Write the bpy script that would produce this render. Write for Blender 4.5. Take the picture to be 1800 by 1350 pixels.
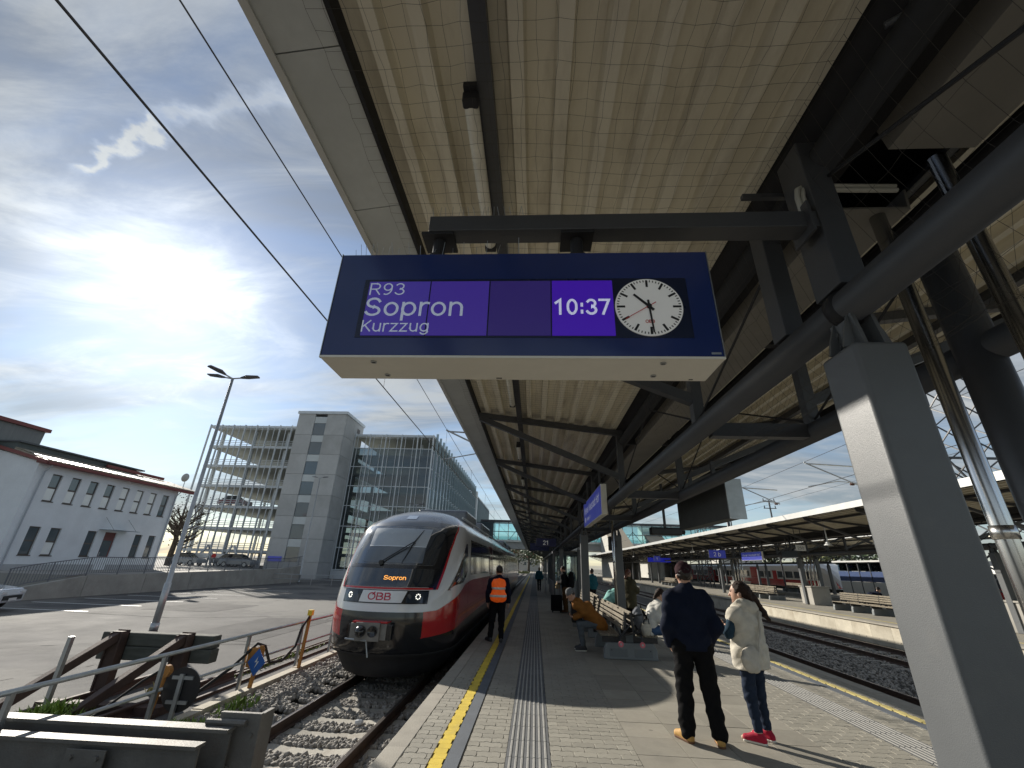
import bpy, math, random
import numpy as np
from mathutils import Vector, Matrix
random.seed(7); RNG = np.random.default_rng(11)
for o in list(bpy.data.objects): bpy.data.objects.remove(o)
scene = bpy.context.scene
COL = scene.collection
R = math.radians

# ------------------------------------------------------------------ camera, sky, sun, exposure
CAM_H = 1.72
fy = Vector((40, 321, 747)).normalized()
fz = Vector((57, -1749, 747)); fz = (fz - fy * fz.dot(fy)).normalized()
fx = fy.cross(fz)
if fx.x < 0: fx = -fx
cam_d = bpy.data.cameras.new('camera'); cam = bpy.data.objects.new('camera', cam_d); COL.objects.link(cam)
cam_d.sensor_width = 36; cam_d.lens = 747 / 1800 * 36; cam_d.clip_start = .05; cam_d.clip_end = 3000
right = Vector((fx.x, fy.x, fz.x)); down = Vector((fx.y, fy.y, fz.y)); fwd = Vector((fx.z, fy.z, fz.z))
m = Matrix((right, -down, -fwd)).transposed().to_4x4(); m.translation = Vector((0, 0, CAM_H))
cam.matrix_world = m; scene.camera = cam

SUN_EL, SUN_AZ = 25.2, -46.6            # azimuth from +Y towards +X
SUN = Vector((math.sin(R(SUN_AZ)) * math.cos(R(SUN_EL)), math.cos(R(SUN_AZ)) * math.cos(R(SUN_EL)), math.sin(R(SUN_EL))))
sd = bpy.data.lights.new('sun', 'SUN'); sd.energy = 5.0; sd.angle = R(.55); sd.color = (1, .93, .82)
sun = bpy.data.objects.new('sun', sd); COL.objects.link(sun)
sun.rotation_euler = (-SUN).to_track_quat('-Z', 'Y').to_euler()

world = bpy.data.worlds.new('World'); scene.world = world; world.use_nodes = True
wn, wl = world.node_tree.nodes, world.node_tree.links
wn.clear()
def wnode(t, **k):
    n = wn.new(t)
    for a, b in k.items(): setattr(n, a, b)
    return n
def wmath(op, a, b=None, c=None):
    n = wn.new('ShaderNodeMath'); n.operation = op
    for i, x in enumerate((a, b, c)):
        if x is None: continue
        if isinstance(x, (int, float)): n.inputs[i].default_value = x
        else: wl.new(x, n.inputs[i])
    return n.outputs[0]
sky = wnode('ShaderNodeTexSky', sky_type='NISHITA', sun_disc=False)
sky.sun_elevation = R(SUN_EL); sky.sun_rotation = R(SUN_AZ); sky.air_density = 1.0; sky.dust_density = .15; sky.ozone_density = 2.2
tc = wnode('ShaderNodeTexCoord')
sep = wnode('ShaderNodeSeparateXYZ'); wl.new(tc.outputs['Generated'], sep.inputs[0])
zz = wmath('ADD', wmath('MAXIMUM', sep.outputs[2], 0.0), .16)
comb = wnode('ShaderNodeCombineXYZ')
wl.new(wmath('DIVIDE', sep.outputs[0], zz), comb.inputs[0]); wl.new(wmath('DIVIDE', sep.outputs[1], zz), comb.inputs[1])
mp = wnode('ShaderNodeMapping'); mp.inputs['Rotation'].default_value = (0, 0, R(-24)); mp.inputs['Scale'].default_value = (.55, 1.25, 1)
wl.new(comb.outputs[0], mp.inputs[0])
def wnoise(scale, detail, rough, off, dist=0.0):
    mm = wnode('ShaderNodeMapping'); mm.inputs['Location'].default_value = off; wl.new(mp.outputs[0], mm.inputs[0])
    n = wnode('ShaderNodeTexNoise'); n.inputs['Scale'].default_value = scale; n.inputs['Detail'].default_value = detail
    n.inputs['Roughness'].default_value = rough; n.inputs['Distortion'].default_value = dist
    wl.new(mm.outputs[0], n.inputs['Vector']); return n.outputs[0]
def wramp(x, a, b):
    n = wnode('ShaderNodeMapRange'); n.interpolation_type = 'SMOOTHSTEP'; n.inputs[1].default_value = a; n.inputs[2].default_value = b
    wl.new(x, n.inputs[0]); return n.outputs[0]
big = wramp(wnoise(1.1, 6, .55, (1.3, 4.1, 0), .5), .36, .60)
fine = wramp(wnoise(3.0, 8, .62, (7.3, 2.2, 0), .8), .36, .68)
cover = wmath('ADD', .22, wmath('MULTIPLY', wmath('ADD', wmath('MULTIPLY', big, .66), wmath('MULTIPLY', fine, .32)), .76))
# a torn condensation trail high in the sky
def seg(ax, ay, bx, by, w):
    nz = wnode('ShaderNodeTexNoise'); nz.inputs['Scale'].default_value = 16; nz.inputs['Detail'].default_value = 5; wl.new(comb.outputs[0], nz.inputs['Vector'])
    jit = wmath('MULTIPLY', wmath('SUBTRACT', nz.outputs[0], .5), .11)
    sp = wnode('ShaderNodeSeparateXYZ'); wl.new(comb.outputs[0], sp.inputs[0]); L = math.hypot(bx - ax, by - ay); ux, uy = (bx - ax) / L, (by - ay) / L
    px, py = wmath('SUBTRACT', sp.outputs[0], ax), wmath('SUBTRACT', sp.outputs[1], ay)
    t = wmath('ADD', wmath('MULTIPLY', px, ux), wmath('MULTIPLY', py, uy)); n_ = wmath('ADD', wmath('ADD', wmath('MULTIPLY', px, -uy), wmath('MULTIPLY', py, ux)), jit)
    across = wmath('SUBTRACT', 1.0, wramp(wmath('ABSOLUTE', n_), w * .1, w)); 
    return wmath('MULTIPLY', across, wmath('MULTIPLY', wramp(t, -.02, .03), wmath('SUBTRACT', 1.0, wramp(t, L - .03, L + .02))))
trail = wmath('MAXIMUM', seg(-1.02, .63, -.75, .542, .026), wmath('MULTIPLY', seg(-.76, .543, -.46, .508, .03), .7))
cover = wmath('MAXIMUM', cover, wmath('MULTIPLY', trail, .95))
dot = wnode('ShaderNodeVectorMath', operation='DOT_PRODUCT'); wl.new(tc.outputs['Generated'], dot.inputs[0]); dot.inputs[1].default_value = SUN
cs = wmath('MAXIMUM', dot.outputs['Value'], 0.0)
glow = wmath('ADD', wmath('MULTIPLY', wmath('POWER', cs, 30.0), wmath('ADD', 1.6, wmath('MULTIPLY', fine, 2.4))), wmath('MULTIPLY', wmath('POWER', cs, 120.0), wmath('ADD', 7.0, wmath('MULTIPLY', big, 9.0))))   # thin cloud scatters sunlight forward
cb = wmath('ADD', wmath('ADD', wmath('ADD', 1.9, wmath('MULTIPLY', fine, 2.0)), wmath('MULTIPLY', trail, 2.2)), glow)
ccol = wnode('ShaderNodeMix', data_type='RGBA', blend_type='MULTIPLY'); ccol.inputs[0].default_value = 1
ccol.inputs[6].default_value = (.93, .98, 1.0, 1)
cbc = wnode('ShaderNodeCombineColor')
for i in range(3): wl.new(cb, cbc.inputs[i])
wl.new(cbc.outputs[0], ccol.inputs[7])
mixc = wnode('ShaderNodeMix', data_type='RGBA'); wl.new(cover, mixc.inputs[0]); wl.new(sky.outputs[0], mixc.inputs[6]); wl.new(ccol.outputs[2], mixc.inputs[7])
bg = wnode('ShaderNodeBackground'); bg.inputs[1].default_value = .11; wl.new(mixc.outputs[2], bg.inputs[0])
wo = wnode('ShaderNodeOutputWorld'); wl.new(bg.outputs[0], wo.inputs[0])
vs = scene.view_settings
vs.view_transform = 'Standard'; vs.look = 'None'; vs.gamma = 1; vs.use_curve_mapping = False; vs.exposure = .40

# ------------------------------------------------------------------ materials
MATS = {}
def M(name, col, rough=.65, metal=0., var=.18, scale=3., bump=0., bscale=60., spec=.5, orand=0., coat=0., stain=None, spots=0., emit=None, estr=0., stretch=(1, 1, 1)):
    if name in MATS: return MATS[name]
    mt = bpy.data.materials.new(name); mt.use_nodes = True
    n, l = mt.node_tree.nodes, mt.node_tree.links
    b = n['Principled BSDF']; b.inputs['Roughness'].default_value = rough; b.inputs['Metallic'].default_value = metal
    b.inputs['Specular IOR Level'].default_value = spec; b.inputs['Coat Weight'].default_value = coat; b.inputs['Coat Roughness'].default_value = .08
    t = n.new('ShaderNodeTexCoord'); src = t.outputs['Object']
    if orand:
        oi = n.new('ShaderNodeObjectInfo'); vm = n.new('ShaderNodeVectorMath'); vm.operation = 'ADD'
        sc = n.new('ShaderNodeVectorMath'); sc.operation = 'SCALE'; sc.inputs['Scale'].default_value = 37.
        cx = n.new('ShaderNodeCombineXYZ'); l.new(oi.outputs['Random'], cx.inputs[0]); l.new(oi.outputs['Random'], cx.inputs[1])
        l.new(cx.outputs[0], sc.inputs[0]); l.new(sc.outputs[0], vm.inputs[0]); l.new(src, vm.inputs[1]); src = vm.outputs[0]
    if stretch != (1, 1, 1):
        mpn = n.new('ShaderNodeMapping'); mpn.inputs['Scale'].default_value = stretch; l.new(src, mpn.inputs[0]); src = mpn.outputs[0]
    def noise(s, d=5, r=.6):
        x = n.new('ShaderNodeTexNoise'); x.inputs['Scale'].default_value = s; x.inputs['Detail'].default_value = d; x.inputs['Roughness'].default_value = r
        l.new(src, x.inputs['Vector']); return x.outputs[0]
    def mix(fac, a, bb, mode='MIX'):
        x = n.new('ShaderNodeMix'); x.data_type = 'RGBA'; x.blend_type = mode
        for i, v in ((0, fac), (6, a), (7, bb)):
            if hasattr(v, 'is_linked') or hasattr(v, 'links'): l.new(v, x.inputs[i])
            elif i == 0: x.inputs[0].default_value = v
            else: x.inputs[i].default_value = (*v, 1)
        return x.outputs[2]
    def rng(v, a, b2):
        x = n.new('ShaderNodeMapRange'); x.inputs[1].default_value = a; x.inputs[2].default_value = b2; l.new(v, x.inputs[0]); return x.outputs[0]
    lo = tuple(max(0, c * (1 - var)) for c in col[:3]); hi = tuple(min(1, c * (1 + var)) for c in col[:3])
    c = mix(rng(noise(scale), .3, .7), lo, hi)
    c = mix(rng(noise(scale * 9, 3), .35, .65), c, tuple(min(1, x * (1 + var * .5)) for x in col[:3]), 'MIX') if False else c
    if var: 
        f2 = n.new('ShaderNodeMath'); f2.operation = 'MULTIPLY'; l.new(rng(noise(scale * 11, 3), .35, .7), f2.inputs[0]); f2.inputs[1].default_value = .45
        c = mix(f2.outputs[0], c, lo)
    if stain:
        sc_, ss, a0, a1, amt = stain
        f3 = n.new('ShaderNodeMath'); f3.operation = 'MULTIPLY'; l.new(rng(noise(ss, 6, .65), a0, a1), f3.inputs[0]); f3.inputs[1].default_value = amt
        c = mix(f3.outputs[0], c, sc_)
    if spots:
        vo = n.new('ShaderNodeTexVoronoi'); vo.inputs['Scale'].default_value = spots; vo.inputs['Randomness'].default_value = 1; l.new(src, vo.inputs['Vector'])
        cmp = n.new('ShaderNodeMapRange'); cmp.inputs[1].default_value = .13; cmp.inputs[2].default_value = .09; l.new(vo.outputs['Distance'], cmp.inputs[0])
        sel = n.new('ShaderNodeSeparateColor'); l.new(vo.outputs['Color'], sel.inputs[0]); gt = n.new('ShaderNodeMath'); gt.operation = 'GREATER_THAN'; gt.inputs[1].default_value = .72; l.new(sel.outputs[0], gt.inputs[0])
        mu_ = n.new('ShaderNodeMath'); mu_.operation = 'MULTIPLY'; l.new(cmp.outputs[0], mu_.inputs[0]); l.new(gt.outputs[0], mu_.inputs[1])
        m3 = n.new('ShaderNodeMath'); m3.operation = 'MULTIPLY'; m3.inputs[1].default_value = .6; l.new(mu_.outputs[0], m3.inputs[0]); c = mix(m3.outputs[0], c, tuple(x * .4 for x in col[:3]))
    if orand:
        hs = n.new('ShaderNodeHueSaturation'); l.new(c, hs.inputs['Color'])
        mr = n.new('ShaderNodeMapRange'); mr.inputs[3].default_value = 1 - orand; mr.inputs[4].default_value = 1 + orand; l.new(oi.outputs['Random'], mr.inputs[0]); l.new(mr.outputs[0], hs.inputs['Value'])
        c = hs.outputs[0]
    l.new(c, b.inputs['Base Color'])
    if bump:
        bp = n.new('ShaderNodeBump'); bp.inputs['Strength'].default_value = min(1, bump); bp.inputs['Distance'].default_value = .01
        l.new(noise(bscale, 4), bp.inputs['Height']); l.new(bp.outputs[0], b.inputs['Normal'])
    if var and rough > .12:
        rr = n.new('ShaderNodeMapRange'); rr.inputs[3].default_value = max(.05, rough - .1); rr.inputs[4].default_value = min(1, rough + .1)
        l.new(noise(scale * 2.3), rr.inputs[0]); l.new(rr.outputs[0], b.inputs['Roughness'])
    if emit:
        b.inputs['Emission Color'].default_value = (*emit, 1); b.inputs['Emission Strength'].default_value = estr
    MATS[name] = mt
    return mt
def GLASS(name, tint=(.8, .88, .88), rough=.03, refl=1.0, alpha=None):
    if name in MATS: return MATS[name]
    mt = bpy.data.materials.new(name); mt.use_nodes = True
    n, l = mt.node_tree.nodes, mt.node_tree.links; n.clear()
    tr = n.new('ShaderNodeBsdfTransparent'); tr.inputs[0].default_value = (*tint, 1)
    gl = n.new('ShaderNodeBsdfGlossy'); gl.inputs['Roughness'].default_value = rough; gl.inputs[0].default_value = (.95, .97, 1, 1)
    fr = n.new('ShaderNodeFresnel'); fr.inputs[0].default_value = 1.5
    t = n.new('ShaderNodeTexCoord'); nz = n.new('ShaderNodeTexNoise'); nz.inputs['Scale'].default_value = .7; l.new(t.outputs['Object'], nz.inputs[0])
    bp = n.new('ShaderNodeBump'); bp.inputs['Strength'].default_value = .08; bp.inputs['Distance'].default_value = .02; l.new(nz.outputs[0], bp.inputs['Height']); l.new(bp.outputs[0], gl.inputs['Normal'])
    mx = n.new('ShaderNodeMixShader'); mu = n.new('ShaderNodeMath'); mu.operation = 'MULTIPLY_ADD'; mu.inputs[1].default_value = refl; mu.inputs[2].default_value = alpha or 0.0; mu.use_clamp = True
    l.new(fr.outputs[0], mu.inputs[0]); l.new(mu.outputs[0], mx.inputs[0]); l.new(tr.outputs[0], mx.inputs[1]); l.new(gl.outputs[0], mx.inputs[2])
    o = n.new('ShaderNodeOutputMaterial'); l.new(mx.outputs[0], o.inputs[0]); MATS[name] = mt
    return mt
steel = M('painted_steel', (.055, .058, .066), .42, 0, .12, 2.2, .1, 160, stain=((.2, .17, .13), 1.2, .58, .8, .25))
steel_dk = M('dark_steel', (.022, .022, .025), .6, 0, .15, 2, .1, 120, spec=.3)
colgrey = M('column_paint', (.105, .112, .118), .42, 0, .07, 1.5, .16, 240, stain=((.2, .19, .17), 2.5, .56, .8, .3))
galv = M('galvanised', (.42, .44, .45), .38, .75, .15, 6)
inox = M('stainless', (.66, .66, .65), .25, 1, .08, 5, stretch=(1, 1, .1))
conc = M('concrete', (.36, .345, .31), .85, 0, .16, 1.3, .4, 50, stain=((.18, .17, .15), .7, .52, .75, .5), orand=.07)
conc_lt = M('pale_concrete', (.50, .46, .37), .85, 0, .15, 1.5, .4, 40, stain=((.25, .2, .13), 1.1, .5, .72, .55), orand=.08)
asph = M('asphalt', (.10, .10, .10), .88, 0, .2, .35, .7, 70, spec=.25, spots=.8, stain=((.19, .185, .17), .10, .5, .54, .6))
earth = M('earth', (.17, .16, .13), .95, 0, .3, .2, .5, 8)
black = M('black_plastic', (.018, .018, .02), .4, 0, .1, 5)
rubber = M('rubber', (.02, .02, .02), .8, 0, .2, 10)
white_p = M('white_paint', (.72, .73, .72), .45, 0, .06, 2)
rust = M('rusty_steel', (.07, .042, .034), .75, 0, .35, 5, .4, 60, orand=.1)
yellow = M('yellow_paint', (.72, .53, .05), .75, 0, .18, 4, .3, 80, stain=((.35, .3, .15), 6, .55, .75, .5))

# ------------------------------------------------------------------ mesh helpers
class MB:
    def __init__(s): s.v = []; s.f = []
    def add(s, v, f):
        k = len(s.v); s.v += [tuple(map(float, p)) for p in v]; s.f += [tuple(i + k for i in q) for q in f]; return s
    def bb(s, x0, x1, y0, y1, z0, z1):
        return s.add([(x0, y0, z0), (x1, y0, z0), (x1, y1, z0), (x0, y1, z0), (x0, y0, z1), (x1, y0, z1), (x1, y1, z1), (x0, y1, z1)],
                     [(3, 2, 1, 0), (4, 5, 6, 7), (0, 1, 5, 4), (1, 2, 6, 5), (2, 3, 7, 6), (3, 0, 4, 7)])
    def box(s, c, d, rz=0, rx=0, ry=0):
        m = Matrix.Rotation(rz, 3, 'Z') @ Matrix.Rotation(ry, 3, 'Y') @ Matrix.Rotation(rx, 3, 'X')
        p = [Vector(c) + m @ Vector((a * d[0] / 2, b * d[1] / 2, e * d[2] / 2)) for e in (-1, 1) for a, b in ((-1, -1), (1, -1), (1, 1), (-1, 1))]
        return s.add(p, [(3, 2, 1, 0), (4, 5, 6, 7), (0, 1, 5, 4), (1, 2, 6, 5), (2, 3, 7, 6), (3, 0, 4, 7)])
    def beam(s, a, b, w, h, up=(0, 0, 1)):
        a, b = Vector(a), Vector(b); d = (b - a).normalized(); u = Vector(up)
        if abs(d.dot(u)) > .98: u = Vector((0, 1, 0))
        sx = d.cross(u).normalized(); u = sx.cross(d)
        q = [(-1, -1), (1, -1), (1, 1), (-1, 1)]
        p = [e + sx * i * w / 2 + u * j * h / 2 for e in (a, b) for i, j in q]
        return s.add(p, [(0, 1, 2, 3), (7, 6, 5, 4), (4, 5, 1, 0), (5, 6, 2, 1), (6, 7, 3, 2), (7, 4, 0, 3)])
    def tube(s, path, r, n=8, cap=True):
        P = [Vector(p) for p in path]; rr = r if isinstance(r, (list, tuple)) else [r] * len(P)
        prev = None; rings = []
        for i, p in enumerate(P):
            d = (P[min(i + 1, len(P) - 1)] - P[max(i - 1, 0)]).normalized()
            if prev is None:
                u = Vector((0, 0, 1)) if abs(d.z) < .9 else Vector((1, 0, 0)); sx = d.cross(u).normalized()
            else: sx = (prev - d * prev.dot(d)).normalized()
            prev = sx; u = d.cross(sx)
            rings.append([p + (sx * math.cos(t) + u * math.sin(t)) * rr[i] for t in (2 * math.pi * k / n for k in range(n))])
        v = [q for g in rings for q in g]; f = []
        for i in range(len(P) - 1):
            for k in range(n):
                a, b = i * n + k, i * n + (k + 1) % n; f.append((a, b, b + n, a + n))
        if cap: f.append(tuple(range(n - 1, -1, -1))); f.append(tuple(range((len(P) - 1) * n, len(P) * n)))
        return s.add(v, f)
    def prism(s, poly, axis, a, b):
        n = len(poly)
        def mk(p, t): return (t, p[0], p[1]) if axis == 0 else ((p[0], t, p[1]) if axis == 1 else (p[0], p[1], t))
        v = [mk(p, a) for p in poly] + [mk(p, b) for p in poly]
        f = [tuple(range(n)), tuple(range(2 * n - 1, n - 1, -1))] + [(i, i + n, (i + 1) % n + n, (i + 1) % n) for i in range(n)]
        return s.add(v, f)
    def lathe(s, prof, c=(0, 0, 0), n=16, axis='Z'):
        v = []
        for r, z in prof:
            for k in range(n):
                t = 2 * math.pi * k / n; p = (r * math.cos(t), r * math.sin(t), z)
                if axis == 'X': p = (p[2], p[0], p[1])
                if axis == 'Y': p = (p[0], p[2], p[1])
                v.append(tuple(p[i] + c[i] for i in range(3)))
        f = [(i * n + k, i * n + (k + 1) % n, (i + 1) * n + (k + 1) % n, (i + 1) * n + k) for i in range(len(prof) - 1) for k in range(n)]
        f += [tuple(range(n - 1, -1, -1)), tuple(range((len(prof) - 1) * n, len(prof) * n))]
        return s.add(v, f)
    def ico(s, c, r, sq=(1, 1, 1)):
        return s.lathe([(r * math.sin(math.pi * t / 6 + 1e-3), -r * math.cos(math.pi * t / 6)) for t in range(7)], c, 10)
    def grid(s, fn, nu, nv):
        v = [fn(i / nu, j / nv) for j in range(nv + 1) for i in range(nu + 1)]
        return s.add(v, [(j * (nu + 1) + i, j * (nu + 1) + i + 1, (j + 1) * (nu + 1) + i + 1, (j + 1) * (nu + 1) + i) for j in range(nv) for i in range(nu)])
    def mesh(s, name, mat, smooth=False, flip=True):
        me = bpy.data.meshes.new(name); me.from_pydata(s.v, [], s.f)
        if mat: me.materials.append(mat)
        if flip:
            import bmesh
            bm = bmesh.new(); bm.from_mesh(me); bmesh.ops.recalc_face_normals(bm, faces=bm.faces); bm.to_mesh(me); bm.free()
        if smooth: me.polygons.foreach_set('use_smooth', [True] * len(me.polygons))
        me.update(); return me
def link(o, parent=None):
    COL.objects.link(o)
    if parent: o.parent = parent
    return o
def part(name, mb, mat, parent=None, smooth=False, bev=0, loc=(0, 0, 0), rz=0, seg=2, kind=None, flip=True):
    me = mb if isinstance(mb, bpy.types.Mesh) else mb.mesh(name, mat, smooth, flip)
    o = bpy.data.objects.new(name, me); o.location = loc; o.rotation_euler = (0, 0, rz); link(o, parent)
    if bev:
        bm = o.modifiers.new('bevel', 'BEVEL'); bm.width = bev; bm.segments = seg; bm.limit_method = 'ANGLE'; bm.angle_limit = R(40)
        if smooth is False and seg > 1: pass
    if kind: o['kind'] = kind
    return o
def harden(o):
    o.modifiers['bevel'].harden_normals = True
def thing(name, label, cat, loc=(0, 0, 0), rz=0, group=None):
    o = bpy.data.objects.new(name, None); o.location = loc; o.rotation_euler = (0, 0, rz); o.empty_display_size = .1
    o['label'] = label; o['category'] = cat
    if group: o['group'] = group
    return link(o)
def tag(o, label, cat, group=None):
    o['label'] = label; o['category'] = cat
    if group: o['group'] = group
    return o
def struct(name, mb, mat, **k):
    o = part(name, mb, mat, **k); o['kind'] = 'structure'; return o
def dup(root, loc, rz=None, label=None):
    r = root.copy(); COL.objects.link(r); r.location = loc
    if rz is not None: r.rotation_euler = (0, 0, rz)
    if label: r['label'] = label
    for ch in root.children:
        c = ch.copy(); COL.objects.link(c); c.parent = r
        for g in ch.children:
            d = g.copy(); COL.objects.link(d); d.parent = c
    return r
def _arc(cx, cy, rx, ry, a0, a1, n=14): return [(cx + rx * math.cos(R(a0 + (a1 - a0) * i / n)), cy + ry * math.sin(R(a0 + (a1 - a0) * i / n))) for i in range(n + 1)]
_rb = lambda y0, y1, x: [[(.07, y1), (x, y1)] + _arc(x, (y0 + y1) / 2, .19, (y1 - y0) / 2, 90, -90, 10) + [(.07, y0)]]
_n = [[(.06, 0), (.06, .52)], [(.06, .28)] + _arc(.26, .30, .20, .22, 180, 0) + [(.46, 0)]]
_o = [_arc(.27, .26, .22, .26, 0, 360, 24)]
GLY = {'o': (.54, _o), 'n': (.52, _n), 'r': (.34, [[(.06, 0), (.06, .52)], [(.06, .28)] + _arc(.26, .30, .20, .22, 180, 70, 8)]), 'p': (.54, [[(.06, -.2), (.06, .52)]] + _o), 'b': (.54, [[(.06, 0), (.06, .72)]] + _o), 'd': (.54, [[(.48, 0), (.48, .72)]] + _o),
 'u': (.52, [[(.06, .52), (.06, .22)] + _arc(.26, .22, .20, .22, 180, 360) + [(.46, .52)], [(.46, .52), (.46, 0)]]), 'z': (.47, [[(.04, .52), (.41, .52), (.04, .0), (.44, .0)]]), 'g': (.54, _o + [[(.48, .52), (.48, -.04)] + _arc(.27, -.04, .21, .16, 0, -150)]),
 'e': (.53, [[(.06, .27), (.48, .27)] + _arc(.27, .26, .21, .26, 0, 318, 20)]), 'a': (.52, [_arc(.25, .34, .19, .18, 160, 0, 8) + [(.44, 0)], _arc(.24, .15, .19, .15, 90, 390, 18)]), 'i': (.16, [[(.08, 0), (.08, .52)], [(.08, .64), (.08, .72)]]), 't': (.3, [[(.13, .68), (.13, .1)] + _arc(.23, .1, .1, .1, 180, 280, 6), [(.0, .52), (.27, .52)]]), 'f': (.3, [[(.12, 0), (.12, .58)] + _arc(.23, .60, .11, .12, 180, 80, 6), [(.0, .52), (.27, .52)]]),
 's': (.46, [_arc(.23, .385, .17, .135, 30, 270, 10) + _arc(.23, .13, .19, .13, 90, -150, 12)]), 'S': (.6, [_arc(.30, .535, .22, .185, 20, 270, 14) + _arc(.30, .175, .24, .175, 90, -160, 14)]), 'K': (.58, [[(.07, 0), (.07, .72)], [(.52, .72), (.07, .27)], [(.21, .41), (.56, 0)]]), 'R': (.6, [[(.07, 0), (.07, .72)]] + _rb(.35, .72, .35) + [[(.33, .35), (.56, 0)]]), 'B': (.6, [[(.07, 0), (.07, .72)]] + _rb(.38, .72, .32) + _rb(.0, .38, .36)),
 'O': (.76, [_arc(.38, .36, .33, .36, 60, 405, 28)]), 'W': (.84, [[(.02, .72), (.22, 0), (.42, .70), (.62, 0), (.82, .72)]]), 'N': (.62, [[(.07, 0), (.07, .72), (.53, 0), (.53, .72)]]), 'H': (.62, [[(.07, 0), (.07, .72)], [(.53, 0), (.53, .72)], [(.07, .38), (.53, .38)]]), 'A': (.6, [[(.02, 0), (.30, .72), (.58, 0)], [(.12, .25), (.48, .25)]]),
 '0': (.54, [_arc(.27, .36, .21, .36, 0, 360, 26)]), '1': (.54, [[(.10, .57), (.31, .72), (.31, 0)]]), '2': (.54, [_arc(.26, .51, .20, .21, 165, -35, 14) + [(.05, 0), (.49, 0)]]), '3': (.54, [_arc(.25, .545, .19, .175, 150, -90, 12) + _arc(.25, .185, .22, .185, 90, -155, 14)]), '5': (.54, [[(.45, .72), (.13, .72), (.09, .36)] + _arc(.26, .235, .21, .235, 135, -150, 14)]), '7': (.54, [[(.05, .72), (.49, .72), (.20, 0)]]), '9': (.54, [_arc(.27, .50, .20, .22, 0, 360, 22), [(.47, .50)] + _arc(.21, .38, .26, .38, 0, -110, 12)]),
 ':': (.26, [[(.13, .06), (.13, .14)], [(.13, .42), (.13, .50)]]), ' ': (.28, []), '-': (.3, [[(.04, .28), (.26, .28)]]), '<': (.4, [[(.34, .5), (.08, .27), (.34, .04)]])}
def text_mesh(s, size, mat, parent, mtx, name='lettering', ext=.001, bold=.09, sx=1., align='LEFT', gap=.07):
    q = MB(); x0 = 0; tot = sum(GLY[c][0] + gap for c in s); off = -tot / 2 if align == 'CENTER' else 0
    for ci_, c in enumerate(s):
        for pi_, pl in enumerate(GLY[c][1]):
            P = [Vector((p[0], p[1])) for p in pl]; n = len(P); k = len(q.v); closed = (P[0] - P[-1]).length < 1e-6; h = (pi_ % 3) * .0006
            for i, p in enumerate(P):
                a = P[i - 1] if i else (P[-2] if closed else None); b = P[i + 1] if i < n - 1 else (P[1] if closed else None)
                d0 = (p - a).normalized() if a is not None else (b - p).normalized(); d1 = (b - p).normalized() if b is not None else d0
                t = (d0 + d1).normalized() if (d0 + d1).length > .05 else d1; nn = Vector((-t.y, t.x)); m_ = min(2.2, 1 / max(.35, nn.dot(Vector((-d0.y, d0.x))))) * bold / 2
                for sg in (-1, 1):
                    w = p + nn * m_ * sg
                    if a is None: w = w - t * bold * .5
                    if b is None: w = w + t * bold * .5
                    q.v.append(((x0 + off + w.x) * size * 1.38, w.y * size * 1.38, ext + h))
            q.f += [(k + 2 * i, k + 2 * i + 2, k + 2 * i + 3, k + 2 * i + 1) for i in range(n - 1)]
        x0 += GLY[c][0] + gap
    me = q.mesh(name, mat, flip=False); me.transform(mtx @ Matrix.Diagonal((sx, 1, 1, 1)))
    o = bpy.data.objects.new(name, me); return link(o, parent)
FACE_NY = lambda x, y, z: Matrix.Translation((x, y, z)) @ Matrix.Rotation(R(90), 4, 'X')                                  # read from -Y
FACE_NX = lambda x, y, z: Matrix.Translation((x, y, z)) @ Matrix.Rotation(R(-90), 4, 'Z') @ Matrix.Rotation(R(90), 4, 'X')  # read from -X
# ------------------------------------------------------------------ ground and tracks
RAIL_Z = -.60; TX = -3.17
GZ = -.55
struct('ground', MB().add([(-900, -60, -.84), (900, -60, -.84), (900, 1500, -.84), (-900, 1500, -.84)], [(0, 1, 2, 3)]), earth)
struct('forecourt', MB().bb(-120, -5.35, -20, 160, -.83, GZ), asph)
struct('terrace', MB().bb(-110, -25.3, 24, 48.6, GZ - .2, .55).bb(-110, -34.7, 48.7, 110, GZ - .2, .548), M('terrace_paving', (.3, .29, .27), .85, 0, .15, .6, .3, 30))
for k_, (pts_, w_) in enumerate([([(-23, 17), (-19, 18.6), (-14, 18.2), (-9, 21), (-6, 24)], .05), ([(-10, 9), (-9.2, 12), (-9.8, 15), (-8.5, 19), (-8.9, 26)], .04), ([(-18, 22), (-15, 26), (-14.5, 33), (-12, 40)], .06), ([(-14, 11), (-11.5, 13.2), (-7, 13.6)], .035)]):
    q_ = MB(); prev_ = None
    for i_ in range(len(pts_) - 1):
        for j_ in range(12):
            t_ = j_ / 12; x_ = pts_[i_][0] * (1 - t_) + pts_[i_ + 1][0] * t_ + random.uniform(-.06, .06); y_ = pts_[i_][1] * (1 - t_) + pts_[i_ + 1][1] * t_ + random.uniform(-.06, .06)
            q_.v += [(x_, y_, GZ + .003), (x_ + .02, y_ + w_ * random.uniform(.5, 1.5), GZ + .003)]
    q_.f = [(2 * i_, 2 * i_ + 2, 2 * i_ + 3, 2 * i_ + 1) for i_ in range(len(q_.v) // 2 - 1)]
    struct('tar_seam', q_, M('tar', (.03, .03, .032), .95, 0, .1, 4, spec=.05), flip=False)
for (x0_, x1_, y0_, y1_) in ((-11, -8.2, 14, 19.5), (-17.5, -14.2, 20.5, 24)): struct('asphalt_patch', MB().bb(x0_, x1_, y0_, y1_, GZ + .001, GZ + .005), M('fresh_asphalt', (.065, .065, .067), .9, 0, .2, 1, .6, 70, spec=.25))
pave_c = M('paving', (.295, .278, .232), .82, 0, .13, 2.5, .35, 90, orand=.11, spots=5., stain=((.17, .16, .14), 3, .55, .78, .35))
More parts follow.
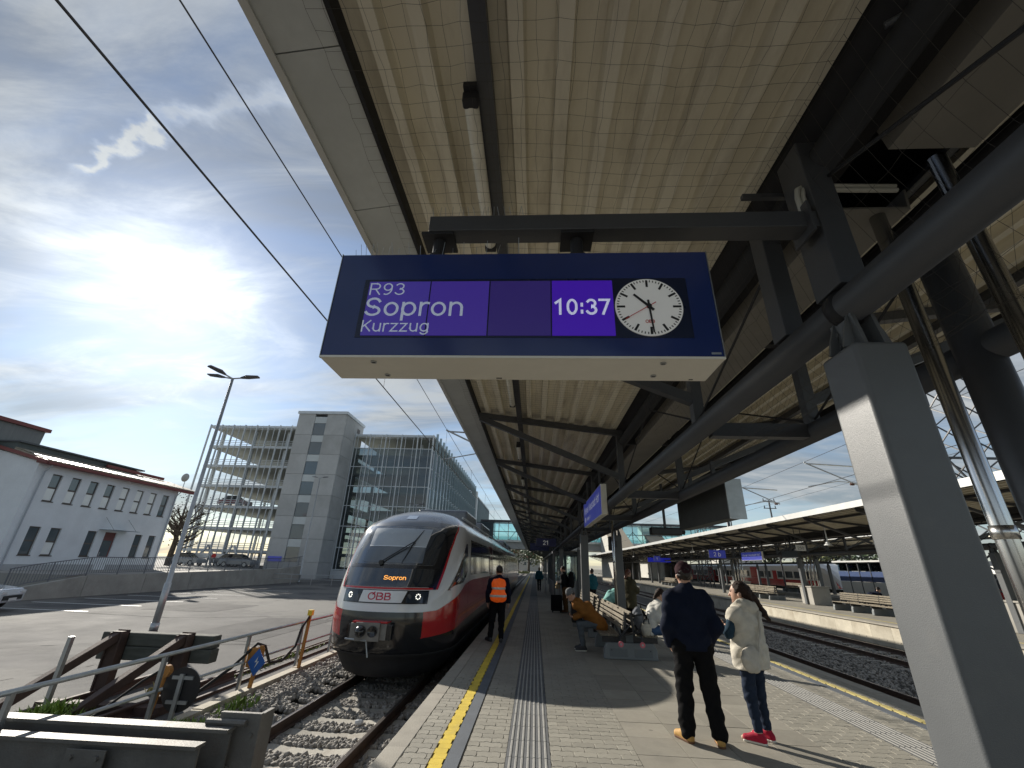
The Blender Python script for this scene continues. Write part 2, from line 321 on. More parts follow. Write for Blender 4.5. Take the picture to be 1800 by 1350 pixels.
pave_f = M('paving_far', (.29, .272, .228), .82, 0, .16, 1.2, .35, 60, spots=5., stain=((.17, .16, .14), .8, .5, .75, .4))
slab_c = M('slab_concrete', (.292, .272, .226), .74, 0, .14, 1.5, .3, 70, orand=.12, spots=4., stain=((.17, .16, .14), 2.2, .52, .78, .45))
mortar = M('joint_sand', (.19, .175, .145), .95, 0, .25, 8)
ballast_m = M('ballast_bed', (.07, .065, .058), .95, 0, .4, 14, 1, 30, stain=((.10, .075, .05), .6, .45, .7, .5))
stone_m = M('ballast_stone', (.30, .28, .25), .85, 0, .55, 7, .4, 60)
darkband = M('slate_band', (.105, .12, .14), .8, 0, .15, 3, .3, 80)
kerb_m = M('kerb_concrete', (.34, .315, .265), .8, 0, .14, 3, .4, 70, orand=.09, stain=((.2, .18, .15), 4, .55, .75, .4))

def near_visible(x, y): return True
def paver_mesh(L, W, a, name, mat):
    g = .0025
    xs = [(0, 0), (.18, 0), (.32, a), (.50, a), (.68, 0), (.82, 0), (1, 0)]
    xs = [(0., 0.), (.14, 0.), (.22, a), (.38, a), (.46, 0.), (.64, 0.), (.72, a), (.88, a), (.96, 0.)]
    bot = [(g + t * (L - 2 * g), g + y) for t, y in xs] + [(L - g, g)]
    mid1 = [(L - g + .006, W * .35), (L - g + .006, W * .65)]
    top = [(x, y + W - 2 * g) for x, y in reversed(bot)]
    mid0 = [(g + .006, W * .65), (g + .006, W * .35)]
    P = bot + mid1 + top + mid0; n = len(P)
    c = (sum(p[0] for p in P) / n, sum(p[1] for p in P) / n)
    ins = [(c[0] + (p[0] - c[0]) * .975, c[1] + (p[1] - c[1]) * .965) for p in P]
    v = [(*p, -.012) for p in P] + [(*p, -.003) for p in P] + [(*p, 0) for p in ins]
    f = [(i + k * n, (i + 1) % n + k * n, (i + 1) % n + (k + 1) * n, i + (k + 1) * n) for k in (0, 1) for i in range(n)] + [tuple(range(2 * n, 3 * n))]
    return v, f
def build_platform(name, x0, x1, z, y0, y1, detail):
    h = -.84
    p = struct(name, MB().bb(x0 + .02, x1 - .02, y0, y1, h, z - .012 if detail else z), mortar if detail else pave_f)
    return p
P0, P1x = -1.5, 5.7; PC = 2.1
plat = build_platform('platform', P0, P1x, 0, -8, 170, True)
PD = 15.0        # pavers are single pieces up to here, beyond it the paving is one sheet
def strip(name, x0, x1, y0, y1, mat, z0=-.011, z1=0., bev=.004):
    return part(name, MB().bb(x0, x1, y0, y1, z0, z1), mat, plat)
# zones mirrored about the centre line: (inner x offsets from the centre)
pl_list = []
def pavers(x0, x1, y0, y1, L=.235, W=.125):
    v, f = paver_mesh(L, W, .014, 'paver', None)
    n = 0; y = y0; row = 0
    while y < y1:
        off = -(L / 2 if row % 2 else 0); x = x0 + off
        while x < x1 - .02:
            pl_list.append((x, y, x0, x1, v, f)); x += L
        y += W; row += 1
def mirror(x): return 2 * PC - x
zones = [(-1.274, -.99), (-.68, -.27), (.17, 1.05)]
for a, b in zones:
    pavers(a, b, 3.6, PD)
    A, B = mirror(b), mirror(a)
    pavers(A, B, 4.4, PD)
# which pavers the picture shows largest become pieces of their own
def px_size(x, y):
    d = Vector((x, y, 0)) - Vector((0, 0, CAM_H)); c = d.dot(fwd)
    if c < .2: return None
    u = 900 + 747 * d.dot(right) / c; w = 675 + 747 * d.dot(down) / c
    if not (-20 < u < 1820 and w < 1375): return None
    return 1 / c ** 2
sc_l = [(px_size(q[0], q[1]), i) for i, q in enumerate(pl_list)]
vis = sorted([t for t in sc_l if t[0] and not (pl_list[t[1]][0] > 3.3 and pl_list[t[1]][1] < 5.0)], reverse=True)
single = set(i for _, i in vis[:300]); rest = MB(); cache = {}
def clipped(q, ox=0, oy=0):
    x, y, a, b, v, f = q
    return [(min(max(p[0] + x, a + .001), b - .001) - ox, p[1] + y - oy, p[2]) for p in v], f
for i, q in enumerate(pl_list):
    full = q[0] >= q[2] and q[0] + .24 <= q[3]
    if i in single:
        if full:
            if 'full' not in cache: cache['full'] = MB().add(q[4], q[5]).mesh('paver', pave_c)
            part('paver', cache['full'], None, plat, loc=(q[0], q[1], random.uniform(-.0015, .001)))
        else:
            vv, ff = clipped(q, q[0], q[1]); part('paver', MB().add(vv, ff), pave_c, plat, loc=(q[0], q[1], random.uniform(-.0015, .001)))
    elif sc_l[i][0]:
        vv, ff = clipped(q); dz = random.uniform(-.0015, .001); rest.add([(p[0], p[1], p[2] + dz) for p in vv], ff)
part('small_pavers', rest, pave_f, plat, kind='stuff', flip=False)
for a, b in zones:
    part('paving_sheet', MB().bb(a, b, PD + .1, 170, -.011, -.001), pave_f, plat)
    part('paving_sheet', MB().bb(mirror(b), mirror(a), PD + .1, 170, -.011, -.001), pave_f, plat)
# kerb stones, yellow line, slate band
kerb_me = MB().prism([(0, -.20), (.0, -.014), (.014, 0), (.215, 0), (.225, -.008), (.225, -.2)], 1, .003, .997).mesh('kerb_stone', kerb_m)
for i in range(3, 60):
    part('kerb_stone', kerb_me, None, plat, loc=(P0, i + .35, random.uniform(-.004, .003)))
    if i > 5:
        part('kerb_stone', kerb_me, None, plat, loc=(P1x, i + 1.6, random.uniform(-.004, .003)), rz=R(180))
for s in (0, 1):
    fx_ = (lambda x: x) if not s else mirror
    part('kerb_run', MB().bb(min(fx_(P0), fx_(P0 + .22)), max(fx_(P0), fx_(P0 + .22)), 60.4, 170, -.2, -.002), kerb_m, plat)
    line = MB(); y = 2.5; k = 0
    while y < 90:
        w = .125 if y < 20 else 2.5
        j = random.uniform(-.008, .008) if y < 20 else 0
        jj = (.014 if k % 2 else 0) if y < 20 else 0
        a, b = fx_(-.985 + j + jj), fx_((-.858 if not s else -.89) + j * .5 + jj)
        line.bb(min(a, b), max(a, b), y + .0015, y + w - .0015, -.011, .0005); y += w; k += 1
    part('yellow_line', line, yellow if not s else M('worn_yellow', (.5, .42, .16), .8, 0, .2, 3), plat)
    a, b = fx_(-.838), fx_(-.70)
    part('slate_band', MB().bb(min(a, b), max(a, b), 2.5, 90, -.011, -.0015), darkband, plat)
# ribbed guidance slabs
tact = M('guidance_slab', (.12, .125, .13), .75, 0, .15, 4, .3, 80, orand=.12)
tl = M('guidance_rib', (.30, .295, .275), .75, 0, .12, 6, .2, 80)
tm = MB(); tm.bb(.003, .437, .003, .437, -.011, -.001)
tr = MB()
for k in range(7): tr.prism([(.045 + k * .0583 - .013, -.002), (.045 + k * .0583 - .008, .005), (.045 + k * .0583 + .008, .005), (.045 + k * .0583 + .013, -.002)], 1, .006, .434)
tme, tre = tm.mesh('guidance_slab', tact), tr.mesh('rib', tl)
for i in range(0, 60):
    y = 3.5 + i * .44
    o = part('guidance_slab', tme, None, plat, loc=(-.27, y, 0)); part('rib', tre, None, o)
    if y > 5.2 and i < 45:
        o = part('guidance_slab', tme, None, plat, loc=(mirror(.17), y, 0)); part('rib', tre, None, o)
for x in (-.27, mirror(.17)):
    part('guidance_strip', MB().bb(x, x + .44, (3.5 + 60 * .44) if x < 1 else (3.5 + 45 * .44), 150, -.011, -.001), tact, plat)
# large slabs in the middle
sl = MB().bb(.004, .521, .004, .496, -.011, 0).mesh('slab', slab_c)
for i in range(4):
    for j in range(44):
        part('slab', sl, None, plat, loc=(1.05 + i * .525, 3.5 + j * .5 + (i % 2) * 0., random.uniform(-.002, .001)), bev=.003 if False else 0)
part('paving_sheet', MB().bb(1.05, 3.15, 25.6, 170, -.011, -.001), pave_f, plat)

# track beds
bedL = struct('track_bed', MB().bb(-5.15, P0 - .01, -5, 200, -.84, -.80), ballast_m)
bedR = struct('track_bed', MB().bb(P1x + .01, 13.78, -5, 200, -.84, -.80), ballast_m)
rail_prof = [(-.065, 0), (.065, 0), (.065, .012), (.012, .03), (.010, .105), (.034, .118), (.036, .145), (.03, .152), (-.03, .152), (-.036, .145), (-.034, .118), (-.010, .105), (-.012, .03), (-.065, .012)]
rail_side = M('rail_rust', (.10, .065, .05), .6, .3, .3, 4, .2, 60)
rail_top = M('rail_head', (.30, .27, .25), .35, .9, .25, 6, stretch=(1, .1, 1))
slp_m = M('sleeper_concrete', (.38, .36, .31), .85, 0, .18, 3, .5, 40, orand=.14, stain=((.15, .11, .08), 3, .48, .7, .55))
slp = MB().prism([(-1.25, -.1), (1.25, -.1), (1.25, .0), (.95, .012), (.55, .012), (.3, -.012), (-.3, -.012), (-.55, .012), (-.95, .012), (-1.25, 0)], 1, -.12, .12).mesh('sleeper', slp_m)
clip_me = None
def track(xc, y0, y1, ys0, ys1, label):
    t = thing('railway_track', label, 'railway track', (xc, 0, RAIL_Z - .152), group='railway tracks')
    for s in (-.7535, .7535):
        o = part('rail', MB().prism([(s + x, z) for x, z in rail_prof], 1, y0, y1), rail_side, t)
        part('rail_head', MB().prism([(s - .03, .1525), (s + .03, .1525), (s + .027, .1545), (s - .027, .1545)], 1, y0, y1), rail_top, o)
    n = int((ys1 - ys0) / .63)
    for i in range(n):
        s = part('sleeper', slp, None, t, loc=(random.uniform(-.01, .01), ys0 + i * .63, -.013))
    return t
t1 = track(TX, 2, 170, 4.9, 14.5, 'railway track in grey ballast running under the red train beside the platform kerb')
t2 = track(7.35, 2, 170, 8, 42, 'railway track hard against the sunlit platform edge behind the woman in the vest')
t3 = track(12.1, 2, 170, 8, 62, 'railway track below the pale concrete wall of the far platform')
clip = M('brass_clip', (.55, .45, .28), .5, .4, .2, 5)
cm = MB().bb(-.05, .05, -.04, .04, 0, .02).mesh('rail_clip', clip)
for x in (-.42, -.2, .22, .45):
    part('rail_clip', cm, None, t1, loc=(x, 6.16 + .63 * 0 + .0, .0), rz=random.uniform(-.3, .3))
# loose stones of the near ballast, one mass
def stones(name, n, xr, yr, z0, smin, smax, avoid=None, zf=None):
    ic = np.array([(0, 0, -1), (.72, -.53, -.45), (-.28, -.85, -.45), (-.89, 0, -.45), (-.28, .85, -.45), (.72, .53, -.45), (.28, -.85, .45), (-.72, -.53, .45), (-.72, .53, .45), (.28, .85, .45), (.89, 0, .45), (0, 0, 1)], float)
    fc = np.array([(0, 1, 2), (1, 0, 5), (0, 2, 3), (0, 3, 4), (0, 4, 5), (1, 5, 10), (2, 1, 6), (3, 2, 7), (4, 3, 8), (5, 4, 9), (1, 10, 6), (2, 6, 7), (3, 7, 8), (4, 8, 9), (5, 9, 10), (6, 10, 11), (7, 6, 11), (8, 7, 11), (9, 8, 11), (10, 9, 11)])
    x = RNG.uniform(*xr, n); y = yr[0] + (yr[1] - yr[0]) * RNG.uniform(0, 1, n) ** 1.25
    if avoid is not None:
        k = avoid(x, y); x, y = x[k], y[k]; n = len(x)
    s = RNG.uniform(smin, smax, n); z = z0(x, y) + RNG.uniform(-.02, .012, n)
    sc = RNG.uniform(.55, 1.15, (n, 3)); ang = RNG.uniform(0, 6.28, n); tl_ = RNG.uniform(-.7, .7, n)
    v = ic[None] * (1 + RNG.uniform(-.25, .25, (n, 12, 1))) * sc[:, None, :] * s[:, None, None]
    ct, st = np.cos(tl_)[:, None], np.sin(tl_)[:, None]
    y_, z_ = v[:, :, 1] * ct - v[:, :, 2] * st, v[:, :, 1] * st + v[:, :, 2] * ct
    c, s_ = np.cos(ang)[:, None], np.sin(ang)[:, None]
    V = np.stack([v[:, :, 0] * c - y_ * s_ + x[:, None], v[:, :, 0] * s_ + y_ * c + y[:, None], z_ + z[:, None]], -1).reshape(-1, 3)
    F = (fc[None] + 12 * np.arange(n)[:, None, None]).reshape(-1, 3)
    me = bpy.data.meshes.new(name); me.vertices.add(len(V)); me.vertices.foreach_set('co', V.ravel())
    me.loops.add(F.size); me.loops.foreach_set('vertex_index', F.ravel().astype(np.int32)); me.polygons.add(len(F))
    me.polygons.foreach_set('loop_start', np.arange(0, F.size, 3, dtype=np.int32)); me.update(calc_edges=True); me.validate()
    me.materials.append(stone_m); o = bpy.data.objects.new(name, me); link(o); o['kind'] = 'stuff'; return o
def bedz(x, y): return np.where(np.abs(x - TX) < .7, -.778, np.where(x < TX - .8, -.765 + np.clip((TX - .85 - x) * .17, 0, .2), -.765))
def on_sleeper(x, y):
    ph = ((y - 4.9 + .315) % .63) - .315
    return ~((np.abs(ph) < .145) & (np.abs(x - TX) < 1.3)) & (np.abs(np.abs(x - TX) - .7535) > .075)
o = stones('ballast_stones', 26000, (-5.12, -1.52), (5.0, 14), bedz, .026, .058, on_sleeper); tag(o, 'grey brown loose ballast stones round the rails before the train', 'ballast')
def bz2(x, y): return np.full_like(x, -.775)
def on2(x, y):
    k = np.ones_like(x, bool)
    for c in (7.35, 12.1):
        ph = ((y - 8 + .315) % .63) - .315
        k &= ~((np.abs(ph) < .10) & (np.abs(x - c) < 1.25)) & (np.abs(np.abs(x - c) - .7535) > .075)
    return k
o = stones('ballast_stones', 16000, (5.75, 13.7), (8, 26), bz2, .03, .06, on2); tag(o, 'grey loose ballast stones between the two tracks beyond the platform', 'ballast')
# ------------------------------------------------------------------ platform canopies
tan = M('roof_sheet_paint', (.76, .71, .58), .5, 0, .07, 1.6, .08, 30, stain=((.27, .22, .15), 3.2, .5, .76, .6), orand=.06, stretch=(1, .25, 1))
soff = M('soffit_metal', (.54, .57, .58), .38, .1, .12, 1.2, .05, 20)
fasc = M('fascia_metal', (.62, .62, .60), .4, .2, .08, 1)
def corr_profile(d0, d1, pitch=.27, depth=.095):
    pts = []; n = int(round((d0 - d1) / pitch)); p = (d0 - d1) / n
    for i in range(n):
        a = d0 - i * p
        pts += [(a, depth), (a - p * .58, depth), (a - p * .64, 0), (a - p * .94, 0)]
    return pts + [(d1, depth)]
def canopy(label, xc, half, ze, y0, y1, tr0, trs, colrows, lod, zp=0.):
    c = thing('platform_canopy', label, 'platform canopy', (xc, 0, 0), group='platform canopies')
    si, ri = half - .43, .55
    zs = ze + .10
    def zr(d): return zs + (ze - .22 - zs) * (si - d) / (si - ri)      # underside of the sheet
    prof = corr_profile(si, ri)
    step = 3.9 if lod < 2 else 15.6
    nb = int(math.ceil((y1 - y0) / step))
    for s in (-1, 1):
        if lod == 0: pass
        # roof sheets bay by bay
        a = tr0 - 3.9
        lens = []
        y = a
        sh = MB(); mesh_cache = {}
        while y < y1:
            yy0, yy1 = max(y, y0), min(y + step, y1)
            if yy1 > yy0 + .1:
                key = round(yy1 - yy0, 2)
                if key not in mesh_cache:
                    P = [(s * d, zr(d) + z) for d, z in prof]; Q = [(x, z + .012) for x, z in reversed(P)]
                    q = MB(); n = len(P); L = yy1 - yy0 - .004
                    q.add([(x, 0, z) for x, z in P] + [(x, L, z) for x, z in P], [(i, i + 1, i + 1 + n, i + n) for i in range(n - 1)])
                    P2 = [(x, z + .03) for x, z in P]
                    q.add([(x, 0, z) for x, z in P2] + [(x, L, z) for x, z in P2], [(i, i + 1, i + 1 + n, i + n) for i in range(n - 1)])
                    mesh_cache[key] = q.mesh('roof_sheet', tan, flip=False)
                part('roof_sheet', mesh_cache[key], None, c, loc=(0, yy0, 0))
            y += step
        # soffit panels and fascia
        if lod == 0:
            pm = MB().prism([(s * (half - .02), ze + .02), (s * si, zs - .015), (s * si, zs + .0), (s * (half - .02), ze + .035)], 1, .004, 1.186).mesh('soffit_panel', soff)
            part('soffit_sky_block', MB().prism([(s * (half - .03), ze + .04), (s * si, zs + .005), (s * si, zs + .02), (s * (half - .03), ze + .055)], 1, y0, min(y1, 42)), steel_dk, c)  # added dark strip that stops sky light showing through the panel joints
            y = y0 + .0; off = (1.45 - y0) % 1.19
            k = 0; y = y0 + off - 1.19
            while y < min(y1, 40):
                part('soffit_panel', pm, None, c, loc=(0, y, 0)); y += 1.19
            part('soffit_run', MB().prism([(s * (half - .02), ze + .02), (s * si, zs - .015), (s * si, zs), (s * (half - .02), ze + .035)], 1, y, y1), soff, c)
        else:
            part('soffit_run', MB().prism([(s * (half - .02), ze + .02), (s * si, zs - .015), (s * si, zs), (s * (half - .02), ze + .035)], 1, y0, y1), soff, c)
        part('fascia', MB().prism([(s * half, ze), (s * half, ze + .26), (s * (half - .018), ze + .26), (s * (half - .018), ze + .03), (s * (half - .05), ze + .015), (s * (half - .05), ze)], 1, y0, y1), fasc, c)
        part('edge_trim', MB().bb(min(s * si, s * (si - .03)), max(s * si, s * (si - .03)), y0, y1, zs - .05, zs + .16), steel_dk, c)
        # long purlin, lower and upper pipes
        dp = (half - .43) * .72 + .03
        part('purlin', MB().bb(min(s * dp, s * (dp + .09)), max(s * dp, s * (dp + .09)), y0, y1, zr(dp) - .10, zr(dp) - .004), steel, c)
        part('lower_pipe', MB().tube([(s * .53, y0, 2.97), (s * .53, y1, 2.97)], .09, 20), steel, c, smooth=True)
        part('upper_pipe', MB().tube([(s * .46, y0, 3.93), (s * .46, y1, 3.93)], .085, 16), steel_dk, c, smooth=True)
        part('gutter_wing', MB().prism([(s * .66, ze - .10), (s * .24, ze - .42), (s * .24, ze - .39), (s * .66, ze - .07)], 1, y0, y1), steel_dk, c)
        part('crown_plate', MB().prism([(s * .60, ze - .07), (s * .60, ze + .06), (s * .02, ze + .10), (s * .02, ze + .07)], 1, y0, y1), steel_dk, c)
        # frames
        y = tr0; chord = MB(); bot = MB(); post = MB()
        chord.beam((s * (si - .03), 0, zs - .07), (s * .46, 0, ze - .31), .09, .10)
        bot.beam((s * (si - .06), 0, zs - .13), (s * .53, 0, 3.26), .09, .10)
        post.bb(s * .53 - .05, s * .53 + .05, -.05, .05, 3.04, ze - .36)
        tie = MB().tube([(s * .53, .05, 3.08), (s * .47, 1.9, 3.86)], .011, 6).tube([(s * .53, 3.85, 3.08), (s * .47, 2.0, 3.86)], .011, 6)
        mid = MB().beam((s * (half * .55), 0, zr(half * .55) - .1), (s * (half * .55), 0, zs - .13 - (zs - .13 - 3.26) * ((si - .06) - half * .55) / (si - .06 - .53)), .05, .06)
        cm_, bm_, pm_, tm_, mm_ = chord.mesh('top_chord', steel), bot.mesh('bottom_chord', steel), post.mesh('post', steel), tie.mesh('tie_rod', steel_dk), mid.mesh('web', steel)
        while y < y1:
            if y > y0:
                part('top_chord', cm_, None, c, loc=(0, y, 0)); part('bottom_chord', bm_, None, c, loc=(0, y, 0))
                part('post', pm_, None, c, loc=(0, y, 0))
            if lod == 0 or y < 60: part('tie_rod', tm_, None, c, loc=(0, y, 0))
            y += trs
    cb = MB().bb(-.44, .44, -.05, .05, 2.90, 3.03).mesh('cross_beam', steel); ct = MB().bb(-.5, .5, -.04, .04, ze - .52, ze - .42).mesh('cross_beam', steel_dk)
    y = tr0
    while y < y1:
        if y > y0: part('cross_beam', cb, None, c, loc=(0, y, 0)); part('cross_beam', ct, None, c, loc=(0, y, 0))
        y += trs
    part('gutter', MB().prism([(-.22, ze - .56), (.22, ze - .56), (.24, ze - .40), (.225, ze - .40), (.205, ze - .545), (-.205, ze - .545), (-.225, ze - .40), (-.24, ze - .40)], 1, 2.12 if lod == 0 else y0, y1), M('gutter_metal', (.22, .21, .19), .6, .1, .12, 2), c)
    if lod == 0: part('gutter', MB().prism([(-.22, ze - .56), (.22, ze - .56), (.24, ze - .40), (.225, ze - .40), (.205, ze - .545), (-.205, ze - .545), (-.225, ze - .40), (-.24, ze - .40)], 1, y0, 1.70), MATS['gutter_metal'], c)
    # columns with brackets and bolts
    colm = MB().bb(-.12, .12, -.12, .12, zp, 2.72).mesh('column', colgrey)
    br = MB()
    for t in (-1, 1):
        br.prism([(-.10, 2.722), (.10, 2.722), (.075, 2.90), (-.075, 2.90)], 0, t * .045 - .009, t * .045 + .009)
        for u in (-1, 1): br.prism([(u * .056, 2.722), (u * .115, 2.722), (u * .095, 2.80), (u * .056, 2.90)], 1, t * .05 - .006, t * .05 + .006)
    brm = br.mesh('bracket', colgrey)
    bo = MB()
    for y_ in (-.045, .045):
        for z_ in (2.77, 2.835): bo.tube([(-.062, y_, z_), (-.052, y_, z_)], .016, 6).tube([(.052, y_, z_), (.062, y_, z_)], .016, 6)
    bom = bo.mesh('bolt', colgrey)
    sad = MB()
    for t in np.linspace(0, math.pi, 9)[:-1]:
        pass
    for s, ys in colrows:
        for y in ys:
            o = part('column', colm, None, c, loc=(s * .53, y, 0), bev=.022, seg=4)
            for p_ in o.data.polygons: p_.use_smooth = True
            harden(o)
            b = part('bracket', brm, None, o); part('bolt', bom, None, o)
            part('pipe_joint', MB().tube([(0, -.03, 2.97), (0, .03, 2.97)], .102, 20), steel_dk, o, smooth=True)
    return c
ZE = 4.40
can1 = canopy('near grey steel platform canopy with cream ribbed ceiling above the display board', PC, 3.68, ZE, -1.2, 84, .1, 3.9,
              [(-1, [1.91 + 12.7 * i for i in range(7)]), (1, [1.91 + 12.7 * i for i in range(1, 7)])], 0)
can2 = canopy('long far platform canopy with white sunlit edge behind the couple', 17.8, 4.25, 4.45, 6, 120, 8.3, 3.9,
              [(-1, [5.2 + 12.9 * i for i in range(9)]), (1, [5.2 + 12.9 * i for i in range(9)])], 1, .05)
can3 = canopy('farthest dark platform canopy in front of the distant red trains', 29.5, 4.25, 4.6, 34, 135, 36, 7.8,
              [(-1, [36 + 12.9 * i for i in range(8)]), (1, [36 + 12.9 * i for i in range(8)])], 2, .05)
part('round_post', MB().tube([(.50, 2.36, 0), (.50, 2.36, 3.95)], .105, 20), steel, can1, smooth=True)
# stainless rain pipes
for (x, y, lab) in ((2.17, 2.19, 'polished stainless downpipe just right of the nearest grey column'), (2.20, 1.78, 'stainless downpipe at the top right corner under the canopy'), (2.52 - .1, 14.2, 'slim stainless downpipe at the far column pair by the bench')):
    t = thing('downpipe', lab, 'downpipe', (x, y, 0), group='stainless downpipes')
    part('pipe', MB().tube([(0, 0, 0), (0, 0, 3.86)], .042, 18), inox, t, smooth=True)
    part('collar', MB().tube([(0, 0, 1.9), (0, 0, 1.96)], .048, 18), inox, t, smooth=True)
# cables curling round the column head
t = thing('conduit_pair', 'two pale bent cable conduits curling above the nearest column', 'conduit', (PC - .53, 1.9, 3.6))
for k in (0, 1):
    part('conduit', MB().tube([(-.12 + .03 * k, -.05, -.12), (-.12 + .03 * k, -.05, .06), (-.10 + .03 * k, -.04, .13), (-.04 + .03 * k, -.02, .18 - .02 * k), (.1, .0, .20 - .03 * k), (.5, .02, .21 - .03 * k)], .014, 8), M('conduit_pvc', (.4, .39, .35), .5, 0, .1, 3), t, smooth=True)
# tube lamps along the purlin
lamp_w = M('lamp_diffuser', (.72, .70, .62), .3, 0, .12, 6)
ords = ['nearest', 'second', 'third', 'fourth', 'fifth', 'sixth', 'seventh', 'eighth', 'ninth', 'tenth']
lm0 = None
for i in range(10):
    y = 1.63 + 3.9 * i
    if lm0 is None:
        lm0 = thing('tube_lamp', 'nearest long tube lamp under the cream ceiling above the display board', 'lamp', (-.40, y, 4.26), group='tube lamps under the near canopy')
        part('diffuser', MB().lathe([(.030, 0), (.045, .03), (.045, 1.22), (.030, 1.25)], (0, 0, -.02), 14, 'Y'), lamp_w, lm0, smooth=True)
        part('housing', MB().bb(-.04, .04, -.06, 1.31, .015, .055), steel_dk, lm0)
        part('end_cap', MB().bb(-.047, .047, -.03, .03, -.06, .02), steel_dk, lm0, bev=.01); part('end_cap', MB().bb(-.047, .047, 1.22, 1.28, -.06, .02), steel_dk, lm0, bev=.01)
    else: dup(lm0, (-.40, y, 4.26), None, f'{ords[i]} tube lamp along the cream ceiling counted from the camera')
# bird net hung under the ceiling
net = MB(); hx, hy = .095, .095
def net_z(x, y): return 4.10 + .12 * max(0, (1.45 - x) / 2.6) + .012 * math.sin(2.1 * x + .9 * y) * math.cos(.7 * y)
def net_pt(i, j):
    x = -1.14 + i * hx * (2.62 / 2.635); y = -.3 + j * hy
    return Vector((x + .006 * math.sin(j * .7 + i * .6) + random.uniform(-.008, .008), y + .016 * math.sin(i * .33 + j * .05) + random.uniform(-.008, .008), net_z(x, y)))
NI, NJ = 29, 104
G = [[net_pt(i, j) for j in range(NJ)] for i in range(NI)]
def strand(a, b, r=.0009):
    d = (b - a).normalized(); sx = d.orthogonal().normalized(); u = d.cross(sx); k = len(net.v)
    for e in (a, b):
        for t in (0, 2.094, 4.189): net.v.append(tuple(e + (sx * math.cos(t) + u * math.sin(t)) * r))
    net.f += [(k, k + 1, k + 4, k + 3), (k + 1, k + 2, k + 5, k + 4), (k + 2, k, k + 3, k + 5)]
for i in range(NI):
    for j in range(NJ):
        if i + 1 < NI: strand(G[i][j], G[i + 1][j])
        if j + 1 < NJ: strand(G[i][j], G[i][j + 1])
# the same net carried over the pipe zone
def net2(i, j):
    t = i / 16; y = -.2 + j * .10
    x = 1.46 + 1.35 * t; z = 4.12 - 1.32 * math.sin(min(1, t * 1.15) * math.pi) ** .8 * (.96 if t < .9 else .9)
    return Vector((x + random.uniform(-.01, .01), y + .02 * math.sin(i + j * .4), max(2.84, z) + .01 * math.sin(j)))
H2 = [[net2(i, j) for j in range(60)] for i in range(17)]
for i in range(17):
    for j in range(60):
        if i + 1 < 17: strand(H2[i][j], H2[i + 1][j], .0009)
        if j + 1 < 60: strand(H2[i][j], H2[i][j + 1], .0009)
o = part('bird_net', net, M('net_twine', (.05, .045, .04), .8, 0, .1, 3), flip=False); tag(o, 'fine black bird netting stretched below the cream ribbed ceiling', 'bird net')
# crossing wires between the frames
for nm, a, b in (('round_rod', (1.55, 1.2, 4.0), (2.9, .2, 4.0)),):
    o = part(nm, MB().tube([a, b], .016, 8), steel, None, smooth=True); tag(o, 'slanting double tie rod in the dark roof space top right', 'tie rod')

# ------------------------------------------------------------------ departure board
bd = thing('display_board', 'dark blue train display board with station clock hanging from the canopy', 'display board', (0, 0, 0))
YF, YB, XL, XR, ZB, ZT = 1.80, 2.06, -1.056, .872, 2.625, 3.25
case_m = M('board_case', (.74, .72, .65), .45, 0, .07, 1.5, .05, 60)
navy = M('board_front', (.02, .038, .15), .16, 0, .12, 1.2, spec=.6)
part('casing', MB().bb(XL, XR, YF + .012, YB, ZB, ZT), case_m, bd, bev=.006)
part('front_glass', MB().bb(XL + .004, XR - .004, YF, YF + .011, ZB + .012, ZT - .004), navy, bd, bev=.003)
part('frame_strip', MB().bb(XL, XR, YF - .003, YF + .011, ZB, ZB + .011), case_m, bd)
part('frame_strip', MB().bb(XL - .0, XL + .0035, YF - .003, YF + .011, ZB + .0115, ZT), galv, bd); part('frame_strip', MB().bb(XR - .0035, XR, YF - .003, YF + .011, ZB + .0115, ZT), galv, bd)
def led(name, col, s):
    return M(name, tuple(c * .2 for c in col), .35, 0, .12, 9, emit=col, estr=s)
fx0 = lambda px: XL + (px - 25) / (1745 - 25) * (XR - XL)          # position across the face read from the enlarged photograph
zscreen0, zscreen1 = 2.745, 3.065
part('screen_recess', MB().bb(-.90, .745, YF - .002, YF - .0004, 2.735, 3.08), M('screen_black', (.006, .012, .04), .3, 0, .05, 4), bd)
cols_ = [(-.872, -.552, (.055, .035, .30), .42), (-.545, -.245, (.055, .028, .30), .40), (-.238, .068, (.035, .02, .17), .36), (.075, .378, (.05, .008, .38), .46)]
for a, b, c_, s_ in cols_:
    part('display_panel', MB().bb(a, b, YF - .005, YF - .0025, zscreen0, zscreen1), led('panel_%d' % int(b * 1000), c_, s_), bd)
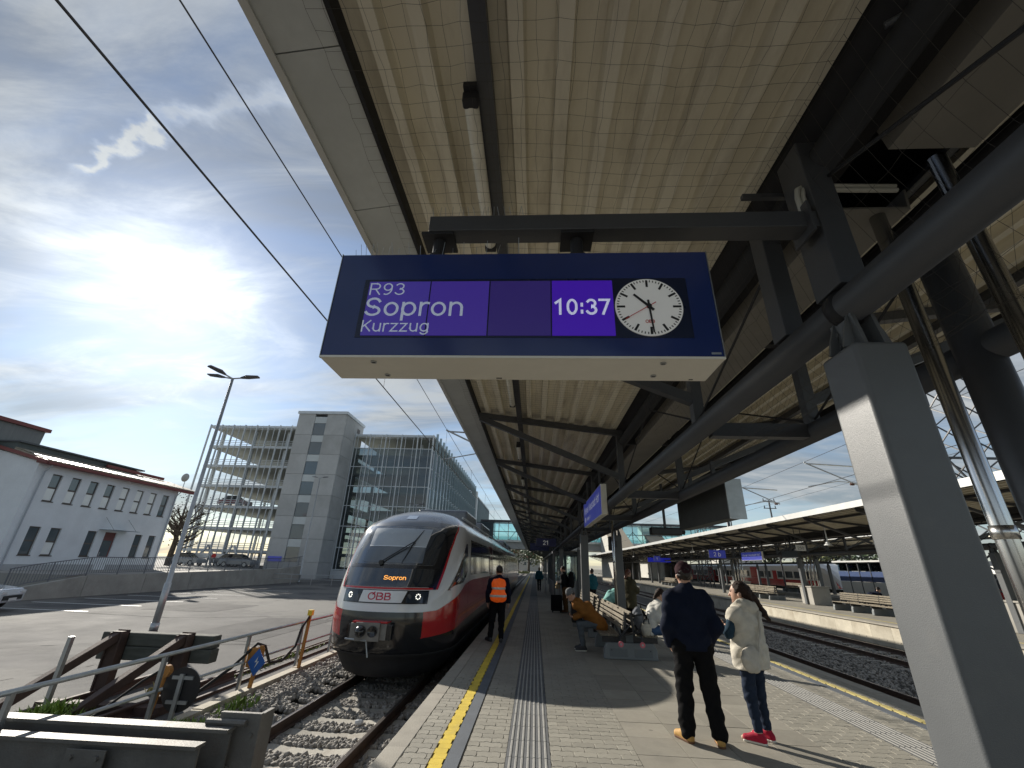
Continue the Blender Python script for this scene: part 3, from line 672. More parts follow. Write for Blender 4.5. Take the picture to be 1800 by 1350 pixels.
def dots(name, col, s):
    mt = bpy.data.materials.new(name); mt.use_nodes = True; n, l = mt.node_tree.nodes, mt.node_tree.links
    b = n['Principled BSDF']; b.inputs['Base Color'].default_value = (.3, .3, .35, 1)
    tcn = n.new('ShaderNodeTexCoord'); vm = n.new('ShaderNodeVectorMath'); vm.operation = 'SCALE'; vm.inputs['Scale'].default_value = 150; l.new(tcn.outputs['Object'], vm.inputs[0])
    fr = n.new('ShaderNodeVectorMath'); fr.operation = 'FRACTION'; l.new(vm.outputs[0], fr.inputs[0])
    sp = n.new('ShaderNodeSeparateXYZ'); l.new(fr.outputs[0], sp.inputs[0])
    g = []
    for i in (0, 2):
        q = n.new('ShaderNodeMath'); q.operation = 'GREATER_THAN'; q.inputs[1].default_value = .2; l.new(sp.outputs[i], q.inputs[0]); g.append(q.outputs[0])
    mu = n.new('ShaderNodeMath'); mu.operation = 'MULTIPLY'; l.new(g[0], mu.inputs[0]); l.new(g[1], mu.inputs[1])
    m2 = n.new('ShaderNodeMath'); m2.operation = 'MULTIPLY_ADD'; m2.inputs[1].default_value = s; m2.inputs[2].default_value = s * .25; l.new(mu.outputs[0], m2.inputs[0])
    b.inputs['Emission Color'].default_value = (*col, 1); l.new(m2.outputs[0], b.inputs['Emission Strength']); return mt
led_t = dots('led_text', (.50, .60, .78), .27); led_t2 = dots('led_time', (.62, .66, .90), .44)
text_mesh('R93', .066, led_t, bd, FACE_NY(-.868, YF - .0055, 2.985), sx=1.12, bold=.075, gap=.09)
text_mesh('Sopron', .098, led_t, bd, FACE_NY(-.874, YF - .0055, 2.862), bold=.095, sx=1.06, gap=.09)
text_mesh('Kurzzug', .060, led_t, bd, FACE_NY(-.874, YF - .0055, 2.768), sx=1.02, bold=.085, gap=.10)
text_mesh('10:37', .080, led_t2, bd, FACE_NY(.084, YF - .0055, 2.868), bold=.125, sx=.92, gap=.075)
# clock
CX, CZ, CR = .547, 2.905, .163
face = M('clock_white', (.80, .80, .78), .35, 0, .03, 3, emit=(1, 1, .98), estr=.06); inkb = M('clock_black', (.012, .012, .014), .5, 0, .1, 3); redm = M('clock_red', (.55, .02, .02), .4, 0, .05, 3)
cf = part('clock_face', MB().lathe([(CR, -.010), (CR, -.004), (CR - .004, -.002)], (CX, YF, CZ), 64, 'Y'), face, bd)
cf.data.transform(Matrix.Translation((0, 0, 0)))
for k in range(60):
    big_ = k % 5 == 0; r0, r1, w = (CR - .048, CR - .008, .011) if big_ else (CR - .019, CR - .008, .0045)
    a = R(6 * k); mt = Matrix.Translation((CX, YF - .0112, CZ)) @ Matrix.Rotation(a, 4, 'Y')
    q = MB().bb(-w / 2, w / 2, -.0006, .0006, r0, r1); q.v = [tuple(mt @ Vector(p)) for p in q.v]
    part('hour_mark' if big_ else 'minute_mark', q, inkb, cf)
def hand(ang, r0, r1, w0, w1, y, mat, nm):
    q = MB().prism([(-w0 / 2, r0), (w0 / 2, r0), (w1 / 2, r1), (-w1 / 2, r1)], 1, -.0008, .0008); mt = Matrix.Translation((CX, y, CZ)) @ Matrix.Rotation(R(ang), 4, 'Y')
    q.v = [tuple(mt @ Vector(p)) for p in q.v]; part(nm, q, mat, cf)
hand(315, -.03, .098, .014, .011, YF - .014, inkb, 'hour_hand'); hand(176, -.035, .148, .0105, .0075, YF - .0165, inkb, 'minute_hand'); hand(238, -.04, .14, .004, .003, YF - .019, redm, 'second_hand')
part('hub', MB().lathe([(.012, -.021), (.012, -.010)], (CX, YF, CZ), 16, 'Y'), inkb, cf)
text_mesh('OBB', .015, redm, cf, FACE_NY(CX - .002, YF - .0115, CZ - .092), align='CENTER', bold=.14)
part('maker_plate', MB().bb(XR - .06, XR - .016, YF - .0015, YF, ZB + .024, ZB + .034), galv, bd)
for x, y in ((-.80, 1.845), (-.78, 2.0), (.60, 1.845), (.59, 1.99)):
    o = part('lock', MB().lathe([(.015, -.003), (.015, .004)], (x, y, ZB - .002), 16), galv, bd); part('keyhole', MB().bb(x - .009, x + .009, y - .004, y + .004, ZB - .0065, ZB - .0052), black, o)
part('vent_slot', MB().bb(-.21, -.18, 2.03, 2.04, ZB - .0015, ZB), black, bd); part('vent_slot', MB().bb(.78, .80, 2.03, 2.04, ZB - .0015, ZB), black, bd)
part('top_plate', MB().bb(-.74, .50, YF + .07, YB - .05, ZT, ZT + .035), steel_dk, bd, bev=.008)
for x in (-.56, .22):
    o = part('mount', MB().lathe([(.055, 0), (.055, .02), (.035, .03), (.035, .16)], (x, 1.90, ZT + .03), 16), steel_dk, bd, smooth=False)
    part('mount_plate', MB().bb(x - .09, x + .09, 1.83, 1.99, ZT + .165, ZT + .182), steel_dk, o)
part('hanging_beam', MB().bb(-.61, 1.62, 1.82, 1.93, 3.43, 3.535), steel, bd, bev=.004)
part('beam_plate', MB().bb(1.44, 1.455, 1.79, 1.96, 3.38, 3.58), steel, bd)
sp = MB()
for k in range(34):
    x = -1.0 + k * .03 + random.uniform(-.008, .008)
    if -.78 < x and k % 2: continue
    sp.tube([(x, 1.84, ZT), (x + random.uniform(-.02, .02), 1.83 + random.uniform(-.03, .03), ZT + random.uniform(.07, .11))], .0012, 4)
for k in range(16): sp.tube([(-.6 + k * .035, 1.86, 3.535), (-.6 + k * .035 + random.uniform(-.02, .02), 1.85, 3.63)], .0012, 4)
part('bird_spikes', sp, galv, bd, kind='stuff')
# post that carries the beam above the nearest column
pt = thing('roof_post', 'stout steel posts above the nearest column holding the display beam', 'steel post', (PC - .53, 1.91, 3.0))
part('post', MB().bb(-.07, .07, -.10, .10, .06, 1.05), steel, pt, bev=.006); part('post', MB().bb(-.06, .06, .42, .56, .06, 1.0), steel, pt, bev=.006)
part('rung', MB().bb(-.30, .08, .12, .15, .86, .89), steel, pt); part('rung', MB().bb(-.30, .08, .12, .15, .62, .65), steel, pt)

# ------------------------------------------------------------------ hanging signs
blue = M('sign_blue', (.05, .06, .32), .35, 0, .06, 2, emit=(.06, .08, .5), estr=.16); navys = M('sign_navy', (.015, .02, .10), .4, 0, .06, 2); wtxt = M('sign_white', (.8, .8, .8), .5, 0, .02, 3, emit=(1, 1, 1), estr=.08)
def name_sign(x, y0, y1, z0, z1, label, text, sub=None, side=-1, th=.12, arms=True, top=3.9):
    t = thing('station_sign', label, 'station sign', (x, (y0 + y1) / 2, z0), group='blue station name signs'); L = y1 - y0; H = z1 - z0
    part('casing', MB().bb(0, th, -L / 2, L / 2, 0, H), case_m, t, bev=.008)
    part('face', MB().bb(-.006, -.001, -L / 2 + .02, L / 2 - .02, .02, H - .02), blue, t)
    text_mesh(text, H * .26, wtxt, t, FACE_NX(-.0075, L * .45, H * .50), sx=L * .88 / (sum(GLY[c][0] + .07 for c in text) * H * .26 * 1.38), bold=.085)
    if sub: text_mesh(sub, H * .13, wtxt, t, FACE_NX(-.0075, L * .30, H * .20))
    if sub: part('pictogram', MB().bb(-.0095, -.007, L * .35, L * .40, H * .16, H * .36), wtxt, t)
    for s in (-1, 1): part('hanger', MB().bb(.04, .08, s * L * .35 - .02, s * L * .35 + .02, H, top - z0), steel, t)
    return t
name_sign(1.36, 9.1, 12.4, 2.74, 3.36, 'large blue station name sign hung lengthwise under the near canopy', 'Wiener Neustadt Hbf', '< Ausgang  2 a')
def plain_sign(nm, x0, x1, y, z0, z1, label, text, cat='platform sign', th=.14, col=None, top=3.9, size=.6, grp=None, xo=.5):
    t = thing(nm, label, cat, ((x0 + x1) / 2, y, z0), group=grp); w = x1 - x0; H = z1 - z0
    part('casing', MB().bb(-w / 2, w / 2, 0, th, 0, H), black, t, bev=.01); part('face', MB().bb(-w / 2 + .01, w / 2 - .01, -.004, -.0005, .01, H - .01), col or blue, t)
    if text: text_mesh(text, H * size * .75, wtxt, t, FACE_NY(w * (xo - .5), -.006, H * .25), align='CENTER')
    for s in (-1, 1): part('hanger', MB().bb(s * w * .3 - .015, s * w * .3 + .015, th * .4, th * .6, H, top - z0), steel, t)
    return t
plain_sign('platform_number_sign', .05, 1.15, 24.5, 2.72, 3.15, 'hanging dark blue sign with platform number 21 down the platform', '21', col=navys)
plain_sign('departure_display', -.35, 1.0, 32, 2.75, 3.25, 'small dark blue departure display far down the platform', '', 'display board', col=navys)
# dark back of a board hung over the other edge
t = thing('display_board', 'blank dark grey rear of a display board hung by the right edge', 'display board', (2.92, 8.0, 2.48))
part('casing', MB().bb(0, .22, -1.2, 1.2, 0, .56), M('dark_case', (.05, .055, .055), .5, 0, .1, 2), t, bev=.01); part('end_frame', MB().bb(-.012, .235, -1.235, -1.203, -.015, .58), galv, t)
part('hanger', MB().bb(.08, .14, -.6, -.54, .56, 1.0), steel, t); part('hanger', MB().bb(.08, .14, .54, .6, .56, 1.0), steel, t)
# loudspeaker box at the far column, camera pod
t = thing('camera_unit', 'black camera unit hanging below the right canopy edge', 'camera', (3.6, 12.6, 2.62)); part('housing', MB().bb(-.42, .42, -.12, .12, 0, .2), black, t, bev=.03); part('lens', MB().tube([(.42, 0, .1), (.52, 0, .08)], .06, 10), black, t); part('hanger', MB().bb(-.03, .03, -.03, .03, .2, 1.4), steel, t)
t = thing('loudspeaker', 'black loudspeaker box fixed to the far right column', 'loudspeaker', (2.42, 14.45, 2.25)); part('housing', MB().bb(-.1, .1, -.1, .1, 0, .42), black, t, bev=.02); part('bracket', MB().bb(.1, .16, -.02, .02, .1, .3), steel, t)
# ------------------------------------------------------------------ the train
Y0, YEND, TXC = 9.62, 51.0, TX
D_T = np.array([(-.42, .42), (-.36, .34), (-.05, .22), (.0, .10), (.3, .03), (.6, 0), (.8, .02), (1.1, .09), (1.25, .15), (1.6, .34), (2.0, .60), (2.4, .92), (2.65, 1.28), (2.85, 1.80), (3.0, 2.4), (3.1, 3.1), (3.17, 4.0), (3.2, 5.0)])
W_T = np.array([(-.42, 1.05), (-.36, 1.12), (-.05, 1.30), (.0, 1.36), (.6, 1.40), (1.3, 1.40), (2.2, 1.36), (2.5, 1.32), (2.65, 1.24), (2.85, 1.05), (3.0, .82), (3.1, .58), (3.17, .32), (3.2, .02)])
DEP, PEX = 1.55, 2.15
def S(v, z, off=0.):
    def pt(v, z):
        d = np.interp(z, D_T[:, 0], D_T[:, 1]); w = np.interp(z, W_T[:, 0], W_T[:, 1]); s = 1 if v >= 0 else -1; a = abs(v)
        if a <= 1:
            t = a * math.pi / 2; return Vector((TXC + s * w * max(0, math.sin(t)) ** (2 / PEX), Y0 + d + DEP * (1 - max(0, math.cos(t)) ** (2 / PEX)), z))
        yy = min(Y0 + d + DEP + (a - 1) * 1.0, YEND) 
        return Vector((TXC + s * w, yy, z))
    p = pt(v, z)
    if off:
        e = .01; a = pt(v + e, z) - pt(v - e, z); b = pt(v, z + e) - pt(v, z - e); n = a.cross(b)
        if n.length > 1e-9:
            n.normalize()
            if n.dot(p - Vector((TXC, max(Y0 + 3, p.y), min(z, 1.5)))) < 0: n = -n
            p = p + n * off
    return p
def vY(Y, z): return 1 + (Y - Y0 - np.interp(z, D_T[:, 0], D_T[:, 1]) - DEP)     # side parameter for a given distance
def patch(zs, fl, fr, nv, off):
    q = MB(); n = nv + 1
    for z in zs:
        a, b = fl(z), fr(z)
        for i in range(n): q.v.append(tuple(S(a + (b - a) * i / nv, z, off)))
    q.f = [(j * n + i, j * n + i + 1, (j + 1) * n + i + 1, (j + 1) * n + i) for j in range(len(zs) - 1) for i in range(nv)]
    return q
def lin(pts):
    z = [p[0] for p in pts]; v = [p[1] for p in pts]; return lambda q: float(np.interp(q, z, v))
zl = lambda a, b, n=10: list(np.linspace(a, b, n + 1))
tr = thing('train', 'red and white regional train with black nose standing at the platform', 'train', (0, 0, 0))
tw = M('train_white', (.74, .75, .76), .22, 0, .05, .6, coat=.6); trd = M('train_red', (.50, .018, .022), .2, 0, .08, .5, coat=.7)
tbk = M('train_black', (.012, .013, .016), .2, 0, .1, 1, coat=.5); tgl = M('train_glass', (.022, .03, .04), .04, 0, .1, .5, spec=1., coat=1.); tdk = M('train_underframe', (.022, .022, .024), .7, 0, .3, 2, .3, 30)
troof = M('train_roof', (.12, .135, .16), .28, 0, .08, .6, coat=.3)
# shell
vs_ = [-(1 + x) for x in (38.5, 30, 20, 12, 7, 4, 2.5, 1.5, .8, .3)] + list(np.linspace(-1, 1, 41)) + [1 + x for x in (.3, .8, 1.5, 2.5, 4, 7, 12, 20, 30, 38.5)]
zsh = [-.05, 0, .15, .3, .45, .6, .8, 1.0, 1.2, 1.4, 1.6, 1.8, 2.0, 2.2, 2.4, 2.55, 2.65, 2.75, 2.85, 2.93, 3.0, 3.05, 3.1, 3.14, 3.17, 3.19, 3.2]
q = MB(); n = len(vs_)
for z in zsh: q.v += [tuple(S(v, z)) for v in vs_]
q.f = [(j * n + i, j * n + i + 1, (j + 1) * n + i + 1, (j + 1) * n + i) for j in range(len(zsh) - 1) for i in range(n - 1)] + [tuple(j * n for j in range(len(zsh))) + tuple(j * n + n - 1 for j in range(len(zsh) - 1, -1, -1))]
body = part('body', q, tw, tr, smooth=True); body.data.materials.append(tbk)
for p_ in body.data.polygons:
    if p_.center.z < .31: p_.material_index = 1
part('skirt', patch([-.42, -.36, -.2, -.05, -.0, .03], lambda z: -3.5, lambda z: 3.5, 60, .0095), tdk, tr, smooth=True)
part('underframe', MB().bb(TXC - 1.2, TXC + 1.2, 11.6, YEND - .6, -.36, .0), tdk, tr)
fr2 = lambda v: (lambda z: v)
# red lower body: wraps the corners, rises along the side
ru = lin([(0, 0), (1, 1)])
def red_side(s):
    q = MB(); Ys = list(np.linspace(.40, 1, 31)) + [1.2, 1.6, 2.2, 3.0, 4.5, 8, 14, 22, 30, 39]; n = 9
    for v in Ys:
        if v <= 1: top = float(np.interp(v, [.40, .55, .7, 1.0], [.78, .80, .92, 1.12])); bot = float(np.interp(v, [.40, 1], [.30, .40]))
        else: top = float(np.interp(v, [1, 1.6, 2.6], [1.12, 1.26, 1.33])); bot = float(np.interp(v, [1, 4], [.40, .48]))
        for i in range(n): q.v.append(tuple(S(s * v, bot + (top - bot) * i / (n - 1), .006)))
    q.f = [(j * n + i, j * n + i + 1, (j + 1) * n + i + 1, (j + 1) * n + i) for j in range(len(Ys) - 1) for i in range(n - 1)]; return q
for s in (-1, 1):
    part('red_side', red_side(s), trd, tr, smooth=True)
    # black below the red
    q = MB(); Ys = list(np.linspace(.38, 1, 32)) + [1.6, 3, 8, 14, 22, 30, 39]; n = 6
    for v in Ys:
        top = float(np.interp(v, [.38, 1, 4], [.30, .40, .48]))
        for i in range(n): q.v.append(tuple(S(s * v, -.05 + (top + .05) * i / (n - 1), .005)))
    q.f = [(j * n + i, j * n + i + 1, (j + 1) * n + i + 1, (j + 1) * n + i) for j in range(len(Ys) - 1) for i in range(n - 1)]; part('sill', q, tbk, tr, smooth=True)
# nose
part('coupler_recess', patch(zl(-.02, .70, 8), fr2(-.405), fr2(.405), 16, .0075), tbk, tr, smooth=True)
part('bumper_edge', patch(zl(.70, .775, 2), fr2(-.40), fr2(.40), 16, .010), tbk, tr, smooth=True)
part('light_strip', patch(zl(.925, 1.175, 4), fr2(-.43), fr2(.43), 24, .010), tbk, tr, smooth=True)
logo_bg = part('logo_panel', patch(zl(.945, 1.16, 4), lin([(.94, -.205), (1.16, -.18)]), lin([(.94, .175), (1.16, .215)]), 12, .014), tw, tr, smooth=True)
part('red_stripe', patch(zl(1.19, 1.225, 2), fr2(-.46), fr2(.47), 24, .010), trd, tr, smooth=True)
dest = part('destination_panel', patch(zl(1.235, 1.59, 6), fr2(-.44), lin([(1.23, .445), (1.6, .45)]), 24, .012), tgl, tr, smooth=True)
part('cowl', patch(zl(1.59, 1.66, 2), fr2(-.5), fr2(.52), 24, .016), tbk, tr, smooth=True)
mask = lin([(1.19, .50), (1.6, .56), (2.0, .60), (2.4, .66), (2.7, .74), (2.9, .80)])
for s in (-1, 1):
    part('nose_mask', patch(zl(1.19, 2.93, 18), lambda z, s=s: s * .42, lambda z, s=s: s * mask(z), 8, .009), tbk, tr, smooth=True)
    part('red_line', patch(zl(1.19, 2.97, 18), lambda z, s=s: s * mask(z), lambda z, s=s: s * (mask(z) + .028), 2, .010), trd, tr, smooth=True)
ws = part('windscreen', patch(zl(1.665, 2.52, 12), lin([(1.66, -.43), (2.1, -.47), (2.52, -.50)]), lin([(1.66, .44), (2.1, .48), (2.52, .52)]), 28, .014), tgl, tr, smooth=True)
blind = M('cab_blind', (.34, .38, .42), .25, 0, .1, 2, coat=.4)
part('dash_screen', patch(zl(1.70, 2.03, 4), lin([(1.70, -.31), (2.05, -.30)]), lin([(1.70, .30), (2.05, .30)]), 16, .0165), M('dash_grey', (.10, .125, .155), .2, 0, .1, 2, coat=.5), ws, smooth=True)
part('sun_blind', patch(zl(2.06, 2.46, 5), lin([(2.05, -.30), (2.46, -.33)]), lin([(2.05, .30), (2.46, .33)]), 16, .0165), blind, ws, smooth=True)
part('blind_edge', patch(zl(2.035, 2.058, 1), fr2(-.30), fr2(.30), 16, .019), M('blind_edge', (.5, .55, .6), .4, 0, .05, 2), ws, smooth=True)
part('roof_cap', patch(zl(2.53, 3.195, 14), lambda z: -min(1.0, .50 + (z - 2.5) * .55), lambda z: min(1.0, .52 + (z - 2.5) * .55), 30, .007), troof, tr, smooth=True)
hatch = part('roof_light', patch(zl(2.72, 2.83, 2), fr2(-.04), fr2(.08), 4, .014), M('roof_light', (.4, .45, .5), .1, 0, .05, 3, coat=.6), tr)
# wiper
wp = [S(-.08, 1.70, .05), S(.10, 2.02, .06), S(.165, 2.13, .06)]
w = part('wiper', MB().tube(wp, .012, 6).tube([p + Vector((.03, 0, -.03)) for p in wp], .008, 6).lathe([(.05, -.05), (.05, .05)], tuple(S(-.08, 1.69, .03)), 10, 'Y'), black, tr)
part('wiper_blade', MB().tube([S(.10, 1.70, .04), S(.165, 2.13, .05), S(.235, 2.42, .04)], [.006, .016, .005], 6), black, w)
# head lamps
hl_d = M('lamp_glass', (.03, .04, .055), .06, 0, .1, 2, coat=.6); hl_on = M('lamp_lit', (.9, .9, .8), .3, 0, .02, 4, emit=(1, .98, .88), estr=1.0)
for s in (-1, 1):
    h = part('headlight', patch(zl(.945, 1.155, 4), lambda z, s=s: s * (.215 + (.02 if z > 1.1 else 0)), lambda z, s=s: s * .425, 8, .013), hl_d, tr, smooth=True)
    ring = MB(); c = S(s * .325, 1.06, .016); ex = (S(s * .325 + .02, 1.06, .016) - S(s * .325 - .02, 1.06, .016)).normalized(); ez = Vector((0, .2, 1)).normalized()
    for k in range(8):
        a = k * math.pi / 4; p = c + ex * .047 * math.cos(a) + ez * .047 * math.sin(a); ring.tube([p + Vector((0, .004, 0)), p + Vector((0, -.006, 0))], .0125, 8)
    part('lamp_cluster', ring, hl_on, h)
c = S(.24, 1.06, .016); part('lamp_dark', MB().tube([c + Vector((0, .01, 0)), c + Vector((0, -.004, 0))], .05, 16), tgl, tr)
lred = M('logo_red', (.50, .012, .05), .4, 0, .03, 3)
def curve_text(s_, size, v0, z0, mat, parent, off, bold=.1):
    o = text_mesh(s_, size, mat, parent, Matrix.Identity(4), ext=.0, bold=bold)
    for vt in o.data.vertices:
        x, y = vt.co.x, vt.co.y; vt.co = S(v0 + x / 1.75, z0 + y, off)
    return o
curve_text('OBB', .118, -.118, .995, lred, logo_bg, .017, .115)
cc = S(-.072, 1.10, .019); logo = MB().beam(cc + Vector((-.01, -.002, -.02)), cc + Vector((.045, -.004, .035)), .02, .003, (0, 1, 0)); part('logo_tick', logo, lred, logo_bg)
amber = M('amber_led', (.3, .12, .02), .4, 0, .02, 3, emit=(1, .42, .08), estr=1.2)
curve_text('Sopron', .072, -.02, 1.37, amber, dest, .015, .10)
# coupler
cp = part('coupler', MB().bb(TXC - .30, TXC + .02 + .16, 9.30, 9.34, .30, .62).bb(TXC - .42, TXC + .30, 9.34, 9.62, .32, .60), M('coupler_steel', (.22, .21, .20), .5, .5, .3, 5, .2, 40), tr, bev=.008)
part('cone', MB().lathe([(.105, 0), (.105, -.05), (.06, -.13), (.02, -.15)], (TXC - .19, 9.30, .47), 16, 'Y'), tbk, cp, smooth=True)
part('funnel', MB().lathe([(.10, 0), (.10, -.012), (.085, -.012), (.08, -.002)], (TXC + .04, 9.30, .47), 18, 'Y'), tbk, cp, smooth=True)
part('cover', MB().bb(TXC - .40, TXC + .30, 9.36, 9.60, .605, .635), trd, cp, bev=.005)
part('contact_box', MB().bb(TXC - .46, TXC - .33, 9.345, 9.5, .34, .58), tbk, cp, bev=.01); part('contact_box', MB().bb(TXC + .20, TXC + .40, 9.345, 9.5, .32, .58), tbk, cp, bev=.01)
part('lever', MB().tube([(TXC - .50, 9.36, .33), (TXC - .05, 9.30, .31)], .018, 6), galv, cp); part('air_hose', MB().tube([(TXC - .04, 9.28, .30), (TXC - .01, 9.25, .2), (TXC + .03, 9.24, .05)], .014, 6), galv, cp)
# sides: cab window, passenger windows, doors
for s in (1, -1):
    cw = lin([(1.16, .74), (2.22, 1.33)]); part('cab_window', patch(zl(1.17, 2.22, 8), lambda z, s=s: s * max(.74, vY(float(np.interp(z, [1.17, 2.22], [10.72, 11.95])), z)) if vY(float(np.interp(z, [1.17, 2.22], [10.72, 11.95])), z) > 1 else s * (1 - (1 - vY(float(np.interp(z, [1.17, 2.22], [10.72, 11.95])), z)) * .6), lambda z, s=s: s * vY(float(np.interp(z, [1.17, 1.5, 2.22], [11.0, 12.25, 12.22])), z), 8, .010), tgl, tr, smooth=True)
    wy = 12.85
    for a, b, kind in ((12.85, 17.9, 'window'), (18.15, 18.75, 'door'), (18.8, 19.4, 'door'), (19.7, 23.2, 'window'), (23.4, 27.0, 'window'), (27.25, 27.85, 'door'), (27.9, 28.5, 'door'), (28.9, 33.0, 'window'), (33.3, 38.0, 'window'), (38.3, 42, 'window'), (42.3, 46.5, 'window')):
        z0_, z1_ = (1.46, 2.36) if kind == 'window' else (.25, 2.40)
        o = part('side_window' if kind == 'window' else 'door', patch(zl(z0_, z1_, 5), lambda z, a=a, s=s: s * vY(a, z), lambda z, b=b, s=s: s * vY(b, z), 4, .009 if kind == 'window' else .011), tgl if kind == 'window' else trd, tr, smooth=True)
        if kind == 'door':
            part('door_glass', patch(zl(1.0, 2.3, 4), lambda z, a=a, s=s: s * vY(a + .1, z), lambda z, b=b, s=s: s * vY(b - .1, z), 2, .014), tgl, o, smooth=True)
        elif b - a > 3.4:
            mx = (a + b) / 2; part('window_bar', patch(zl(1.46, 2.36, 5), lambda z: s * vY(mx - .03, z), lambda z: s * vY(mx + .03, z), 1, .0125), tbk, o)
    part('white_band', patch(zl(1.335, 1.44, 2), lambda z, s=s: s * vY(12.6, z), lambda z, s=s: s * vY(50.5, z), 20, .008), tw, tr, smooth=True)
    part('panel_gap', patch(zl(.72, .735, 1), lambda z, s=s: s * .55, lambda z, s=s: s * vY(50, z), 40, .0085), tbk, tr)
    part('panel_gap', patch(zl(.35, 2.62, 10), lambda z, s=s: s * vY(12.50, z), lambda z, s=s: s * vY(12.515, z), 1, .0105), tbk, tr)
    for yy in (30.2, ): part('bellows', patch(zl(.2, 2.7, 8), lambda z, s=s: s * vY(yy, z), lambda z, s=s: s * vY(yy + .5, z), 2, .012), tbk, tr)
for a, b in ((15, 17.5), (19.5, 23), (34, 37), (40, 44)): part('roof_unit', MB().bb(TXC - .85, TXC + .85, a, b, 3.02, 3.42), troof, tr, bev=.08, seg=3)
part('roof_rail', MB().tube([(TXC + .95, 13.5, 3.02), (TXC + .95, 48, 3.02)], .03, 6), galv, tr)
for y in (14.0, 15.9, 30, 32, 45, 47):
    for s in (-.7535, .7535): part('wheel', MB().lathe([(.30, -.065), (.385, -.06), (.385, .05), (.41, .05), (.41, .065), (.2, .065)], (TXC + s, y, RAIL_Z + .385), 24, 'X'), rail_side, tr)
    part('axle_box', MB().bb(TXC + .95, TXC + 1.15, y - .2, y + .2, RAIL_Z + .2, RAIL_Z + .55), tdk, tr, bev=.03)

# ------------------------------------------------------------------ overhead line
wirem = M('wire', (.05, .05, .055), .5, .6, .1, 3)
def wire(pts, r, label, nm='overhead_wire', grp='overhead line wires'):
    o = part(nm, MB().tube(pts, r, 6), wirem); return tag(o, label, 'wire', grp)
wire([(TX, -2, 5.05), (TX, 140, 5.05)], .011, 'lower contact wire above the red train crossing the bright sky')
wire([(TX - .02 + .03 * math.sin(i), -2 + i * 4.0, 6.0 + .25 * math.cos((i * 4 - 9) / 60 * 2 * math.pi)) for i in range(36)], .009, 'upper catenary wire above the red train close to the canopy edge')
for i in range(7):
    y = 8 + 6.5 * i; o = part('dropper', MB().tube([(TX, y, 5.06), (TX, y, 6.0 + .25 * math.cos((y - 7) / 60 * 2 * math.pi))], .005, 4), wirem); tag(o, ['nearest', 'second', 'third', 'fourth', 'fifth', 'sixth', 'seventh'][i] + ' thin vertical dropper wire between the two wires over the train', 'wire', 'dropper wires')
def cantilever(x, y, side, label, zc=5.05, mast=None):
    t = thing('overhead_bracket', label, 'overhead bracket', (x, y, zc), group='overhead line brackets')
    part('top_tube', MB().tube([(0, 0, 1.05), (side * 2.0, 0, .95)], .03, 8), galv, t); part('stay_tube', MB().tube([(-.05 * side, 0, 1.1), (side * 2.0, 0, .15)], .03, 8), galv, t)
    part('steady_arm', MB().tube([(-.1 * side, 0, .02), (side * 1.2, 0, .28), (side * 2.0, 0, .22)], .02, 8), galv, t)
    part('insulator', MB().lathe([(.03, 0), (.06, .03), (.03, .06), (.06, .09), (.03, .12), (.06, .15), (.03, .18)], (side * 1.7, 0, .16), 10, 'X'), M('insulator_brown', (.16, .08, .05), .25, 0, .1, 4), t)
    return t
cantilever(TX, 14.6, 1, 'overhead line bracket above the train beside the canopy edge')
# ------------------------------------------------------------------ forecourt: lamp post
def lamp_post(x, y, zt, label, sc=1.0, three=True):
    t = thing('street_lamp', label, 'street lamp', (x, y, GZ), group='street lamps in the forecourt'); H = zt - GZ
    part('pole', MB().tube([(0, 0, 0), (0, 0, 1.4 * sc), (0, 0, 1.42 * sc), (0, 0, H)], [.10 * sc, .10 * sc, .075 * sc, .05 * sc], 14), galv, t, smooth=True)
    part('base_collar', MB().tube([(0, 0, 0), (0, 0, .25 * sc)], .12 * sc, 14), galv, t, smooth=True)
    angs = (5, 185, 250) if three else (0, 180)
    for a in angs:
        u = Vector((math.cos(R(a)), math.sin(R(a)), 0)); pp = Vector((-u.y, u.x, 0)); c = Vector((0, 0, H - .02))
        h = MB(); 
        def P(d, w, z): return c + u * d * sc + pp * w * sc + Vector((0, 0, z * sc))
        h.add([P(.30, -.05, .02), P(.30, .05, .02), P(.55, .15, .06), P(1.0, .12, .10), P(1.0, -.12, .10), P(.55, -.15, .06), P(.30, -.04, .07), P(.30, .04, .07), P(.55, .12, .14), P(1.0, .09, .15), P(1.0, -.09, .15), P(.55, -.12, .14)],
              [(0, 1, 2, 3, 4, 5), (6, 11, 10, 9, 8, 7), (0, 6, 7, 1), (1, 7, 8, 2), (2, 8, 9, 3), (3, 9, 10, 4), (4, 10, 11, 5), (5, 11, 6, 0)])
        hd = part('lamp_head', h, M('lamp_head_grey', (.09, .09, .10), .5, 0, .1, 2), t, bev=.015 * sc); part('arm', MB().tube([c, P(.35, 0, .045)], .03 * sc, 8), galv, t)
    return t
lamp_post(-12.15, 15.0, 8.3, 'tall galvanised street lamp with three heads in the car park')
lamp_post(-24.2, 47, 10.2, 'slim distant twin street lamp before the concrete stair tower', .9, False)
lamp_post(-12.6, 46, 7.4, 'small street lamp showing just above the train nose', .9, False)

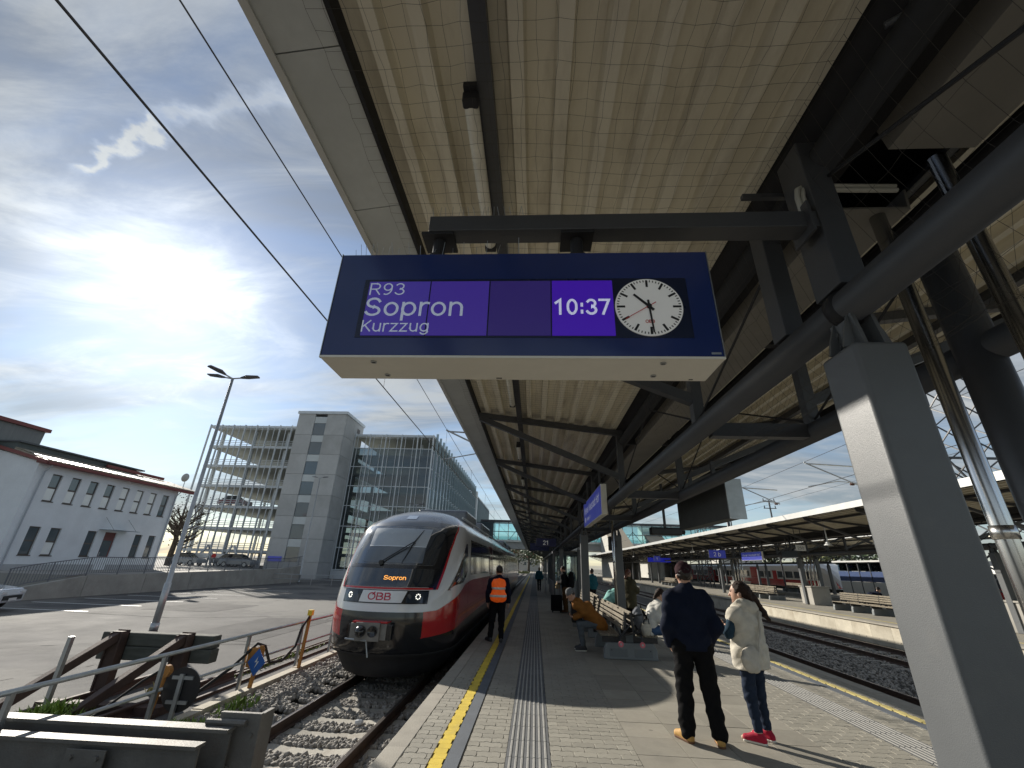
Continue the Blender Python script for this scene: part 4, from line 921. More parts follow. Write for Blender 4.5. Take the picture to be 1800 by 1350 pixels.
# ------------------------------------------------------------------ left white building
bl = thing('white_building', 'white two storey building with red eaves and narrow windows', 'building', (-32, 26, .55))
render_w = M('white_render', (.74, .77, .80), .9, 0, .06, 1, .4, 60, stain=((.5, .52, .54), .4, .5, .8, .4)); eave_r = M('eave_red', (.20, .055, .05), .5, 0, .1, 1.5); tile_m = M('roof_tile', (.34, .30, .23), .5, 0, .3, 3, .3, 20, orand=.12)
wfr = M('window_frame_dark', (.10, .085, .075), .5, 0, .1, 3); wgl = M('window_glass', (.10, .125, .14), .05, 0, .1, .6, spec=.9, coat=.6); blind_sky = M('blind_sky_white', (.86, .88, .86), .3, 0, .03, 3, coat=.5)  # blind panes get a bright white that stands for the reflected sky
LB = 11.4
# wall with window openings, built as piers and bands
ups = [(.80 + i * 1.305, .66) for i in range(8)]; lows = [(.80, .70), (2.1, .70), (4.66, .70), (8.58, .68), (9.9, .67)]; door_w = (6.0, .95)
def wall_x(rows, L, z0, z1, wz0, wz1):
    q = MB(); y = 0
    for a, w in rows: q.bb(-.35, 0, y, a, z0, z1); q.bb(-.35, 0, a, a + w, z0, wz0); q.bb(-.35, 0, a, a + w, wz1, z1); y = a + w
    q.bb(-.35, 0, y, L, z0, z1); return q
part('wall', wall_x(sorted(lows + [door_w]), LB, 0, 3.4, .88, 2.58), render_w, bl); part('wall', wall_x(ups, LB, 3.4, 6.45, 4.15, 5.88), render_w, bl)
part('wall', MB().prism([(0, 0), (0, 6.45), (-8, 8.3), (-8, 0)], 1, -.3, -.002), render_w, bl); part('wall', MB().bb(-8, -.36, LB - .3, LB, 0, 6.6), render_w, bl)
part('plinth', MB().bb(-.02, .03, 0, 5.98, 0, .35), M('plinth_grey', (.42, .43, .44), .9, 0, .1, 2), bl); part('plinth', MB().bb(-.02, .03, 6.97, LB, 0, .35), MATS['plinth_grey'], bl)
for grp_, z0, z1 in ((ups, 4.15, 5.88), (lows, .88, 2.58)):
    for i, (a, w_) in enumerate(grp_):
        f = part('window', MB().bb(-.14, -.10, a, a + .06, z0, z1).bb(-.14, -.10, a + w_ - .06, a + w_, z0, z1).bb(-.14, -.10, a + .06, a + w_ - .06, z0, z0 + .07).bb(-.14, -.10, a + .06, a + w_ - .06, z1 - .07, z1).bb(-.14, -.10, a + .06, a + w_ - .06, (z0 + z1) / 2 - .05, (z0 + z1) / 2 + .05), wfr, bl)
        up_blind = grp_ is ups and 4 <= i <= 6; lo_blind = (grp_ is ups and i < 7) or (grp_ is lows and i == 1)
        zm = (z0 + z1) / 2
        part('pane', MB().bb(-.13, -.12, a + .06, a + w_ - .06, z0 + .07, zm - .05), blind_sky if lo_blind else wgl, f); part('pane', MB().bb(-.13, -.12, a + .06, a + w_ - .06, zm + .05, z1 - .07), blind_sky if up_blind else wgl, f)
        part('sill', MB().bb(-.1, .05, a - .03, a + w_ + .03, z0 - .05, z0), wfr, f)
d = part('door', MB().bb(-.16, -.10, 6.0, 6.95, 0, 2.58), M('door_red', (.17, .055, .05), .5, 0, .15, 2), bl); part('door_glass', MB().bb(-.098, -.09, 6.12, 6.82, .9, 2.0), wgl, d); part('handle', MB().bb(-.09, -.05, 6.14, 6.20, .95, 1.2), galv, d)
aw = part('awning', MB().bb(0, 1.1, 5.4, 7.7, 2.70, 2.73), GLASS('awning_glass', (.75, .85, .85)), bl)
for y in (5.6, 7.5): part('awning_rod', MB().tube([(.0, y, 3.6), (.95, y, 2.74)], .012, 6), galv, aw)
part('eave', MB().prism([(.55, 6.32), (.62, 6.36), (.62, 6.52), (.0, 6.64), (-.2, 6.6), (-.2, 6.4)], 1, -.35, LB + 1.4), eave_r, bl)
part('gable_trim', MB().prism([(.62, 6.36), (.62, 6.56), (-8, 8.62), (-8, 8.4)], 1, -.5, -.30), eave_r, bl)
rf = part('roof', MB().prism([(.62, 6.525), (.62, 6.56), (-2.2, 7.35), (-2.2, 7.25)], 1, -.3, LB + 1.4), tile_m, bl)
tl_me = MB().prism([(0, 0), (.36, -.105), (.36, -.085), (0, .035)], 1, 0, .40).mesh('tile', tile_m)
for r_ in range(8):
    for k in range(32): part('tile', tl_me, None, rf, loc=(-2.2 + r_ * .345, -.3 + k * .405 + (r_ % 2) * .1, 7.37 - r_ * .0965 + random.uniform(0, .02)))
part('upper_wall', MB().bb(-8, -2.25, -.2, LB - 2.5, 7.2, 7.75), M('metal_dark_green', (.09, .11, .11), .6, 0, .1, 2), bl); part('ridge_cap', MB().bb(-8, -2.05, -.3, LB - 1.9, 7.755, 7.86), M('ridge_metal', (.10, .11, .12), .5, .2, .1, 2), bl)
part('ridge_trim', MB().bb(-2.1, -1.95, 6.0, LB + .2, 7.40, 7.62), eave_r, bl)
up = part('rear_block', MB().bb(-14, -4, -1.5, 2.4, 6.5, 9.15), M('clad_grey', (.20, .21, .21), .7, 0, .12, 1, stretch=(1, 8, .3)), bl); part('block_trim', MB().bb(-14.2, -3.8, -1.7, 2.6, 9.155, 9.4), eave_r, up)
for y in (.16, LB - .25): part('downpipe', MB().tube([(.45, y, 6.35), (.1, y, 5.9), (.06, y, 0)], .04, 8), M('pipe_grey', (.38, .41, .45), .5, 0, .08, 2), bl)
dsh = thing('satellite_dish', 'round pale satellite dish on the roof end of the white building', 'satellite dish', (-32.0, 37.6, 7.5)); part('bowl', MB().lathe([(.05, -.12), (.25, -.06), (.38, .0), (.36, .02), (.2, -.02)], (0, 0, .75), 20, 'Y'), M('dish_grey', (.45, .45, .43), .5, 0, .08, 2), dsh, smooth=True); part('mast', MB().tube([(0, .1, -.3), (0, .1, .75)], .03, 8), galv, dsh)
# terrace retaining wall and railing
rw = thing('retaining_wall', 'grey concrete ramp wall with vertical bar railing before the white building', 'retaining wall', (-25, 20, GZ))
ramp = [(0, .0), (1.2, .55), (5, 1.06), (11, 1.14), (26, 1.35), (28.5, 1.6)]
def rz_(y): return float(np.interp(y, [p[0] for p in ramp], [p[1] for p in ramp]))
q = MB(); 
for i in range(7):
    a, b = 1.0 + i * 3.93, 1.0 + (i + 1) * 3.93 - .03
    part('wall_panel', MB().prism([(a, 0), (b, 0), (b, rz_(b)), (a, rz_(a))], 0, -.3, 0), conc, rw)
railm = M('railing_grey', (.16, .17, .19), .5, .3, .1, 3)
part('handrail', MB().tube([(-.1, y, rz_(y) + .95) for y in (1, 2, 3, 5, 8, 11, 18, 26, 28.5)], .025, 6), railm, rw); part('bottom_rail', MB().tube([(-.1, y, rz_(y) + .12) for y in (1, 2, 3, 5, 8, 11, 18, 26, 28.5)], .018, 6), railm, rw)
bal = MB().bb(-.009, .009, -.009, .009, .12, .95).mesh('baluster', railm); ps = MB().bb(-.022, .022, -.022, .022, 0, .95).mesh('rail_post', railm)
for i in range(200):
    y = 1.05 + i * .137; part('baluster' if i % 14 else 'rail_post', bal if i % 14 else ps, None, rw, loc=(-.1, y, rz_(y)))
# ------------------------------------------------------------------ parking garage
gr = thing('parking_garage', 'tall open parking garage with concrete stair tower and glass facade', 'parking garage', (-15.2, 57, GZ))
GX, GY = -15.2, 57.
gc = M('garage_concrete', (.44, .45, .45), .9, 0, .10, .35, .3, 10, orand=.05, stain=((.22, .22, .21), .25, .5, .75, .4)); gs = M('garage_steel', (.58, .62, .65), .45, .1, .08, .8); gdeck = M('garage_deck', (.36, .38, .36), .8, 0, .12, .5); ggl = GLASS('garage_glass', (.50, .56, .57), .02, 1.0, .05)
LV = 2.78; NL = 7; TOP = 19.6
X = lambda x: x - GX; Yg = lambda y: y - GY
# tower of cast panels, window strip in the middle
def twr(x0, x1, z0, z1, y=0): part('tower_panel', MB().bb(x0 + .02, x1 - .02, y, y + .3, z0 + .015, z1 - .015), gc, gr)
tx0, tx1 = X(-34.4), X(-27.3); sx0, sx1 = X(-31.9), X(-30.15)
zs_ = [0] + [1.9 + LV * i for i in range(7)] + [21.7]
for i in range(len(zs_) - 1):
    twr(tx0, sx0, zs_[i], zs_[i + 1]); twr(sx1, tx1, zs_[i], zs_[i + 1])
    if i: 
        pz = zs_[i]; w_ = part('tower_window', MB().bb(sx0, sx1, .12, .15, pz, pz + 1.75), wgl, gr); part('spandrel', MB().bb(sx0, sx1, .10, .16, pz + 1.78, pz + LV - .05), M('pale_panel', (.52, .56, .57), .4, 0, .06, 1), gr)
        for k in range(4): part('stair_flight', MB().beam((sx0 + .1, .6, pz + .1 + .3 * k), (sx1, .6, pz + .5 + .3 * k), .05, .06), gs, w_)
    for (a, b) in ((.32, 3.3), (3.32, 6.6)): part('tower_panel', MB().bb(tx1 - .3, tx1 - .002, a, b, zs_[i] + .015, zs_[i + 1] - .015), gc, gr)
part('tower_panel', MB().bb(sx0, sx1, .0, .3, 0, 1.88), gc, gr)
part('tower_back', MB().bb(tx0, tx1 - .32, 6.2, 6.5, 0, 21.7), gc, gr); part('tower_side', MB().bb(tx0 + .0, tx0 + .3, .32, 6.2, 0, 21.7), gc, gr)
part('tower_cap', MB().bb(tx0 - .15, tx1 + .15, -.15, 6.75, 21.7, 22.1), gs, gr); part('roof_vent', MB().bb(tx1 - .01, tx1 + .02, 4.4, 5.4, 20.2, 20.9), wfr, gr)
# decks
for i in range(NL + 1):
    z = LV * i + .05
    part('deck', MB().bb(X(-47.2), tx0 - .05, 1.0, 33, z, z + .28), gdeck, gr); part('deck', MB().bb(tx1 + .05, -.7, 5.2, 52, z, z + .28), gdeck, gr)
    if i and i < NL + 1:
        part('deck_edge', MB().bb(X(-47.2), tx0 - .05, .86, .98, z - .02, z + .32), gs, gr)
        [part('crash_rail', MB().bb(X(-47), tx0 - .1, 1.1, 1.15, z + dz_, z + dz_ + .07), gs, gr) for dz_ in (.55, .8, 1.05)] if i < NL else None
    if i < NL:
        for x in (-46.5, -41.5, -36.5):
            for y in (2, 16, 31): part('deck_column', MB().bb(X(x) - .15, X(x) + .15, y, y + .3, z + .28, z + LV), gs, gr)
        for x in (-25, -18):
            for y in (8, 20, 32, 46): part('deck_column', MB().bb(X(x) - .15, X(x) + .15, y, y + .3, z + .28, z + LV), gs, gr)
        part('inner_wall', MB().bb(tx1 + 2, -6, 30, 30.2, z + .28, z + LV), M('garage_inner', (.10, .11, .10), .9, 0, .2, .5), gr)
        if i % 2: part('coloured_parapet', MB().bb(tx1 + .6, -1.5, 12, 12.15, z + .28, z + 1.3), M('parapet_%d' % i, [(.45, .33, .06), (.3, .1, .07), (.1, .22, .12), (.4, .3, .08)][i // 2], .7, 0, .1, 1), gr)
part('roof_deck', MB().bb(X(-47.6), tx0 - .05, .5, 33, TOP, TOP + .35), gs, gr); part('roof_deck', MB().bb(tx1 + .05, .0, 4.1, 52, TOP, TOP + .35), gs, gr)
part('roof_deck', MB().bb(-9.5, .0, 52.2, 88, TOP - .9, TOP - .6), gs, gr); part('deep_wall', MB().bb(-9.4, -.6, 53, 88, 0, TOP - .9), gdeck, gr)
mul = MB().bb(-.06, .06, -.12, .12, 0, TOP + .35).mesh('mullion', gs)
for k in range(8): part('mullion', mul, None, gr, loc=(X(-47.3) + k * (12.9 / 7.4), .2, 0))
thin = MB().bb(-.03, .03, -.05, .05, 0, TOP + .3).mesh('bar', gs)
for k in range(7): part('bar', thin, None, gr, loc=(X(-47.3) + (k + .5) * (12.9 / 7.4), .25, 0))
for k in range(10): part('bar', thin, None, gr, loc=(tx1 + (k + .5) * (0 - tx1) / 10 + .0, 3.9, 0))
nb = 5; bw = (0 - tx1) / nb
bar = MB().bb(.06, bw - .06, -.05, .05, -.05, .05).mesh('transom', gs); pane = MB().bb(.07, bw - .07, -.01, .01, .06, LV - .06).mesh('pane', ggl)
for k in range(nb + 1):
    part('mullion', mul, None, gr, loc=(tx1 + k * bw - (.1 if k == nb else -.1 if k == 0 else 0), 4.0, 0))
    if k < nb:
        for i in range(NL):
            part('transom', bar, None, gr, loc=(tx1 + k * bw, 4.0, LV * i + 1.1)); part('pane', pane, None, gr, loc=(tx1 + k * bw, 4.02, LV * i + 1.1)) if i < NL - 1 else None
bar2 = MB().bb(-.05, .05, .06, 2.34, -.05, .05).mesh('transom', gs); pane2 = MB().bb(-.01, .01, .07, 2.33, .06, LV - .06).mesh('pane', ggl); fin = MB().bb(-.05, .32, -.02, .02, 0, LV - .15).mesh('fin', M('fin_glass', (.34, .42, .45), .15, .3, .1, 1))
for k in range(20):
    part('mullion', mul, None, gr, loc=(-.1, 4.2 + k * 2.4, 0))
    for i in range(NL):
        part('transom', bar2, None, gr, loc=(-.1, 4.2 + k * 2.4, LV * i + 1.1)); 
        if i < NL - 1: part('pane', pane2, None, gr, loc=(-.1, 4.2 + k * 2.4, LV * i + 1.1))
        part('fin', fin, None, gr, loc=(.05, 4.2 + k * 2.4 + 1.2, LV * i + 1.2))
part('stair_shaft', MB().bb(-.5, .5, 52.3, 54.0, 0, TOP - .2), M('white_shaft', (.62, .66, .68), .4, 0, .05, 1), gr)
for k in range(16): part('fin', MB().bb(-.02, .35, 55 + k * 2, 55.12 + k * 2, 0, TOP - 1.2), MATS['fin_glass'], gr)
for a, b in (((X(-45), .2, .2), (X(-42.5), .2, 3.6)), ((X(-40), .2, .2), (X(-42.5), .2, 3.6)), ((X(-42.3), .2, 3.6), (X(-41.2), .2, .2)), ((X(-39.0), .2, 3.6), (X(-37.2), .2, .2)), ((X(-39.3), .2, 3.6), (X(-41), .2, .2))): part('brace', MB().beam(a, b, .2, .2), gs, gr)
part('entry_sign', MB().bb(X(-46), X(-42), .0, .1, 2.0, 2.6), white_p, gr); part('entry_sign', MB().bb(X(-41.5), X(-37.6), .0, .1, 2.0, 2.6), white_p, gr)
sgn = part('no_entry_disc', MB().lathe([(.3, -.05), (.3, 0)], (X(-41.2), -.02, 2.3), 16, 'Y'), M('sign_red', (.5, .03, .03), .5, 0, .05, 2), gr)
part('blue_sign', MB().bb(tx0 + .4, tx0 + 2.2, -.1, -.04, 1.9, 2.5), blue, gr); part('plinth_panel', MB().bb(tx1 + .1, -9, 3.6, 3.9, 0, 1.0), M('pale_plinth', (.5, .53, .55), .6, 0, .06, 1), gr)
gf = thing('barrier_rail', 'low galvanised tube barrier in front of the parking garage', 'barrier', (-27.2, 43.5, GZ)); part('rail', MB().tube([(0, 0, .9), (12, 0, .9)], .03, 6), galv, gf); part('rail', MB().tube([(0, 0, .5), (12, 0, .5)], .02, 6), galv, gf)
for k in range(7): part('post', MB().tube([(k * 2, 0, 0), (k * 2, 0, .9)], .03, 6), galv, gf)
# shadow side painted bay lines on the asphalt
bay = struct('bay_marking', MB().bb(-24, -18.5, 19.0, 19.1, GZ + .002, GZ + .006), white_p)
for k, y in enumerate((21.6, 24.2, 26.8, 29.4, 32, 34.6)): struct('bay_marking', MB().bb(-24, -18.5, y, y + .1, GZ + .002, GZ + .006), white_p)
# ------------------------------------------------------------------ track side furniture on the left
def wood(name, c): return M(name, c, .85, 0, .35, 3, .6, 30, stretch=(1, 6, 6), orand=.1)
tim = wood('old_timber', (.075, .08, .07))
greyst = M('weathered_steel', (.14, .135, .125), .6, .25, .2, 3, .3, 50, stain=((.11, .08, .06), 4, .52, .75, .5))
kb = MB().bb(-5.36, -5.18, .005, .99, -.75, -.50).mesh('edging_stone', conc_lt)
ke = thing('edging', 'narrow pale concrete edging between ballast and asphalt', 'kerb', (0, 0, 0))
for i in range(34): part('edging_stone', kb, None, ke, loc=(random.uniform(-.006, .006), 6.9 + i, random.uniform(-.01, .01)))
hr = thing('tube_fence', 'galvanised two rail tube fence along the left of the track', 'fence', (-5.45, 4.5, GZ))
part('top_rail', MB().tube([(0, 0, .90), (0, 35, .92)], .03, 8), galv, hr, smooth=True); part('mid_rail', MB().tube([(0, 0, .45), (0, 35, .46)], .024, 8), galv, hr, smooth=True)
for y in (.6, 2.62, 4.65, 6.7, 8.4, 10.4, 13, 16, 19, 22, 25, 28, 31, 34): part('post', MB().bb(-.025, .025, y - .025, y + .025, 0, .9), galv, hr)
dr = thing('slot_drain', 'pair of rusty old rails let into the asphalt behind the fence', 'old rails', (-6.3, 4, GZ))
for x in (0, .14, .55): part('rail_strip', MB().bb(x, x + .05, 3, 40, 0, .05), rust, dr)
st = thing('lone_post', 'slanting bare galvanised post at the left edge of the track area', 'post', (-7.15, 7.25, GZ)); part('post', MB().bb(-.03, .03, -.03, .03, 0, 1.06), galv, st); part('arm', MB().tube([(0, 0, .15), (-.5, .1, .02)], .02, 6), galv, st)
# old timber buffer stop
ob = thing('old_buffer_stop', 'old brown buffer stop with weathered timber plank behind the fence', 'buffer stop', (-6.7, 8.5, GZ))
part('plank', MB().bb(-1.0, 1.08, -.12, .10, .55, .76), tim, ob, bev=.02); part('plank', MB().bb(-1.02, 1.06, -.11, .11, .765, .97), tim, ob, bev=.02)
for x in (-.62, .60):
    part('upright', MB().bb(x - .09, x + .09, -.26, -.13, -.05, 1.0).bb(x - .12, x - .09, -.28, -.125, -.05, .98).bb(x + .09, x + .12, -.28, -.125, -.05, .98), rust, ob); part('strut', MB().beam((x, -.22, .93), (x - .55, -1.55, .0), .16, .13), rust, ob, bev=.01)
    part('base_rail', MB().prism([(x + a, b) for a, b in rail_prof], 1, -1.9, 1.5), rust, ob)
part('foot_beam', MB().bb(-1.0, 1.0, -.9, -.7, -.02, .12), rust, ob); part('strap', MB().bb(-.72, -.50, -.14, -.125, .54, 1.02), rust, ob); part('strap', MB().bb(.48, .72, -.14, -.125, .54, 1.02), rust, ob)
# near steel buffer stop
nb_ = thing('buffer_stop', 'weathered grey steel buffer stop beams in the bottom left corner', 'buffer stop', (-4.4, 5.2, RAIL_Z - .15))
def ibeam(y, z0, z1, x0, x1, fw): return MB().bb(x0, x1, y - fw / 2, y + fw / 2, z1 - .03, z1).bb(x0, x1, y - fw / 2, y + fw / 2, z0, z0 + .03).bb(x0, x1, y - .012, y + .012, z0 + .03, z1 - .03)
part('rear_beam', ibeam(.05, .50, .86, -4, 1.32, .16), greyst, nb_); part('front_beam', ibeam(-.22, .46, .80, -4, 1.2, .14), greyst, nb_)
part('end_plate', MB().bb(1.10, 1.55, .14, .19, -.1, .96), greyst, nb_, bev=.006); part('end_post', MB().bb(1.50, 1.545, .19, .40, -.1, .95), greyst, nb_)
part('joint_plate', MB().bb(-.05, .35, -.31, -.295, .45, .74), greyst, nb_, bev=.004)
for x in (.02, .28):
    for z in (.53, .68): part('bolt', MB().tube([(x, -.295, z), (x, -.335, z)], .022, 6), greyst, nb_)
for x, z in ((1.18, .88), (1.26, .88), (1.48, .78)): part('bolt', MB().tube([(x, .14, z), (x, .115, z)], .02, 6), greyst, nb_)
part('strut', MB().beam((.2, -.33, .56), (-.5, -1.6, .1), .12, .1), greyst, nb_, bev=.006); part('rail_top', MB().tube([(1.0, .1, .885), (1.42, .1, .885)], .03, 8), greyst, nb_)
part('strut', MB().beam((-1.9, .2, .60), (-2.0, 1.1, .3), .3, .22), greyst, nb_, bev=.006)
# signal disc seen from behind, orange posts, power post, diamond sign
ds = thing('signal_disc', 'round black signal disc seen from behind on a short post', 'signal', (-5.14, 7.2, GZ - .12))
part('disc', MB().lathe([(.28, -.008), (.28, .008)], (-.02, .04, .58), 28, 'Y'), black, ds); part('post', MB().bb(-.055, .0, -.02, .02, 0, .78), galv, ds); 
for z in (.73, .43): part('clamp', MB().bb(-.18, .14, .005, .03, z - .022, z + .022), galv, ds)
orng = M('orange_paint', (.42, .19, .04), .6, 0, .2, 5, stain=((.2, .1, .05), 6, .5, .75, .5))
os_ = thing('cable_post', 'short rusty orange cable post beside the black signal disc', 'post', (-5.6, 7.3, GZ)); part('post', MB().beam((0, 0, 0), (.08, 0, .62), .06, .05), orng, os_); part('head', MB().lathe([(.085, -.04), (.085, .04)], (.085, 0, .66), 12, 'Y'), orng, os_); part('cable', MB().tube([(.06, -.03, .70), (-.15, -.1, .55), (-.45, -.4, .2), (-.75, -.9, .0), (-1.2, -1.6, .02)], .018, 7), rubber, os_, smooth=True)
yp = thing('cable_post', 'orange cable post with yellow top and black hanging cable left of the train', 'post', (-5.22, 10.9, GZ - .05)); part('post', MB().beam((0, 0, 0), (.05, 0, 1.16), .055, .055), orng, yp); part('cap', MB().bb(.0, .10, -.05, .05, 1.13, 1.24), yellow, yp)
part('cable', MB().tube([(.05, -.04, 1.1), (-.02, -.15, .9), (-.02, -.3, .55), (-.03, -.75, .36), (-.06, -1.15, .4), (-.08, -1.4, .72), (-.1, -1.65, .80), (-.3, -2.0, .45), (-.55, -2.6, .1), (-.6, -3.4, .02)], .028, 8), rubber, yp, smooth=True)
bs = thing('diamond_sign', 'blue diamond sign with white flash on a leaning orange post', 'sign', (-5.25, 9.15, GZ - .05)); part('post', MB().beam((-.02, .05, 0), (.08, .02, .78), .06, .05), orng, bs); part('junction_box', MB().bb(-.16, .10, .0, .12, .42, .74), orng, bs, bev=.02)
dm = part('plate', MB().add([(.07, -.05, .30), (.24, -.05, .52), (.07, -.05, .74), (-.10, -.05, .52), (.07, -.035, .30), (.24, -.035, .52), (.07, -.035, .74), (-.10, -.035, .52)], [(0, 1, 2, 3), (7, 6, 5, 4), (0, 4, 5, 1), (1, 5, 6, 2), (2, 6, 7, 3), (3, 7, 4, 0)]), M('diamond_blue', (.03, .12, .42), .4, 0, .1, 3), bs)
part('flash', MB().add([(.09, -.053, .62), (.04, -.053, .52), (.085, -.053, .53), (.05, -.053, .42), (.12, -.053, .54), (.075, -.053, .53)], [(0, 1, 2, 5), (2, 3, 4, 5)]), white_p, dm)
# weeds
leafg = M('weed_green', (.17, .26, .04), .7, 0, .35, 9); dryg = M('weed_dry', (.30, .27, .10), .8, 0, .3, 9)
def weeds(cx, cy, z, rx, ry, n, h, mat, label):
    q = MB()
    for i in range(n):
        a = random.uniform(0, 6.28); r = random.random() ** .6; x, y = cx + rx * r * math.cos(a), cy + ry * r * math.sin(a); hh = h * random.uniform(.4, 1) * (1.15 - .6 * r); t = random.uniform(0, 6.28); l = random.uniform(.2, .8) * hh; w = random.uniform(.006, .016)
        dx, dy = math.cos(t), math.sin(t); px, py = -dy * w, dx * w
        q.add([(x - px, y - py, z), (x + px, y + py, z), (x + dx * l * .5 + px * 1.4, y + dy * l * .5 + py * 1.4, z + hh * .7), (x + dx * l, y + dy * l, z + hh), (x + dx * l * .5 - px * 1.4, y + dy * l * .5 - py * 1.4, z + hh * .7)], [(0, 1, 2, 4), (4, 2, 3)])
    o = part('weeds', q, mat, None, kind='stuff', flip=False); tag(o, label, 'weeds')
weeds(-6.8, 7.05, GZ, .5, .4, 700, .34, leafg, 'bright green weeds under the old buffer stop strut'); weeds(-4.95, 6.9, -.62, .45, .6, 420, .27, leafg, 'green weeds around the signal disc post'); weeds(-4.95, 8.4, -.62, .2, .6, 160, .2, leafg, 'thin green weeds beside the edging near the diamond sign')
weeds(-6.6, 8.9, GZ, .3, .3, 200, .22, dryg, 'dry yellow grass tuft behind the old buffer stop'); weeds(-6.1, 12, GZ, .12, 2.4, 200, .1, leafg, 'low weeds along the asphalt edge by the fence')
# litter by the kerb
lt = [(-1.78, 6.75, (.55, .3, .2), 'crumpled pinkish cup lying by the kerb foot'), (-1.72, 8.6, (.6, .62, .6), 'small white bottle lying under the kerb'), (-2.9, 8.4, (.65, .66, .66), 'tiny white carton between the rails'), (-1.75, 5.7, (.6, .6, .58), 'white paper scrap in the ballast at the kerb')]
for x, y, c_, lab in lt:
    o = part('litter', MB().lathe([(.035, 0), (.045, .05), (.04, .1), (.018, .13)], (0, 0, 0), 8, 'X'), M('litter_%d' % int(y * 100), c_, .5, 0, .2, 8), None, loc=(x, y, -.70), rz=random.uniform(0, 3)); tag(o, lab, 'litter')
# ------------------------------------------------------------------ cars
cg = M('car_glass', (.015, .02, .025), .05, 0, .1, 1, spec=.8); tyre = M('tyre', (.02, .02, .02), .85, 0, .2, 6)
def car(name, label, loc, rz, col, group=None, detail=True):
    t = thing(name, label, 'car', loc, rz, group); paint = M('car_paint_%s' % '_'.join('%d' % (c * 100) for c in col), col, .22, .1, .05, 1, coat=.8)
    low = [(-2.1, .32), (-2.12, .62), (-2.0, .82), (-1.1, .95), (1.3, .98), (2.0, .90), (2.12, .7), (2.1, .32)]
    roof = [(-1.15, .94), (-.35, 1.42), (.2, 1.5), (1.0, 1.46), (1.75, 1.0), (1.3, .96)]
    def loft(prof, w0, w1, k=1.0):
        q = MB(); ws_ = [(-w0, 1), (-w1, .5), (w1, .5), (w0, 1)]; n = len(prof)
        for sx, f in ((-1, 0), (-.86, 1), (.86, 1), (1, 0)):
            for y, z in prof: q.v.append((sx * (w0 if z < .9 else w1), y * (1 if f else .97), z * (1 if f else .985)))
        q.f = [tuple(range(n - 1, -1, -1)), tuple(range(3 * n, 4 * n))] + [(j * n + i, j * n + (i + 1) % n, (j + 1) * n + (i + 1) % n, (j + 1) * n + i) for j in range(3) for i in range(n)]
        return q
    part('body', loft(low, .88, .84), paint, t, bev=.05, seg=3, smooth=False); part('cabin', loft(roof, .78, .66), cg, t, bev=.04, seg=2); part('roof_panel', MB().bb(-.62, .62, -.3, 1.0, 1.475, 1.512), paint, t, bev=.02)
    if detail:
        for s in (-1, 1):
            part('headlight', MB().box((s * .62, -2.08, .68), (.34, .1, .14)), M('headlight_clear', (.6, .62, .65), .1, 0, .05, 3, coat=.6), t, bev=.03); part('mirror', MB().box((s * .95, -.75, 1.0), (.16, .1, .12)), paint, t, bev=.03)
        part('grille', MB().box((0, -2.11, .5), (1.2, .06, .16)), black, t); part('number_plate', MB().box((0, -2.14, .44), (.5, .02, .1)), white_p, t)
    for s in (-.8, .8):
        for y in (-1.3, 1.3):
            w = part('wheel', MB().lathe([(.2, -.09), (.31, -.09), (.32, -.06), (.32, .06), (.31, .09), (.2, .09)], (s, y, .32), 20, 'X'), tyre, t); part('rim', MB().lathe([(.2, -.093), (.2, .093)], (s, y, .32), 12, 'X'), galv, w)
    return t
car('parked_car', 'white parked car cut by the left edge of the picture', (-22.9, 17.2, GZ), R(115), (.62, .65, .68))
ci = 0
labs = ['dark red car parked on an upper deck of the garage', 'silver car parked under the garage beside the entrance', 'dark car parked under the garage left of the tower', 'white car parked low under the garage', 'grey car parked at the garage entry sign']
for (x, y, z, rz, c_), lb in zip([(-42.5, 60, GZ + LV * 3 + .36, 90, (.16, .02, .02)), (-44, 56, .55, 90, (.4, .42, .44)), (-38.5, 57, .55, 80, (.05, .06, .07)), (-41, 60, .55, 95, (.6, .6, .6)), (-36.5, 55.2, .55, 90, (.2, .22, .24))], labs):
    car('parked_car', lb, (x, y, z), R(rz), c_, 'cars parked in the garage', False)
